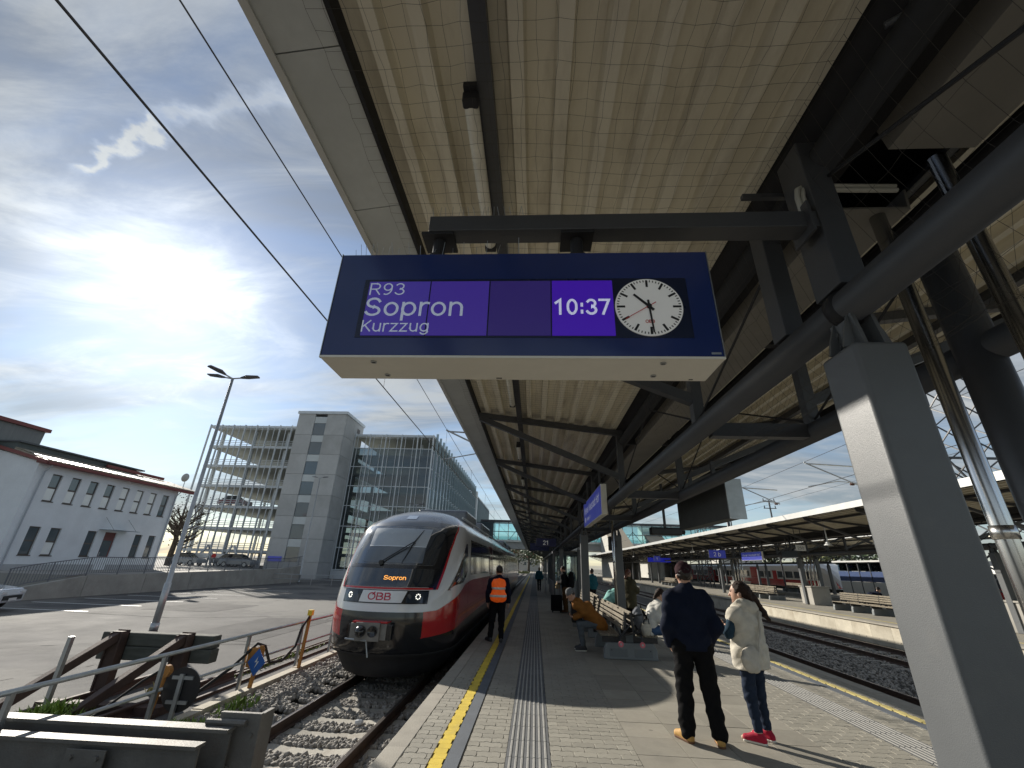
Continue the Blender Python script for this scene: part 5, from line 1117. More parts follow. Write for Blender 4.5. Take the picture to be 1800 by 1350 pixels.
# ------------------------------------------------------------------ people: distance fields turned into one skin per garment
class Field:
    def __init__(s, lo, hi, h):
        s.h = h; s.lo = np.array(lo, float) - 2 * h; s.n = np.ceil((np.array(hi, float) + 2 * h - s.lo) / h).astype(int) + 1; s.F = np.full(s.n, .3, np.float32)
    def box(s, lo, hi, m):
        a = np.clip(np.floor((np.array(lo) - m - s.lo) / s.h).astype(int), 0, s.n); b = np.clip(np.ceil((np.array(hi) + m - s.lo) / s.h).astype(int) + 1, 0, s.n)
        if (b <= a).any(): return None
        ax = [s.lo[i] + s.h * np.arange(a[i], b[i]) for i in range(3)]
        return (slice(a[0], b[0]), slice(a[1], b[1]), slice(a[2], b[2])), np.meshgrid(*ax, indexing='ij')
    def put(s, sl, d, k):
        A = s.F[sl]; h = np.clip(.5 + .5 * (A - d) / k, 0, 1); s.F[sl] = A + (d - A) * h - k * h * (1 - h)
    def cone(s, a, b, r0, r1, k=.03, flat=None):
        a, b = np.array(a, float), np.array(b, float); r = max(r0, r1)
        q = s.box(np.minimum(a, b) - r, np.maximum(a, b) + r, .06)
        if q is None: return s
        sl, (X_, Y_, Z_) = q; d = b - a; L = max(1e-9, d @ d); t = np.clip(((X_ - a[0]) * d[0] + (Y_ - a[1]) * d[1] + (Z_ - a[2]) * d[2]) / L, 0, 1)
        D = np.sqrt((X_ - a[0] - t * d[0]) ** 2 + (Y_ - a[1] - t * d[1]) ** 2 + (Z_ - a[2] - t * d[2]) ** 2) - (r0 + (r1 - r0) * t); s.put(sl, D.astype(np.float32), k); return s
    def ell(s, c, r, k=.03, yaw=0., pitch=0.):
        c, r = np.array(c, float), np.array(r, float); R_ = r.max(); q = s.box(c - R_, c + R_, .06)
        if q is None: return s
        sl, (X_, Y_, Z_) = q; x, y, z = X_ - c[0], Y_ - c[1], Z_ - c[2]
        cy, sy = math.cos(yaw), math.sin(yaw); x, y = x * cy + y * sy, -x * sy + y * cy
        cp, sp_ = math.cos(pitch), math.sin(pitch); y, z = y * cp + z * sp_, -y * sp_ + z * cp
        kk = np.sqrt((x / r[0]) ** 2 + (y / r[1]) ** 2 + (z / r[2]) ** 2); D = (kk - 1) * r.min() * np.clip(kk, .6, 1.6) ** .0; s.put(sl, D.astype(np.float32), k); return s
    def noise(s, amp, f):
        ax = [s.lo[i] + s.h * np.arange(s.n[i]) for i in range(3)]; X_, Y_, Z_ = np.meshgrid(*ax, indexing='ij')
        w = np.sin(f * Z_ + 2.3 * np.sin(f * .45 * X_ + 1.1) + 1.7 * np.sin(f * .5 * Y_)) + .7 * np.sin(f * 1.7 * Z_ + 3 * np.sin(f * .8 * X_ + .3) + f * .6 * Y_) + .5 * np.sin(f * .9 * (X_ + Y_) + 1.9 * np.sin(f * .6 * Z_))
        w = w + 1.5 * (np.abs(np.sin(f * .62 * Z_ + 1.9 * np.sin(f * .33 * X_ + .7) + 1.3 * np.sin(f * .41 * Y_) + f * .25 * X_)) - .64) + .6 * (np.abs(np.sin(f * 1.3 * (Z_ - .5 * X_) + 2.1 * np.sin(f * .5 * Y_))) - .64)
        s.F += (amp * w).astype(np.float32); return s
    def cut(s, axis, v, keep):
        ax = s.lo[axis] + s.h * np.arange(s.n[axis]); sh = [1, 1, 1]; sh[axis] = -1; D = (v - ax if keep > 0 else ax - v).reshape(sh).astype(np.float32); s.F = np.maximum(s.F, D); return s
    def mesh(s, name, mat):
        F = s.F; ins = F < 0; n = F.shape
        cs_ = [F[i:n[0] - 1 + i, j:n[1] - 1 + j, k:n[2] - 1 + k] for i in (0, 1) for j in (0, 1) for k in (0, 1)]
        cnt = sum((c < 0).astype(np.int8) for c in cs_); act = (cnt > 0) & (cnt < 8); idx = np.full(act.shape, -1, np.int64); ii = np.argwhere(act); idx[act] = np.arange(len(ii))
        cv = np.stack([c[act] for c in cs_], 1); off = np.array([(i, j, k) for i in (0, 1) for j in (0, 1) for k in (0, 1)], float)
        P = np.zeros((len(ii), 3)); W = np.zeros(len(ii))
        for a in range(8):
            for b in range(a + 1, 8):
                if np.abs(off[a] - off[b]).sum() != 1: continue
                x, y = cv[:, a], cv[:, b]; m_ = (x < 0) != (y < 0); t = np.where(m_, x / np.where(m_, x - y, 1), 0)
                P += np.where(m_[:, None], off[a] + t[:, None] * (off[b] - off[a]), 0); W += m_
        V = s.lo + s.h * (ii + P / np.maximum(W, 1)[:, None]); Q = []
        for ax in range(3):
            o = [(0, 0, 0)] * 4; e1, e2 = [(1, 2), (2, 0), (0, 1)][ax]
            A = [slice(None)] * 3; B = [slice(None)] * 3; A[ax] = slice(0, n[ax] - 1); B[ax] = slice(1, n[ax]); ia, ib = ins[tuple(A)], ins[tuple(B)]
            e = np.argwhere(ia != ib); ok = (e[:, e1] > 0) & (e[:, e2] > 0) & (e[:, e1] < n[e1] - 1) & (e[:, e2] < n[e2] - 1); e = e[ok]; fl = ia[tuple(e.T)]
            d1 = np.zeros(3, int); d1[e1] = 1; d2 = np.zeros(3, int); d2[e2] = 1
            q = np.stack([idx[tuple((e - d1 - d2).T)], idx[tuple((e - d2).T)], idx[tuple(e.T)], idx[tuple((e - d1).T)]], 1); q[~fl] = q[~fl][:, ::-1]; Q.append(q)
        Q = np.concatenate(Q); Q = Q[(Q >= 0).all(1)]
        me = bpy.data.meshes.new(name); me.vertices.add(len(V)); me.vertices.foreach_set('co', V.ravel()); me.loops.add(Q.size); me.loops.foreach_set('vertex_index', Q.ravel().astype(np.int32))
        me.polygons.add(len(Q)); me.polygons.foreach_set('loop_start', np.arange(0, Q.size, 4, dtype=np.int32)); me.update(calc_edges=True); me.validate(); me.materials.append(mat)
        me.polygons.foreach_set('use_smooth', [True] * len(me.polygons)); return me
V3 = lambda *a: np.array(a, float)
def lerp(a, b, t): return np.array(a) * (1 - t) + np.array(b) * t
skin_m = M('skin', (.52, .31, .22), .55, 0, .1, 8)
def hand_prims(F, wrist, dirv, palm_n, thumb_side, curl=.5, s=1.0, k=.008):
    d = np.array(dirv, float); d /= np.linalg.norm(d); n = np.array(palm_n, float); n -= d * (n @ d); n /= np.linalg.norm(n); w = np.cross(n, d) * thumb_side
    c = wrist + d * .05 * s; F.cone(wrist, wrist + d * .03 * s, .026 * s, .028 * s, .02)
    for t in (-.026, -.009, .009, .026): F.cone(wrist + d * .02 * s + w * t * .7 * s, wrist + d * .085 * s + w * t * s, .015 * s, .0125 * s, .015)
    for t, L in ((.028, .068), (.0095, .078), (-.0095, .072), (-.028, .056)):
        b = wrist + d * .088 * s + w * t * s; a1 = curl * .9; a2 = curl * 1.9; m1 = b + (d * math.cos(a1) + n * math.sin(a1)) * L * .5 * s; m2 = m1 + (d * math.cos(a2) + n * math.sin(a2)) * L * .5 * s
        F.cone(b, m1, .0088 * s, .008 * s, k); F.cone(m1, m2, .008 * s, .0068 * s, k)
    b = wrist + d * .03 * s + w * .03 * s; m1 = b + (d * .75 + w * .55 + n * .25) * .038 * s; F.cone(b, m1, .0115 * s, .0095 * s, .012); F.cone(m1, m1 + (d * .9 + n * .45) * .032 * s, .0095 * s, .0075 * s, k)
def person(name, label, loc, rz, J, G, h=.012, group=None, extra=None, headyaw=0., headpitch=0., sc=1.0, fem=False):
    """J joints in local metres (x right, y facing, z up); G garments"""
    J = {k: np.array(v, float) for k, v in J.items()}
    for k in ('sho', 'elb', 'wri', 'hip', 'kne', 'ank', 'toe'):
        if k not in J: continue
    H = J['head']; fw = V3(-math.sin(headyaw) * math.cos(headpitch), math.cos(headyaw) * math.cos(headpitch), math.sin(headpitch)); upv = V3(math.sin(headyaw) * math.sin(headpitch), -math.cos(headyaw) * math.sin(headpitch), math.cos(headpitch)); rt = np.cross(fw, upv)
    hs = G.get('hs', 1.05); fw, upv, rt = fw * hs, upv * hs, rt * hs
    L_ = [J[k] for k in J]; lo, hi = np.min(L_, 0) - .25, np.max(L_, 0) + .25
    B = Field(lo, hi, h)
    B.ell(H + upv * .02, np.array((.074, .093, .105)) * hs, .02, headyaw, headpitch).ell(H - upv * .045 + fw * .022, np.array((.056, .068, .075)) * hs, .03, headyaw, headpitch)
    B.cone(H + fw * .092 + upv * .015, H + fw * .112 - upv * .022, .010, .014, .012)                       # nose
    B.cone(H + fw * .082 - upv * .058 - rt * .018, H + fw * .082 - upv * .058 + rt * .018, .009, .009, .01)   # mouth
    B.ell(H + fw * .072 - upv * .095, (.026, .022, .02), .02, headyaw)
    B.cone(H + fw * .084 + upv * .038 - rt * .035, H + fw * .084 + upv * .038 + rt * .035, .010, .010, .015)   # brow
    for s in (-1, 1): B.ell(H + rt * s * .078 - fw * .012 - upv * .012, (.012, .022, .033), .008, headyaw)
    B.cone(J['neck'], H - upv * .06 - fw * .012, .056, .052, .03)
    tw_ = .9 if fem else 1.0
    B.cone(J['chest'] + V3(-.07, 0, 0), J['chest'] + V3(.07, 0, 0), .105 * tw_, .105 * tw_, .05).cone(J['pel'] + V3(-.06, 0, 0), J['pel'] + V3(.06, 0, 0), .10, .10, .05).cone(J['chest'], J['pel'], .115 * tw_, .11 * tw_, .06).cone(J['neck'] - V3(0, 0, .02), J['chest'], .06, .10, .05)
    for s in 'LR':
        B.cone(J['sho' + s], J['elb' + s], .050 * tw_, .040 * tw_, .03).cone(J['elb' + s], J['wri' + s], .039 * tw_, .026, .02).cone(J['chest'] + V3(0, 0, .05), J['sho' + s], .07, .055, .04)
        B.cone(J['hip' + s], J['kne' + s], .078, .054, .04).cone(J['kne' + s], J['ank' + s], .052, .036, .02).cone(J['ank' + s], J['toe' + s], .034, .026, .02)
        hp = G.get('hand' + s, None)
        if hp != 'none':
            d = J['wri' + s] - J['elb' + s]
            if hp: d = V3(*hp[0]); pn = V3(*hp[1]); cu = hp[2]
            else: pn = V3(-1 if s == 'R' else 1, .3, 0); cu = .45
            hand_prims(B, J['wri' + s], d, pn, 1 if s == 'L' else -1, cu, 1.0)
    B.cut(2, lo[2], 1)
    me = B.mesh('person', skin_m); P = bpy.data.objects.new('person', me); P.location = loc; P.rotation_euler = (0, 0, rz); P.scale = (sc,) * 3; link(P); tag(P, label, 'person', group)
    for s in (-1, 1):
        c = H + fw * .083 + upv * .022 + rt * s * .031; part('eye', MB().ico(tuple(c), .0105), M('eye', (.05, .035, .03), .15, 0, .05, 3), P, smooth=True)
    # trousers
    g = G['trousers']; F = Field(lo, hi, h); a = g.get('fat', .018)
    F.cone(J['pel'] + V3(-.07, 0, 0), J['pel'] + V3(.07, 0, 0), .10 + a, .10 + a, .05)
    for s in 'LR':
        an = lerp(J['kne' + s], J['ank' + s], g.get('len', .97)); F.cone(J['hip' + s], J['kne' + s], .082 + a, .060 + a, .045).cone(J['kne' + s], an, .058 + a, g.get('cuff', .052) + a * .5, .03)
        F.cone(J['pel'], J['hip' + s], .10 + a, .09 + a, .05)
    if 'top' in g: F.cut(2, g['top'], -1)
    F.noise(g.get('fold', .0035), g.get('ff', 34)); part('trousers', F.mesh('trousers', g['mat']), None, P)
    # shoes
    for s in 'LR':
        g = G['shoes']; A, T = J['ank' + s], J['toe' + s]; T = lerp(A * V3(1, 1, 0) + T * V3(0, 0, 1), T, .86 if fem else 1.0); d = (T - A) * V3(1, 1, 0); d /= max(1e-6, np.linalg.norm(d)); zb = T[2] - .03; rs = .84 if fem else .95
        F = Field(np.minimum(A, T) - .12, np.maximum(A, T) + .12, min(h, .009)); F.cone(A + V3(0, 0, -.01), A - d * .03 + V3(0, 0, zb + .055 - A[2]), .046 * rs, .044 * rs, .02).cone(A - d * .035 + V3(0, 0, zb + .035 - A[2]), T + V3(0, 0, .006), .042 * rs, .040 * rs, .015).cone(A + V3(0, 0, .0), T + V3(0, 0, .008), .044 * rs, .032 * rs, .02).cut(2, zb, 1)
        sh = part('shoe', F.mesh('shoe', g['mat']), None, P)
        F = Field(np.minimum(A, T) - .12, np.maximum(A, T) + .12, min(h, .009)); F.cone(A - d * .035 + V3(0, 0, zb + .02 - A[2]), T + V3(0, 0, -.01), .045 * rs, .043 * rs, .02).cut(2, zb + .024, -1).cut(2, zb - .002, 1); part('sole', F.mesh('sole', g['sole']), None, sh)
    # jacket
    g = G['jacket']; F = Field(lo, hi, h); a = g.get('fat', .025); hem = g.get('hem', J['pel'][2] - .08); sl = g.get('sleeve', .98)
    F.cone(J['chest'] + V3(-.085 * tw_, 0, .02), J['chest'] + V3(.085 * tw_, 0, .02), .108 + a, .108 + a, .06).cone(J['chest'], J['pel'], .125 * tw_ + a, .125 + a, .06)
    fl_ = g.get('flare', .0); pv = (J['pel'] - J['chest']); pv = pv / max(1e-6, np.linalg.norm(pv))
    for sx in (-1, 1): F.cone(J['chest'] + V3(sx * .07, 0, -.05), J['pel'] + V3(sx * (.075 + fl_), 0, .02), .10 * tw_ + a, .095 + a, .05).cone(J['pel'] + V3(sx * (.07 + fl_), 0, 0), J['pel'] + pv * (.25 if g.get('cut', True) else .07) + V3(sx * (.075 + fl_), 0, 0), .10 + a, .105 + a, .05)
    F.cone(J['neck'] - V3(0, 0, .05), J['neck'] + V3(0, 0, g.get('collar', .035)), .068 + a * .3, .060 + a * .25, .05)
    for s in 'LR':
        F.cone(J['chest'] + V3(0, 0, .09), J['sho' + s], .075 + a, .055 + a * .8, .06).cone(J['neck'] + V3(0, 0, -.03), J['sho' + s] + V3(0, 0, .0), .058 + a * .5, .048 + a * .7, .07)
        if sl > 0:
            w_ = lerp(J['elb' + s], J['wri' + s], sl); F.cone(J['sho' + s], J['elb' + s], .053 + a * .8, .048 + a * .75, .05).cone(J['elb' + s], w_, .046 + a * .75, .036 + a * .7, .03)
    F.noise(g.get('fold', .004), g.get('ff', 26)); F.cut(2, hem, 1) if g.get('cut', True) else None
    jk = part('jacket', F.mesh('jacket', g['mat']), None, P)
    if g.get('under'):
        F = Field(lo, hi, h)
        for s in 'LR': F.cone(J['sho' + s], J['elb' + s], .064, .052, .03).cone(J['elb' + s], lerp(J['elb' + s], J['wri' + s], .97), .05, .036, .03)
        F.noise(.003, 40); part('sleeve', F.mesh('sleeve', g['under']), None, P)
    if g.get('hood'):
        F = Field(J['neck'] - .3, J['neck'] + .3, h); c = J['neck'] + V3(0, -.085, .0); F.ell(c, (.125, .07, .085), .03).cone(c + V3(-.09, .06, .05), c + V3(.09, .06, .05), .045, .045, .05).noise(.004, 40); part('hood', F.mesh('hood', g['mat']), None, jk)
    # hair and hat
    g = G.get('hair')
    if g:
        F = Field(H - .45, H + .3, min(h, .010)); 
        F.ell(H + upv * .035 - fw * .016, np.array((.083, .098, .105)) * hs, .02, headyaw, headpitch)
        m_ = F.box(H - .45, H + .45, .1)
        sl_, (X_, Y_, Z_) = m_; f_ = (X_ - H[0]) * fw[0] + (Y_ - H[1]) * fw[1] + (Z_ - H[2]) * fw[2]; u_ = (X_ - H[0]) * upv[0] + (Y_ - H[1]) * upv[1] + (Z_ - H[2]) * upv[2]
        line = np.maximum(f_ - .045 - np.clip(u_ - .05, 0, .1) * 1.0, -(u_ + g.get('back', .055) + np.clip(f_ + .02, 0, .2) * .9)); F.F[sl_] = np.maximum(F.F[sl_], line.astype(np.float32))
        for a_, b_, r0, r1 in g.get('locks', []): F.cone(H + a_[0] * rt + a_[1] * fw + a_[2] * upv, H + b_[0] * rt + b_[1] * fw + b_[2] * upv, r0, r1, .03)
        F.noise(.0022, 95); part('hair', F.mesh('hair', g['mat']), None, P)
    g = G.get('hat')
    if g:
        F = Field(H - .3, H + .3, min(h, .010)); F.ell(H + upv * .045 - fw * .008, np.array((.090, .106, .102)) * hs, .02, headyaw, headpitch)
        sl_, (X_, Y_, Z_) = F.box(H - .3, H + .3, .1); u_ = (X_ - H[0]) * upv[0] + (Y_ - H[1]) * upv[1] + (Z_ - H[2]) * upv[2]; F.F[sl_] = np.maximum(F.F[sl_], (g.get('brim', .03) - u_).astype(np.float32))
        if g.get('peak'): F.cone(H + fw * .08 + upv * .045 - rt * .03, H + fw * .17 + upv * .03, .035, .012, .02).cone(H + fw * .08 + upv * .045 + rt * .03, H + fw * .17 + upv * .03, .035, .012, .02)
        F.noise(.0015, 60); part('hat', F.mesh('hat', g['mat']), None, P)
    return P
def stand(hgt=1.78, sw=.19, feet=((-.13, 0), (.13, 0)), toes=(.0, .0), arms=None, lean=0., hw=.09):
    k = hgt / 1.78
    J = dict(head=(0, .015 + lean, 1.655 * k), neck=(0, -.005 + lean * .9, 1.49 * k), chest=(0, lean * .6, 1.28 * k), pel=(0, 0, .98 * k))
    for s, i, sg in (('L', 0, -1), ('R', 1, 1)):
        fx_, fy_ = feet[i]; t = toes[i]
        J['sho' + s] = (sg * (sw - .012), lean * .8, 1.395 * k); J['hip' + s] = (sg * hw, 0, .92 * k); J['kne' + s] = (sg * hw * .45 + fx_ * .55, fy_ * .55 + .02, .50 * k)
        J['ank' + s] = (fx_, fy_ - .02, .095); J['toe' + s] = (fx_ + math.sin(t) * .15, fy_ + math.cos(t) * .15, .03)
        a = (arms or {}).get(s)
        if a: J['elb' + s], J['wri' + s] = a
        else: J['elb' + s] = (sg * (sw + .06), -.03 + lean * .6, 1.13 * k); J['wri' + s] = (sg * (sw + .06), .05 + lean * .6, .88 * k)
    return J
def seat(lean=.25, hgt=1.75, sh=.45, foot=.42, arms=None, sw=.18, spread=.12, kneez=None):
    k = hgt / 1.75; hz = sh + .10
    ch = V3(0, .05 + lean * .28, hz + .33 * k * math.cos(lean)); nk = V3(0, .05 + lean * .62, hz + .55 * k * math.cos(lean * .9)); hd = nk + V3(0, .05 + lean * .1, .155)
    J = dict(head=hd, neck=nk, chest=ch, pel=(0, 0, hz))
    for s, sg in (('L', -1), ('R', 1)):
        J['sho' + s] = nk + V3(sg * sw, 0, -.07); J['hip' + s] = (sg * .09, .04, hz - .01); J['kne' + s] = (sg * spread, .44 * k, kneez or (sh + .08)); J['ank' + s] = (sg * spread, foot + .02, .095); J['toe' + s] = (sg * (spread + .02), foot + .17, .03)
        a = (arms or {}).get(s)
        if a: J['elb' + s], J['wri' + s] = a
        else: J['elb' + s] = nk + V3(sg * (sw + .05), .08, -.33); J['wri' + s] = V3(sg * .06, .42 * k, sh + .16)
    return J
cl = lambda n, c, r=.9: M(n, c, r, 0, .14, 12, .4, 220, spec=.12)
blk_t = cl('black_denim', (.007, .007, .008)); navy_j = cl('navy_cloth', (.009, .013, .028)); beige = cl('beige_quilt', (.58, .545, .47)); denim = cl('dark_denim', (.022, .032, .055)); blue_d = cl('blue_denim', (.05, .095, .19)); grey_d = cl('grey_denim', (.10, .115, .13)); orange_j = cl('rust_jacket', (.24, .10, .025)); white_f = cl('white_fleece', (.62, .61, .57)); olive = cl('olive_cloth', (.075, .068, .042)); mint = cl('mint_cloth', (.28, .56, .52)); teal = cl('teal_cloth', (.02, .10, .13)); brown_t = cl('brown_cloth', (.10, .055, .025)); black_c = cl('black_cloth', (.009, .009, .011))
tanb = M('tan_leather', (.48, .27, .07), .7, 0, .15, 10, .2, 100); rubs = M('brown_sole', (.16, .075, .035), .8, 0, .1, 5); redc = cl('crimson_mesh', (.42, .02, .05), .6); wsole = M('white_sole', (.66, .64, .58), .6, 0, .06, 5); dksh = M('dark_shoe', (.03, .03, .035), .6, 0, .1, 5)
hair_b = M('brown_hair', (.032, .017, .012), .6, 0, .4, 30, .8, 190, spec=.2); hair_d = M('dark_hair', (.022, .015, .012), .45, 0, .3, 30, .4, 150); hair_r = M('auburn_hair', (.12, .035, .015), .45, 0, .3, 30, .4, 150)
# man in navy
J = stand(1.80, .20, ((-.155, .02), (.16, -.06)), (-.55, .12), {'L': ((-.275, -.07, 1.13), (-.235, .06, .92)), 'R': ((.285, -.06, 1.13), (.215, .10, .93))}, hw=.105)
person('person', 'tall man in navy jacket, dark cap and tan shoes seen from behind', (1.86, 5.92, 0), R(-3), J, dict(trousers=dict(mat=blk_t, fat=.034, cuff=.066, fold=.0045, ff=30), shoes=dict(mat=tanb, sole=rubs), jacket=dict(mat=navy_j, fat=.042, hem=.88, fold=.0045, ff=24, collar=.05, hood=False), hs=1.13, hair=dict(mat=hair_d, back=.06), hat=dict(mat=cl('plum_cap', (.035, .016, .02)), brim=.02, peak=True), handL=((.3, .5, -.8), (1, .2, 0), .5), handR='none'), h=.0085)
# woman in quilted vest
J = stand(1.60, .175, ((-.09, .0), (.10, .03)), (-.45, -.25), {'L': ((-.25, .06, 1.06), (-.10, .27, 1.10)), 'R': ((.24, .04, 1.02), (.12, .26, 1.06))}, hw=.085)
wm = person('person', 'woman in beige quilted vest with long dark hair and red shoes', (2.56, 6.03, 0), R(30), J, dict(trousers=dict(mat=denim, fat=.008, cuff=.043, len=.90, fold=.003, ff=46), shoes=dict(mat=redc, sole=wsole), jacket=dict(mat=beige, fat=.040, hem=.70, sleeve=0, fold=.005, ff=30, collar=.06, flare=.02, hood=True, under=cl('teal_sleeve', (.028, .055, .085))), hair=dict(mat=hair_b, back=.10, locks=[((.03, -.08, .04), (.08, -.13, -.06), .055, .050), ((.08, -.13, -.06), (.15, -.20, -.20), .048, .038), ((.15, -.20, -.20), (.20, -.25, -.28), .036, .016), ((-.02, -.08, .0), (.03, -.12, -.14), .05, .03)]), handL=((.4, .7, .3), (1, 0, 0), 1.0), handR=((-.4, .7, .3), (-1, 0, 0), 1.0)), h=.0085, headyaw=R(28), fem=True)
F = Field((-.32, -.32, .62), (.12, .02, 1.3), .009); F.ell((-.20, -.15, .82), (.13, .07, .14), .02).noise(.004, 28); bag = part('shoulder_bag', F.mesh('shoulder_bag', cl('cream_canvas', (.52, .49, .43))), None, wm); part('bag_strap', MB().tube([(-.12, -.20, .88), (-.02, -.195, 1.1), (.08, -.15, 1.30), (.10, -.03, 1.375)], .013, 6), MATS['cream_canvas'], bag)
for x, a in ((-.10, .0), (.06, 0)): pass
# railway man with orange back pack
J = stand(1.70, .20, ((-.17, .05), (.10, -.04)), (-.6, .05))
vm_ = person('person', 'man in dark uniform with bright orange backpack walking by the train', (-.92, 12.05, 0), R(4), J, dict(trousers=dict(mat=black_c, fat=.022), shoes=dict(mat=dksh, sole=dksh), jacket=dict(mat=navy_j, fat=.03, hem=.84), hair=dict(mat=hair_d, back=.045)), h=.012, headyaw=R(20))
bp_o = M('orange_glow', (.85, .14, .015), .6, 0, .12, 8, .2, 60, emit=(1, .12, .01), estr=.12)  # weak emission put into the cloth brightens the orange backpack
F = Field((-.3, -.5, .85), (.3, .0, 1.5), .011); F.ell((0, -.22, 1.14), (.165, .11, .26), .03).cone((-.1, -.2, 1.0), (.1, -.2, 1.0), .11, .11, .05).cone((-.08, -.2, 1.3), (.08, -.2, 1.3), .10, .10, .05).noise(.003, 40)
bpk = part('backpack', F.mesh('backpack', bp_o), None, vm_); refl = M('reflective_tape', (.62, .62, .58), .4, .2, .05, 5)
F2 = F.F.copy(); F.F = np.maximum(F.F - .004, 0 * F.F - 1); ax = F.lo[2] + F.h * np.arange(F.n[2])
for z in (1.02, 1.19):
    F.F = np.maximum(F2 - .005, np.abs(ax - z)[None, None, :] - .028).astype(np.float32); part('reflective_band', F.mesh('reflective_band', refl), None, bpk)
# seated pair on the bench
J = seat(.75, 1.75, .45, .36, {'L': ((-.20, .34, .76), (-.05, .56, .66)), 'R': ((.20, .34, .76), (.05, .56, .66))}, spread=.10)
sm = person('person', 'seated man in rust jacket and grey beanie looking at his phone', (1.50, 11.35, 0), R(90), J, dict(trousers=dict(mat=grey_d, fat=.01, cuff=.045), shoes=dict(mat=dksh, sole=wsole), jacket=dict(mat=orange_j, fat=.035, cut=False, hood=True), hair=dict(mat=hair_d, back=.04), hat=dict(mat=cl('grey_beanie', (.17, .175, .18)), brim=.005), handL=((.2, 1, .2), (0, .2, 1), .7), handR=((-.2, 1, .2), (0, .2, 1), .7)), h=.011, headpitch=R(-28))
o = part('phone', MB().box((0, .66, .70), (.075, .15, .009), rx=R(20)), black, None, bev=.003); o.location = (1.50, 11.35, 0); o.rotation_euler = (0, 0, R(90)); tag(o, 'phone held by the seated man in the rust jacket', 'phone')
J = seat(.30, 1.66, .45, .62, {'L': ((-.19, .18, .76), (-.06, .38, .62)), 'R': ((.19, .18, .76), (.06, .38, .62))}, sw=.165, spread=.08, kneez=.50)
sw_ = person('person', 'seated young woman in white fleece and blue jeans facing the far track', (2.52, 10.85, 0), R(-90), J, dict(trousers=dict(mat=blue_d, fat=.02, cuff=.05), shoes=dict(mat=wsole, sole=wsole), jacket=dict(mat=white_f, fat=.03, cut=False), hair=dict(mat=hair_b, back=.09, locks=[((0, -.07, .02), (.0, -.10, -.10), .05, .035)])), h=.011, headpitch=R(-22), fem=True)
part('scarf', MB().tube([tuple(J['neck'] + V3(.06 * math.cos(t), .06 * math.sin(t), .02)) for t in np.linspace(0, 6.28, 13)], .03, 8).tube([tuple(J['neck'] + V3(.05, .06, 0)), tuple(J['chest'] + V3(.06, .15, 0)), tuple(J['chest'] + V3(.06, .17, -.2))], .03, 8), black_c, sw_, smooth=True)
def backpack(label, loc, rz, mat, s=1.0):
    t = thing('backpack', label, 'backpack', loc, rz); F = Field((-.25, -.2, 0), (.25, .25, .55), .014); F.ell((0, 0, .25), (.17, .12, .26), .03).cone((-.09, 0, .1), (.09, 0, .1), .10, .10, .05).ell((0, .10, .17), (.13, .06, .13), .02).noise(.004, 36)
    part('bag', F.mesh('bag', mat), None, t); part('strap', MB().tube([(-.08, -.10, .45), (-.10, -.17, .3), (-.1, -.12, .08)], .018, 6).tube([(.08, -.10, .45), (.10, -.17, .3), (.1, -.12, .08)], .018, 6), black_c, t, smooth=True); part('handle', MB().tube([(-.04, -.08, .48), (0, -.08, .53), (.04, -.08, .48)], .01, 6), black_c, t); return t
backpack('grey backpack standing on the bench behind the woman in white fleece', (2.30, 10.86, .46), R(90), cl('grey_nylon', (.16, .17, .19)))
# others further down the platform
J = stand(1.72, .17, ((-.08, 0), (.09, .03)), (0, .1), {'L': ((-.22, .12, 1.10), (-.08, .34, 1.16)), 'R': ((.22, .12, 1.10), (.06, .34, 1.16))})
ow = person('person', 'auburn haired woman in long olive coat standing reading beside the far column', (2.98, 15.1, 0), R(-52), J, dict(trousers=dict(mat=black_c, fat=.02), shoes=dict(mat=dksh, sole=wsole), jacket=dict(mat=olive, fat=.045, hem=.62, flare=.02), hair=dict(mat=hair_r, back=.14, locks=[((0, -.07, .02), (0, -.09, -.15), .06, .04)]), handL=((.3, 1, .2), (0, .2, 1), .6), handR=((-.3, 1, .2), (0, .2, 1), .6)), h=.014, headpitch=R(-18), fem=True)
F = Field((-.45, -.3, .6), (.1, .2, 1.1), .014); F.ell((-.26, -.05, .84), (.07, .13, .12), .02); part('handbag', F.mesh('handbag', M('brown_leather', (.10, .035, .025), .5, 0, .15, 6)), None, ow)
o = part('paper', MB().box((-.02, .44, 1.22), (.16, .22, .006), rx=R(35)), white_p, None); o.location = (2.98, 15.1, 0); o.rotation_euler = (0, 0, R(-52)); tag(o, 'white paper in the hands of the woman in olive', 'paper')
J = seat(.62, 1.68, .45, .40, {'L': ((-.2, .30, .74), (-.06, .5, .6)), 'R': ((.2, .30, .74), (.06, .5, .6))})
person('person', 'seated person in mint green hooded jacket bent forward on the second bench', (2.48, 17.0, 0), R(-80), J, dict(trousers=dict(mat=black_c, fat=.03), shoes=dict(mat=dksh, sole=wsole), jacket=dict(mat=mint, fat=.04, cut=False, hood=True), hair=dict(mat=hair_d, back=.04), hat=dict(mat=cl('pale_cap', (.45, .43, .40)), brim=.02, peak=True)), h=.014, headpitch=R(-25))
J = stand(1.70, .185, ((-.1, 0), (.1, .0)))
person('person', 'person in teal jacket with dark hair standing behind the far column', (2.62, 21.5, 0), R(40), J, dict(trousers=dict(mat=black_c, fat=.02), shoes=dict(mat=dksh, sole=dksh), jacket=dict(mat=teal, fat=.035), hair=dict(mat=hair_d, back=.04)), h=.018, headyaw=R(-20))
J = stand(1.76, .19, ((-.1, 0), (.1, .02)), (0, 0), {'L': ((-.25, .05, 1.12), (-.08, .30, 1.12)), 'R': ((.25, .05, 1.12), (.08, .30, 1.12))}, lean=.08)
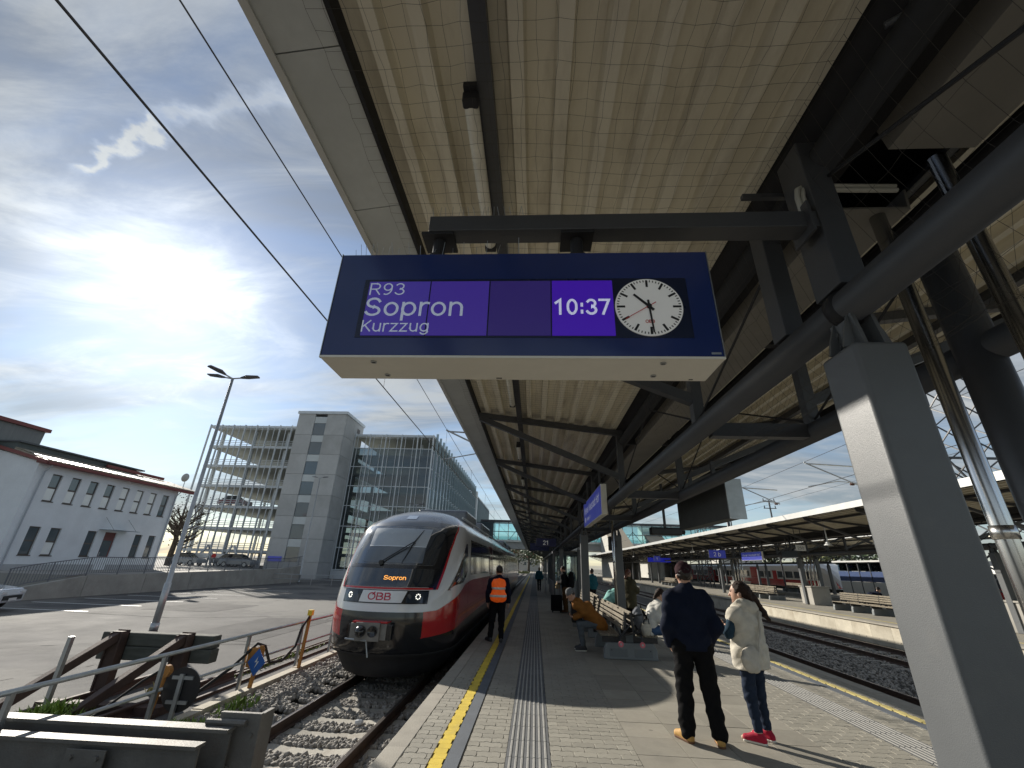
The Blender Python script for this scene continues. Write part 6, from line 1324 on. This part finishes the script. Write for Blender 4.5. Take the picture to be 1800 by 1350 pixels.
tvl = person('person', 'traveller in black jacket and brown trousers with big black backpack', (1.32, 20.2, 0), R(68), J, dict(trousers=dict(mat=brown_t, fat=.028, cuff=.06), shoes=dict(mat=rubs, sole=dksh), jacket=dict(mat=black_c, fat=.035), hair=dict(mat=hair_b, back=.05)), h=.015, headpitch=R(-22))
F = Field((-.4, -.6, .8), (.4, .1, 1.7), .018); F.ell((0, -.26, 1.24), (.19, .14, .34), .04).cone((-.1, -.24, 1.05), (.1, -.24, 1.05), .12, .12, .05).noise(.005, 30); part('backpack', F.mesh('backpack', black_c), None, tvl)
F = Field((-.4, 0, .7), (.4, .6, 1.3), .018); F.ell((-.05, .34, .98), (.17, .09, .11), .03).noise(.006, 40); part('bundle', F.mesh('bundle', cl('tan_fleece', (.42, .32, .19))), None, tvl)
su = thing('suitcase', 'black upright suitcase with raised handle beside the traveller', 'suitcase', (.92, 20.0, 0), R(15)); part('shell', MB().bb(-.22, .22, -.13, .13, .06, .66), black_c, su, bev=.04, seg=3); part('handle', MB().tube([(-.12, .1, .66), (-.12, .1, 1.02), (.12, .1, 1.02), (.12, .1, .66)], .012, 6), galv, su)
for x in (-.17, .17): part('wheel', MB().lathe([(.05, -.015), (.05, .015)], (x, 0, .05), 12, 'X'), rubber, su)
J = stand(1.66, .18, ((-.07, .15), (.07, -.1)))
person('person', 'small distant walker in teal jacket and black leggings down the platform', (.35, 36, 0), R(0), J, dict(trousers=dict(mat=black_c, fat=.005), shoes=dict(mat=dksh, sole=dksh), jacket=dict(mat=teal, fat=.045), hair=dict(mat=M('blond_hair', (.22, .16, .09), .5, 0, .2, 20), back=.08)), h=.022)
J = seat(.85, 1.7, .45, .42)
person('person', 'person in dark clothes slumped forward on the far platform bench', (17.25, 25.6, .05), R(-90), J, dict(trousers=dict(mat=black_c, fat=.02), shoes=dict(mat=dksh, sole=dksh), jacket=dict(mat=navy_j, fat=.05, cut=False), hair=dict(mat=hair_d, back=.05)), h=.022, headpitch=R(-30))

# ------------------------------------------------------------------ benches
slat_m = wood('bench_slat', (.23, .20, .15)); base_c = M('bench_base', (.19, .205, .21), .75, 0, .12, 3, .3, 60); steel_b = M('bench_iron', (.02, .02, .022), .45, .2, .1, 4)
def bench(label, loc, rz=0, n=3, unit=1.45, both=True):
    t = thing('bench', label, 'bench', loc, rz, 'slatted platform benches'); L = n * unit
    for k in range(n + 1):
        y = k * unit; w = .56
        o = part('base_block', MB().prism([(-w, 0), (w, 0), (w - .02, .20), (w - .07, .30), (-w + .07, .30), (-w + .02, .20)], 1, y, y + .16), base_c, t, bev=.02, seg=3)
        if k in (0,):
            for s in (-1, 1): part('recess_panel', MB().bb(min(s * .07, s * .44), max(s * .07, s * .44), -.006, .004, .05, .20), M('bench_recess', (.15, .165, .17), .8, 0, .1, 3), o, bev=.004); part('plug', MB().lathe([(.012, -.012), (.012, -.004)], (s * .40, 0, .17), 8, 'Y'), black, o)
        for s in (-1, 1):
            part('seat_bracket', MB().bb(min(s * .08, s * .58), max(s * .08, s * .58), y + .05, y + .11, .302, .40), steel_b, t); part('back_bracket', MB().beam((s * .12, y + .08, .33), (s * .05, y + .08, .86), .05, .03), steel_b, t)
    sm_ = MB().bb(-.033, .033, .02, unit - .02, -.016, .016).mesh('slat', slat_m); bm_ = MB().bb(-.014, .014, .02, unit - .02, -.033, .033).mesh('slat', slat_m)
    for k in range(n):
        for s in (-1, 1):
            for i in range(6): part('slat', sm_, None, t, loc=(s * (.19 + i * .076), k * unit + .08, .418 + (.006 if i in (0, 5) else 0)), bev=.006, seg=1)
            for i in range(4): part('slat', bm_, None, t, loc=(s * (.125 - i * .018), k * unit + .08, .56 + i * .095), bev=.005, seg=1)
    return t
bench('double sided slatted bench on grey concrete blocks in the middle of the platform', (2.02, 10.45, 0))
bench('second slatted bench behind the far column pair with the mint jacket person', (2.1, 16.2, 0), 0, 3)
bench('slatted bench on the far platform with the slumped dark figure', (16.8, 22.4, .05), 0, 3)
bench('slatted bench on the far platform behind the woman in the vest', (17.2, 34.5, .05), 0, 3)
bench('pinkish sunlit bench standing before the distant red locomotive', (28.4, 50, .05), 0, 3)
bench('small dark bench on the far platform left of the navy man', (17.2, 58, .05), 0, 3)
# folded scooter propped against the bench end
sc_ = thing('kick_scooter', 'folded black kick scooter with pink wheels leaning on the bench end', 'scooter', (2.0, 10.28, 0)); pink = M('pink_wheel', (.62, .14, .18), .45, 0, .1, 5)
for x in (-.21, .23):
    w = part('wheel', MB().lathe([(.03, -.014), (.052, -.014), (.055, 0), (.052, .014), (.03, .014)], (x, 0, .30), 20, 'Y'), pink, sc_); part('hub', MB().lathe([(.02, -.018), (.02, .018)], (x, 0, .30), 10, 'Y'), galv, w)
    part('fork', MB().tube([(x, .02, .30), (x + .02, .12, .44), (x - .06, .30, .62)], .018, 8), black, sc_, smooth=True)
part('deck', MB().box((.02, .18, .47), (.5, .1, .03), ry=R(-12)), black, sc_, bev=.01); part('stem', MB().tube([(-.19, .14, .42), (.16, .34, .72), (.2, .36, .80)], .018, 8), black, sc_); part('handlebar', MB().tube([(.02, .3, .80), (.36, .42, .82)], .014, 8), black, sc_)
bagm = cl('dark_bag', (.03, .03, .033)); F = Field((1.7, 10.6, .4), (2.4, 11.9, .8), .02); F.ell((2.18, 11.2, .55), (.10, .3, .14), .03).noise(.006, 30); o = part('travel_bag', F.mesh('travel_bag', bagm), None); tag(o, 'dark travel bag lying on the bench seat by the backrest', 'bag')
F = Field((2.2, 10.2, .4), (2.9, 11, .8), .016); F.ell((2.40, 10.60, .55), (.11, .13, .14), .03).noise(.005, 30); o = part('tote_bag', F.mesh('tote_bag', cl('cream_tote', (.5, .47, .40))), None); tag(o, 'cream tote bag on the bench beside the woman in white fleece', 'bag'); part('strap', MB().tube([(2.34, 10.54, .66), (2.36, 10.50, .76), (2.44, 10.5, .76), (2.46, 10.54, .66)], .01, 6), black_c, o)
# ------------------------------------------------------------------ far platforms, trains, bridge, masts
p2 = struct('platform', MB().bb(13.9, 21.7, -4, 170, -.84, .05), pave_f)
wp_ = MB().bb(-.06, .06, .004, 1.126, 0, .74).mesh('wall_panel', conc_lt); kc = MB().bb(-.10, .28, .003, 1.127, 0, .06).mesh('coping', kerb_m)
for i in range(80):
    o = part('wall_panel', wp_, None, p2, loc=(13.84, 6 + i * 1.13, -.74 + .0))
    part('coping', kc, None, p2, loc=(13.82, 6 + i * 1.13, 0.002))
    if i < 30:
        for z in (.22,): part('tie_hole', MB().tube([(-.064, .35, z), (-.055, .35, z)], .022, 8).tube([(-.064, .78, z), (-.055, .78, z)], .022, 8), mortar, o)
part('yellow_line', MB().bb(14.55, 14.65, 6, 100, .0505, .054), M('faded_yellow', (.5, .40, .12), .8, 0, .2, 2), p2)
struct('platform', MB().bb(26.0, 33.2, 10, 170, -.84, .05), pave_f); struct('platform', MB().bb(41.0, 48, 10, 190, -.84, .05), pave_f)
struct('track_bed', MB().bb(21.8, 25.9, -5, 200, -.84, -.735), ballast_m); struct('track_bed', MB().bb(33.4, 40.9, -5, 200, -.84, -.735), ballast_m)
for x, lb in ((23.9, 'railway track hidden between the second and third platforms'), (36, 'railway track under the distant red and white train')): track(x, 8, 160, 20, 22, lb)
name_sign(16.0, 33.2, 36.4, 2.62, 3.2, 'blue station name sign under the far canopy right of the navy man', 'Wiener Neustadt Hbf', None, top=3.9)
plain_sign('platform_number_sign', 14.9, 16.3, 40, 2.85, 3.5, 'blue sign reading 2 b under the far canopy above the couple', '2 b', top=4.2)
plain_sign('platform_number_sign', 14.8, 15.6, 58, 2.8, 3.4, 'small blue number sign further along the far canopy', '1', top=4.2)
plain_sign('departure_display', 15.0, 18.0, 62, 2.75, 3.3, 'bright blue departure display under the far canopy by the olive coat woman', '', 'display board', col=M('lcd_blue', (.01, .02, .3), .3, 0, .05, 2, emit=(.02, .03, .6), estr=.2), top=4.2)
plain_sign('length_marker', 15.55, 16.15, 28, 3.05, 3.40, 'white marker plate reading 250 hung on a rod under the far canopy', '', 'marker', col=white_p, top=4.4)
text_mesh('250', .15, inkb, bpy.data.objects['length_marker'], FACE_NY(0, -.007, .09), align='CENTER')
t = thing('display_board', 'blank dark rear of a small board under the far canopy', 'display board', (16.2, 30, 2.7)); part('casing', MB().bb(0, .2, -.9, .9, 0, .45), MATS['dark_case'], t, bev=.01); part('hanger', MB().bb(.08, .12, -.4, -.35, .45, 1.3), steel, t); part('hanger', MB().bb(.08, .12, .35, .4, .45, 1.3), steel, t)
for (x, y, z, lb) in ((15.6, 46, 3.55, 'white pendant lamp under the far canopy left of the marker plate'), (15.3, 24.5, 3.2, 'white pendant lamp on a rod under the far canopy near the grey column'), (16.4, 22.6, 3.2, 'white twin floodlight under the far canopy beside the grey column'), (14.9, 70, 3.5, 'tiny white pendant lamp far along the far canopy')):
    t = thing('pendant_lamp', lb, 'lamp', (x, y, z), group='pendant lamps of the far canopy'); part('rod', MB().tube([(0, 0, .15), (0, 0, 1.1)], .03, 6), white_p, t); part('shade', MB().lathe([(.05, .2), (.12, .08), (.2, 0), (.18, 0), (.05, .06)], (0, 0, 0), 14), white_p, t)
for (x, y, lb) in ((17.35, 30.3, 'concrete planter box between the far columns beside the bench'), (17.2, 40.5, 'pale concrete planter box behind the woman in the vest'), (17.3, 17.2, 'low concrete planter box hidden by the grey column')):
    t = thing('planter', lb, 'planter', (x, y, .05), group='planters of the far platform'); part('box', MB().bb(-.1, 1.0, 0, 1.3, 0, 1.0), conc, t, bev=.03); part('rim', MB().bb(-.14, 1.04, -.04, 1.34, 1.0, 1.06), conc, t); 
    for k in range(4): part('riser_pipe', MB().tube([(.1 + k * .22, .6, 1.06), (.1 + k * .22, .6, 2.9)], .045, 8), inox, t, smooth=True)
# advert and glass shelter wall on the third platform
sh = thing('waiting_shelter', 'glass waiting shelter with blue and white panels on the far right platform', 'shelter', (26.6, 33, .05))
pb, pw, pr = M('panel_blue', (.03, .06, .16), .4, 0, .1, 2), M('panel_white', (.55, .54, .48), .5, 0, .08, 1), M('panel_red', (.5, .03, .06), .4, 0, .1, 2)
for k in range(7):
    part('upper_panel', MB().bb(0, .05, k * 1.3 + .02, k * 1.3 + 1.28, 1.35, 2.1), pr if k == 2 else pb, sh); part('lower_panel', MB().bb(0, .05, k * 1.3 + .02, k * 1.3 + 1.28, .1, 1.32), pw, sh); part('top_pane', MB().bb(.01, .03, k * 1.3 + .05, k * 1.3 + 1.25, 2.13, 2.75), GLASS('shelter_glass', (.7, .82, .84)), sh); part('mullion', MB().bb(-.03, .08, k * 1.3 - .03, k * 1.3 + .03, 0, 2.8), steel, sh)
part('roof', MB().bb(-.2, 2, -.2, 9.4, 2.8, 2.92), fasc, sh)
# glazed lift / stair enclosure on the near platform
en = thing('glass_enclosure', 'glazed stair enclosure with grey frame far down the near platform', 'stair enclosure', (1.15, 27.5, 0))
for y in (0, 2, 4, 6, 8): part('post', MB().bb(-.06, .06, y - .06, y + .06, 0, 2.5), steel, en); part('post', MB().bb(1.84, 1.96, y - .06, y + .06, 0, 2.5), steel, en)
for y in (0, 2, 4, 6): part('base_panel', MB().bb(-.03, .03, y + .07, y + 1.93, 0, .95), M('panel_grey', (.34, .36, .37), .6, 0, .08, 2), en); part('pane', MB().bb(-.01, .01, y + .07, y + 1.93, 1.0, 2.4), GLASS('shelter_glass'), en)
part('end_panel', MB().bb(.07, 1.83, -.03, .03, 0, 1.0), MATS['panel_grey'], en); part('pane', MB().bb(.07, 1.83, -.01, .01, 1.02, 2.4), GLASS('shelter_glass'), en); part('top_frame', MB().bb(-.08, 1.98, -.08, 8.08, 2.5, 2.62), steel, en)
ah = thing('handrail', 'slanting tube handrail beside the glass stair enclosure', 'handrail', (.75, 30.5, 0)); part('rail', MB().tube([(0, 0, .5), (0, 3, 1.0)], .025, 6), galv, ah); part('rail', MB().tube([(0, 0, .1), (0, 3, .6)], .025, 6), galv, ah); part('post', MB().tube([(0, 0, 0), (0, 0, .5)], .025, 6), galv, ah); part('post', MB().tube([(0, 3, 0), (0, 3, 1.0)], .025, 6), galv, ah)
lb_ = thing('waste_bin', 'small dark waste bin beside the second bench', 'waste bin', (1.38, 15.6, 0)); part('body', MB().bb(-.18, .18, -.15, .15, .12, .72), steel_dk, lb_, bev=.03); part('lid', MB().bb(-.2, .2, -.17, .17, .722, .76), steel, lb_)
part('stand', MB().bb(-.15, .15, -.12, .12, 0, .12), base_c, lb_)
# distant trains
def far_train(label, x, ya, yb, low, high, nosec, win=True, name='train'):
    t = thing(name, label, 'train', (x, ya, RAIL_Z)); w = 1.4; sec = [(-w, .9), (-w, 2.9), (-w + .15, 3.5), (-w + .6, 3.9), (w - .6, 3.9), (w - .15, 3.5), (w, 2.9), (w, .9)]
    L = yb - ya; q = MB(); n = len(sec); st_ = [(0, .55, .35), (.5, .8, .62), (1.6, .95, .85), (3.2, 1, 1), (L, 1, 1)]
    for y, fw_, fh in st_: q.v += [(a * fw_, y, .9 + (b - .9) * fh) for a, b in sec]
    q.f = [(j * n + i, j * n + (i + 1) % n, (j + 1) * n + (i + 1) % n, (j + 1) * n + i) for j in range(len(st_) - 1) for i in range(n)] + [tuple(range(n)), tuple(range(4 * n + n - 1, 4 * n - 1, -1))]
    part('body', q, high, t, bev=.05); part('lower_band', MB().bb(-w - .012, w + .012, 3.2, L - .1, .9, 1.75), low, t); part('underframe', MB().bb(-1.1, 1.1, 2, L - 1, .25, .9), tdk, t)
    part('nose', MB().add([(-.95, .28, 1.0), (.95, .28, 1.0), (1.1, .62, 2.0), (-1.1, .62, 2.0), (.95, -.02, 1.05), (-.95, -.02, 1.05), (1.0, .4, 2.0), (-1.0, .4, 2.0)], [(5, 4, 6, 7), (0, 5, 7, 3), (4, 1, 2, 6), (7, 6, 2, 3), (0, 1, 4, 5)]), nosec, t)
    part('windscreen', MB().add([(-.85, .36, 2.05), (.85, .36, 2.05), (.95, 1.25, 2.95), (-.95, 1.25, 2.95), (-.85, .5, 2.03), (.85, .5, 2.03)], [(0, 1, 2, 3), (0, 4, 5, 1)]), tgl, t)
    y = 4.2; k = 0
    while y < L - 3:
        part('side_window', MB().bb(-w - .014, -w + .02, y, y + 1.7, 1.95, 2.75), tgl, t)
        if k % 4 == 3: part('door', MB().bb(-w - .016, -w + .02, y + 1.95, y + 3.1, .95, 2.85), nosec, t); y += 1.5
        if k % 6 == 5: part('colour_block', MB().bb(-w - .018, -w + .02, y + 1.72, y + 4.2, 1.76, 3.3), nosec, t); y += 2.6
        y += 2.1; k += 1
    return t
far_train('white and red express train with red nose beyond the far canopies', 36, 56, 150, trd, tw, trd)
far_train('dark and red railcar with white top behind the waiting shelter', 39.2, 36.5, 49, trd, M('railcar_dark', (.05, .055, .06), .3, 0, .1, 1), tw)
# footbridge
fb = thing('footbridge', 'glazed footbridge on a concrete deck crossing the tracks in the distance', 'footbridge', (0, 112, 0))
part('deck', MB().bb(-22, 75, 0, 6, 5.6, 7.2), M('bridge_concrete', (.42, .42, .40), .85, 0, .1, .3), fb); part('deck_edge', MB().bb(-22, 75, -.5, -.05, 7.21, 7.6), fasc, fb); part('roof', MB().bb(-14, 75, 1.8, 7, 12.0, 12.5), steel, fb); part('parapet', MB().bb(-22, 75, -.4, -.3, 7.61, 8.4), GLASS('shelter_glass'), fb)
for k in range(38):
    x = -14 + k * 2.4; part('mullion', MB().bb(x - .07, x + .07, 1.9, 2.05, 7.21, 12.0), steel, fb)
    if k < 37: part('pane', MB().bb(x + .09, x + 2.31, 1.95, 1.98, 7.3, 11.95), GLASS('bridge_glass', (.62, .84, .88), .03, 1, .06), fb)
    if k % 3 == 0 and k < 36: part('brace', MB().beam((x, 1.7, 7.4), (x + 2.4, 1.7, 10.4), .1, .1), steel, fb); part('brace', MB().beam((x + 4.8, 1.7, 7.4), (x + 2.4, 1.7, 10.4), .1, .1), steel, fb)
part('handrail', MB().bb(-14, 75, 1.6, 1.7, 9.6, 9.75), steel, fb)
for x in (-14, 9.5, 24.5): part('pier', MB().bb(x - .6, x + .6, 1.5, 4.5, -.8, 5.6), conc, fb)
part('lift_shaft', MB().bb(-17, -10.5, 1, 6.5, 7.2, 11.8), M('lift_glass', (.05, .07, .08), .1, 0, .1, 1, coat=.5), fb)
slt = M('stair_tile', (.42, .36, .27), .7, 0, .2, 2, stain=((.2, .15, .1), 2, .5, .7, .5))
for (x, y, lb) in ((17.8, 88, 'sloping tiled stair roof rising to the footbridge behind the far canopy'), (29.5, 100, 'second sloping tiled stair roof at the footbridge to the right')):
    t = thing('stair_roof', lb, 'stair roof', (x, y, 0)); part('slope', MB().beam((0, 0, 4.2), (0, 22, 12.4), 4.2, .4), slt, t)
    for s in (-1, 1): part('side_wall', MB().add([(s * 2, 0, 0), (s * 2, 22, 0), (s * 2, 22, 12), (s * 2, 0, 4)], [(0, 1, 2, 3)]), M('stair_side', (.5, .49, .45), .7, 0, .08, 1), t)
    q = MB()
    for k in range(36): part('tile_course', MB().beam((-2.1, k * .6 + .3, 4.44 + k * .6 * .3727), (2.1, k * .6 + .3, 4.44 + k * .6 * .3727), .5, .05, (0, -.35, .94)), slt, t)
# lattice masts and portal
def lattice(label, x, y, w, h, n, z0=RAIL_Z, taper=.7, rzz=0):
    t = thing('lattice_mast', label, 'mast', (x, y, z0), rzz, 'lattice masts'); c = [(-1, -1), (1, -1), (1, 1), (-1, 1)]; wz = lambda z: w / 2 * (1 - (1 - taper) * z / h)
    for a, b in c: part('leg', MB().beam((a * w / 2, b * w / 2, 0), (a * wz(h), b * wz(h), h), .09, .09), steel, t)
    q = []
    for i in range(n):
        z0_, z1_ = h * i / n, h * (i + 1) / n
        for k in range(4):
            a, b = c[k], c[(k + 1) % 4]; u, v = (a, b) if i % 2 else (b, a)
            part('diagonal', MB().beam((u[0] * wz(z0_), u[1] * wz(z0_), z0_), (v[0] * wz(z1_), v[1] * wz(z1_), z1_), .06, .06), steel, t)
    return t
lm = lattice('big steel lattice mast behind the far canopy at the right edge', 24.4, 24.6, 1.9, 15, 14)
for z in (7.0, 8.6): part('boom', MB().beam((-14 + 12.5, 0, z), (12, 0, z), .12, .12), steel, lm)
part('brace', MB().beam((-1.5, 0, 8.6), (-.5, 0, 7), .08, .08), steel, lm); part('brace', MB().beam((-2.6, 0, 8.6), (-.6, 0, 7.2), .06, .06), steel, lm)
lattice('small lattice mast rising in front of the footbridge glass', 22.4, 62, 1.3, 14, 12)
t = thing('steel_mast', 'plain round mast standing just beyond the near canopy edge', 'mast', (23.3, 55, RAIL_Z)); part('shaft', MB().tube([(0, 0, 0), (0, 0, 12)], [.24, .16], 12), steel, t, smooth=True); part('cap', MB().tube([(0, 0, 12), (0, 0, 12.1)], .18, 12), steel, t)
cantilever(12.1, 19.6, 1, 'overhead line bracket above the middle track left of the near column', 5.3); cantilever(12.1, 26, 1, 'overhead line bracket further off above the middle track', 5.3)
wire([(12.1, 0, 5.3), (12.1, 140, 5.3)], .011, 'lower contact wire above the middle track over the far canopy'); wire([(12.1, i * 5., 6.5 + .2 * math.cos(i / 2.)) for i in range(26)], .009, 'upper catenary wire above the middle track')
wire([(7.35, -2, 5.3), (7.35, 120, 5.3)], .010, 'contact wire over the track beside the near platform right edge'); wire([(25, 8, 8.8), (25, 140, 8.0)], .012, 'high feeder wire over the far platform canopy')
for (x, y, lb) in ((27, 52, 'pole top with two insulator arms above the far canopy edge'), (27.5, 64, 'smaller pole top with insulator arms further along the far canopy')):
    t = thing('insulator_pole', lb, 'pole', (x, y, RAIL_Z), group='insulator poles'); part('shaft', MB().tube([(0, 0, 0), (0, 0, 10.2)], .09, 8), steel, t)
    for z in (9.3, 10.1): part('arm', MB().beam((-.7, 0, z), (.7, 0, z), .08, .08), steel, t); part('insulator', MB().tube([(-.6, 0, z), (-.6, 0, z + .3)], .05, 6).tube([(.6, 0, z), (.6, 0, z + .3)], .05, 6), steel, t)
# trees and far town
def tree(label, x, y, h, w, leaf, n=900, bare=False, z=GZ, group='trees around the station'):
    t = thing('tree', label, 'tree', (x, y, z), 0, group); bark = M('bark', (.09, .07, .05), .9, 0, .3, 4, .4, 20); br = MB(); tips = []
    br.tube([(0, 0, 0), (.1, 0, h * .25), (0, .1, h * .5), (0, 0, h * .85)], [w * .055, w * .045, w * .03, .02], 8)
    for i in range(26 if bare else 12):
        a = i * 2.4; z0 = h * random.uniform(.25, .7); l = w * .5 * random.uniform(.5, 1); e = Vector((math.cos(a) * l, math.sin(a) * l, z0 + l * random.uniform(.4, 1.0))); m_ = Vector((e.x * .5, e.y * .5, z0 + (e.z - z0) * .4))
        br.tube([(0, 0, z0), m_, e], [w * .018, w * .011, .012], 5)
        for j in range(5 if bare else 0):
            d = Vector((random.uniform(-1, 1), random.uniform(-1, 1), random.uniform(-.1, 1))) * l * .45; br.tube([m_.lerp(e, random.random()), m_.lerp(e, .8) + d], [w * .008, .01], 4)
    part('trunk', br, bark, t)
    q = MB(); cl_ = [(Vector((random.gauss(0, .24) * w, random.gauss(0, .24) * w, h * random.uniform(.38, .92))), w * random.uniform(.10, .22)) for _ in range(22)]
    for i in range(n):
        c, r = random.choice(cl_); p = c + Vector((random.gauss(0, .6), random.gauss(0, .6), random.gauss(0, .5))) * r; s = w * random.uniform(.018, .04) * (.4 if bare else 1)
        u = Vector((random.gauss(0, 1), random.gauss(0, 1), random.gauss(0, 1))).normalized(); v = u.orthogonal().normalized() * s; u = u * s; q.add([p - u, p + v, p + u, p - v], [(0, 1, 2, 3)])
    part('crown', q, leaf, t, flip=False); return t
lf1 = M('leaf_dark', (.055, .085, .03), .6, 0, .35, .8); lf2 = M('leaf_yellowish', (.14, .15, .05), .6, 0, .35, .8); lf3 = M('leaf_brown', (.10, .07, .04), .7, 0, .3, .8)
tree('bare winter tree between the white building and the garage', -43, 52, 8.5, 6, lf3, 260, True, .55); tree('second bare tree left of the garage entrance', -40.5, 50, 7, 5, lf3, 200, True, .55)
for i, (x, y, h, w, lf) in enumerate([(-14, 210, 13, 11, lf2), (-7, 190, 10, 9, lf1), (-3, 230, 14, 12, lf1), (4, 205, 9, 9, lf2), (-22, 240, 15, 13, lf1), (46, 60, 7, 7, lf1), (50, 72, 8, 8, lf1), (54, 90, 9, 9, lf2), (60, 120, 12, 11, lf1), (66, 105, 10, 10, lf1), (12, 240, 14, 12, lf1)]):
    tree(['yellowish tree at the end of the tracks', 'dark bushy tree beyond the footbridge', 'tall dark tree far behind the footbridge', 'low yellowish tree at the end of the platform', 'large dark tree far left behind the garage', 'small dark tree right of the red express nose', 'round dark tree behind the parked cars to the right', 'yellowish tree in the right distance', 'tall dark tree in the right background', 'dark tree behind the far right platform', 'tall tree beyond the platform end'][i], x, y, h, w, lf, 700)
hz = M('house_wall', (.5, .48, .44), .9, 0, .1, .5); hr_ = M('house_roof', (.22, .09, .06), .8, 0, .2, 1)
for i, (x, y, w, h) in enumerate([(-2, 260, 10, 7), (10, 275, 12, 6), (-12, 290, 9, 10), (70, 160, 14, 8)]):
    t = thing('house', ['small pale house at the end of the tracks', 'low pale house right of the track end', 'tall pale house left of the track end', 'pale house in the far right distance'][i], 'house', (x, y, -.8)); part('wall', MB().bb(-w / 2, w / 2, 0, 9, 0, h), hz, t); part('roof', MB().prism([(-w / 2 - .4, h), (w / 2 + .4, h), (0, h + w * .35)], 1, -.4, 9.4), hr_, t)
    for k in range(3): part('window', MB().bb(-w / 2 + 1 + k * w * .3, -w / 2 + 2.2 + k * w * .3, -.03, .02, h * .45, h * .45 + 1.5), wgl, t)
gb = MB()
for k in range(900):
    x, y = random.uniform(-30, 30), random.uniform(172, 215); s = random.uniform(.2, .6); gb.add([(x - s, y, -.84), (x + s, y + .2, -.84), (x + s * .4, y, -.84 + s * 1.2), (x - s * .5, y + .1, -.84 + s)], [(0, 1, 2, 3)])
o = part('scrub', gb, lf2, None, kind='stuff', flip=False); tag(o, 'yellow green scrub across the end of the railway yard', 'scrub')
for i, (x, y, c_) in enumerate([(43.2, 58, (.5, .52, .54)), (45.6, 60, (.1, .15, .25)), (48, 62, (.45, .45, .44)), (50.4, 64, (.3, .05, .05))]):
    car('parked_car', ['silver car parked beyond the red express nose', 'dark blue car in the far right car park', 'pale grey car in the far right car park', 'red car in the far right car park'][i], (x, y, .05), R(90), c_, 'cars in the far car park', False)
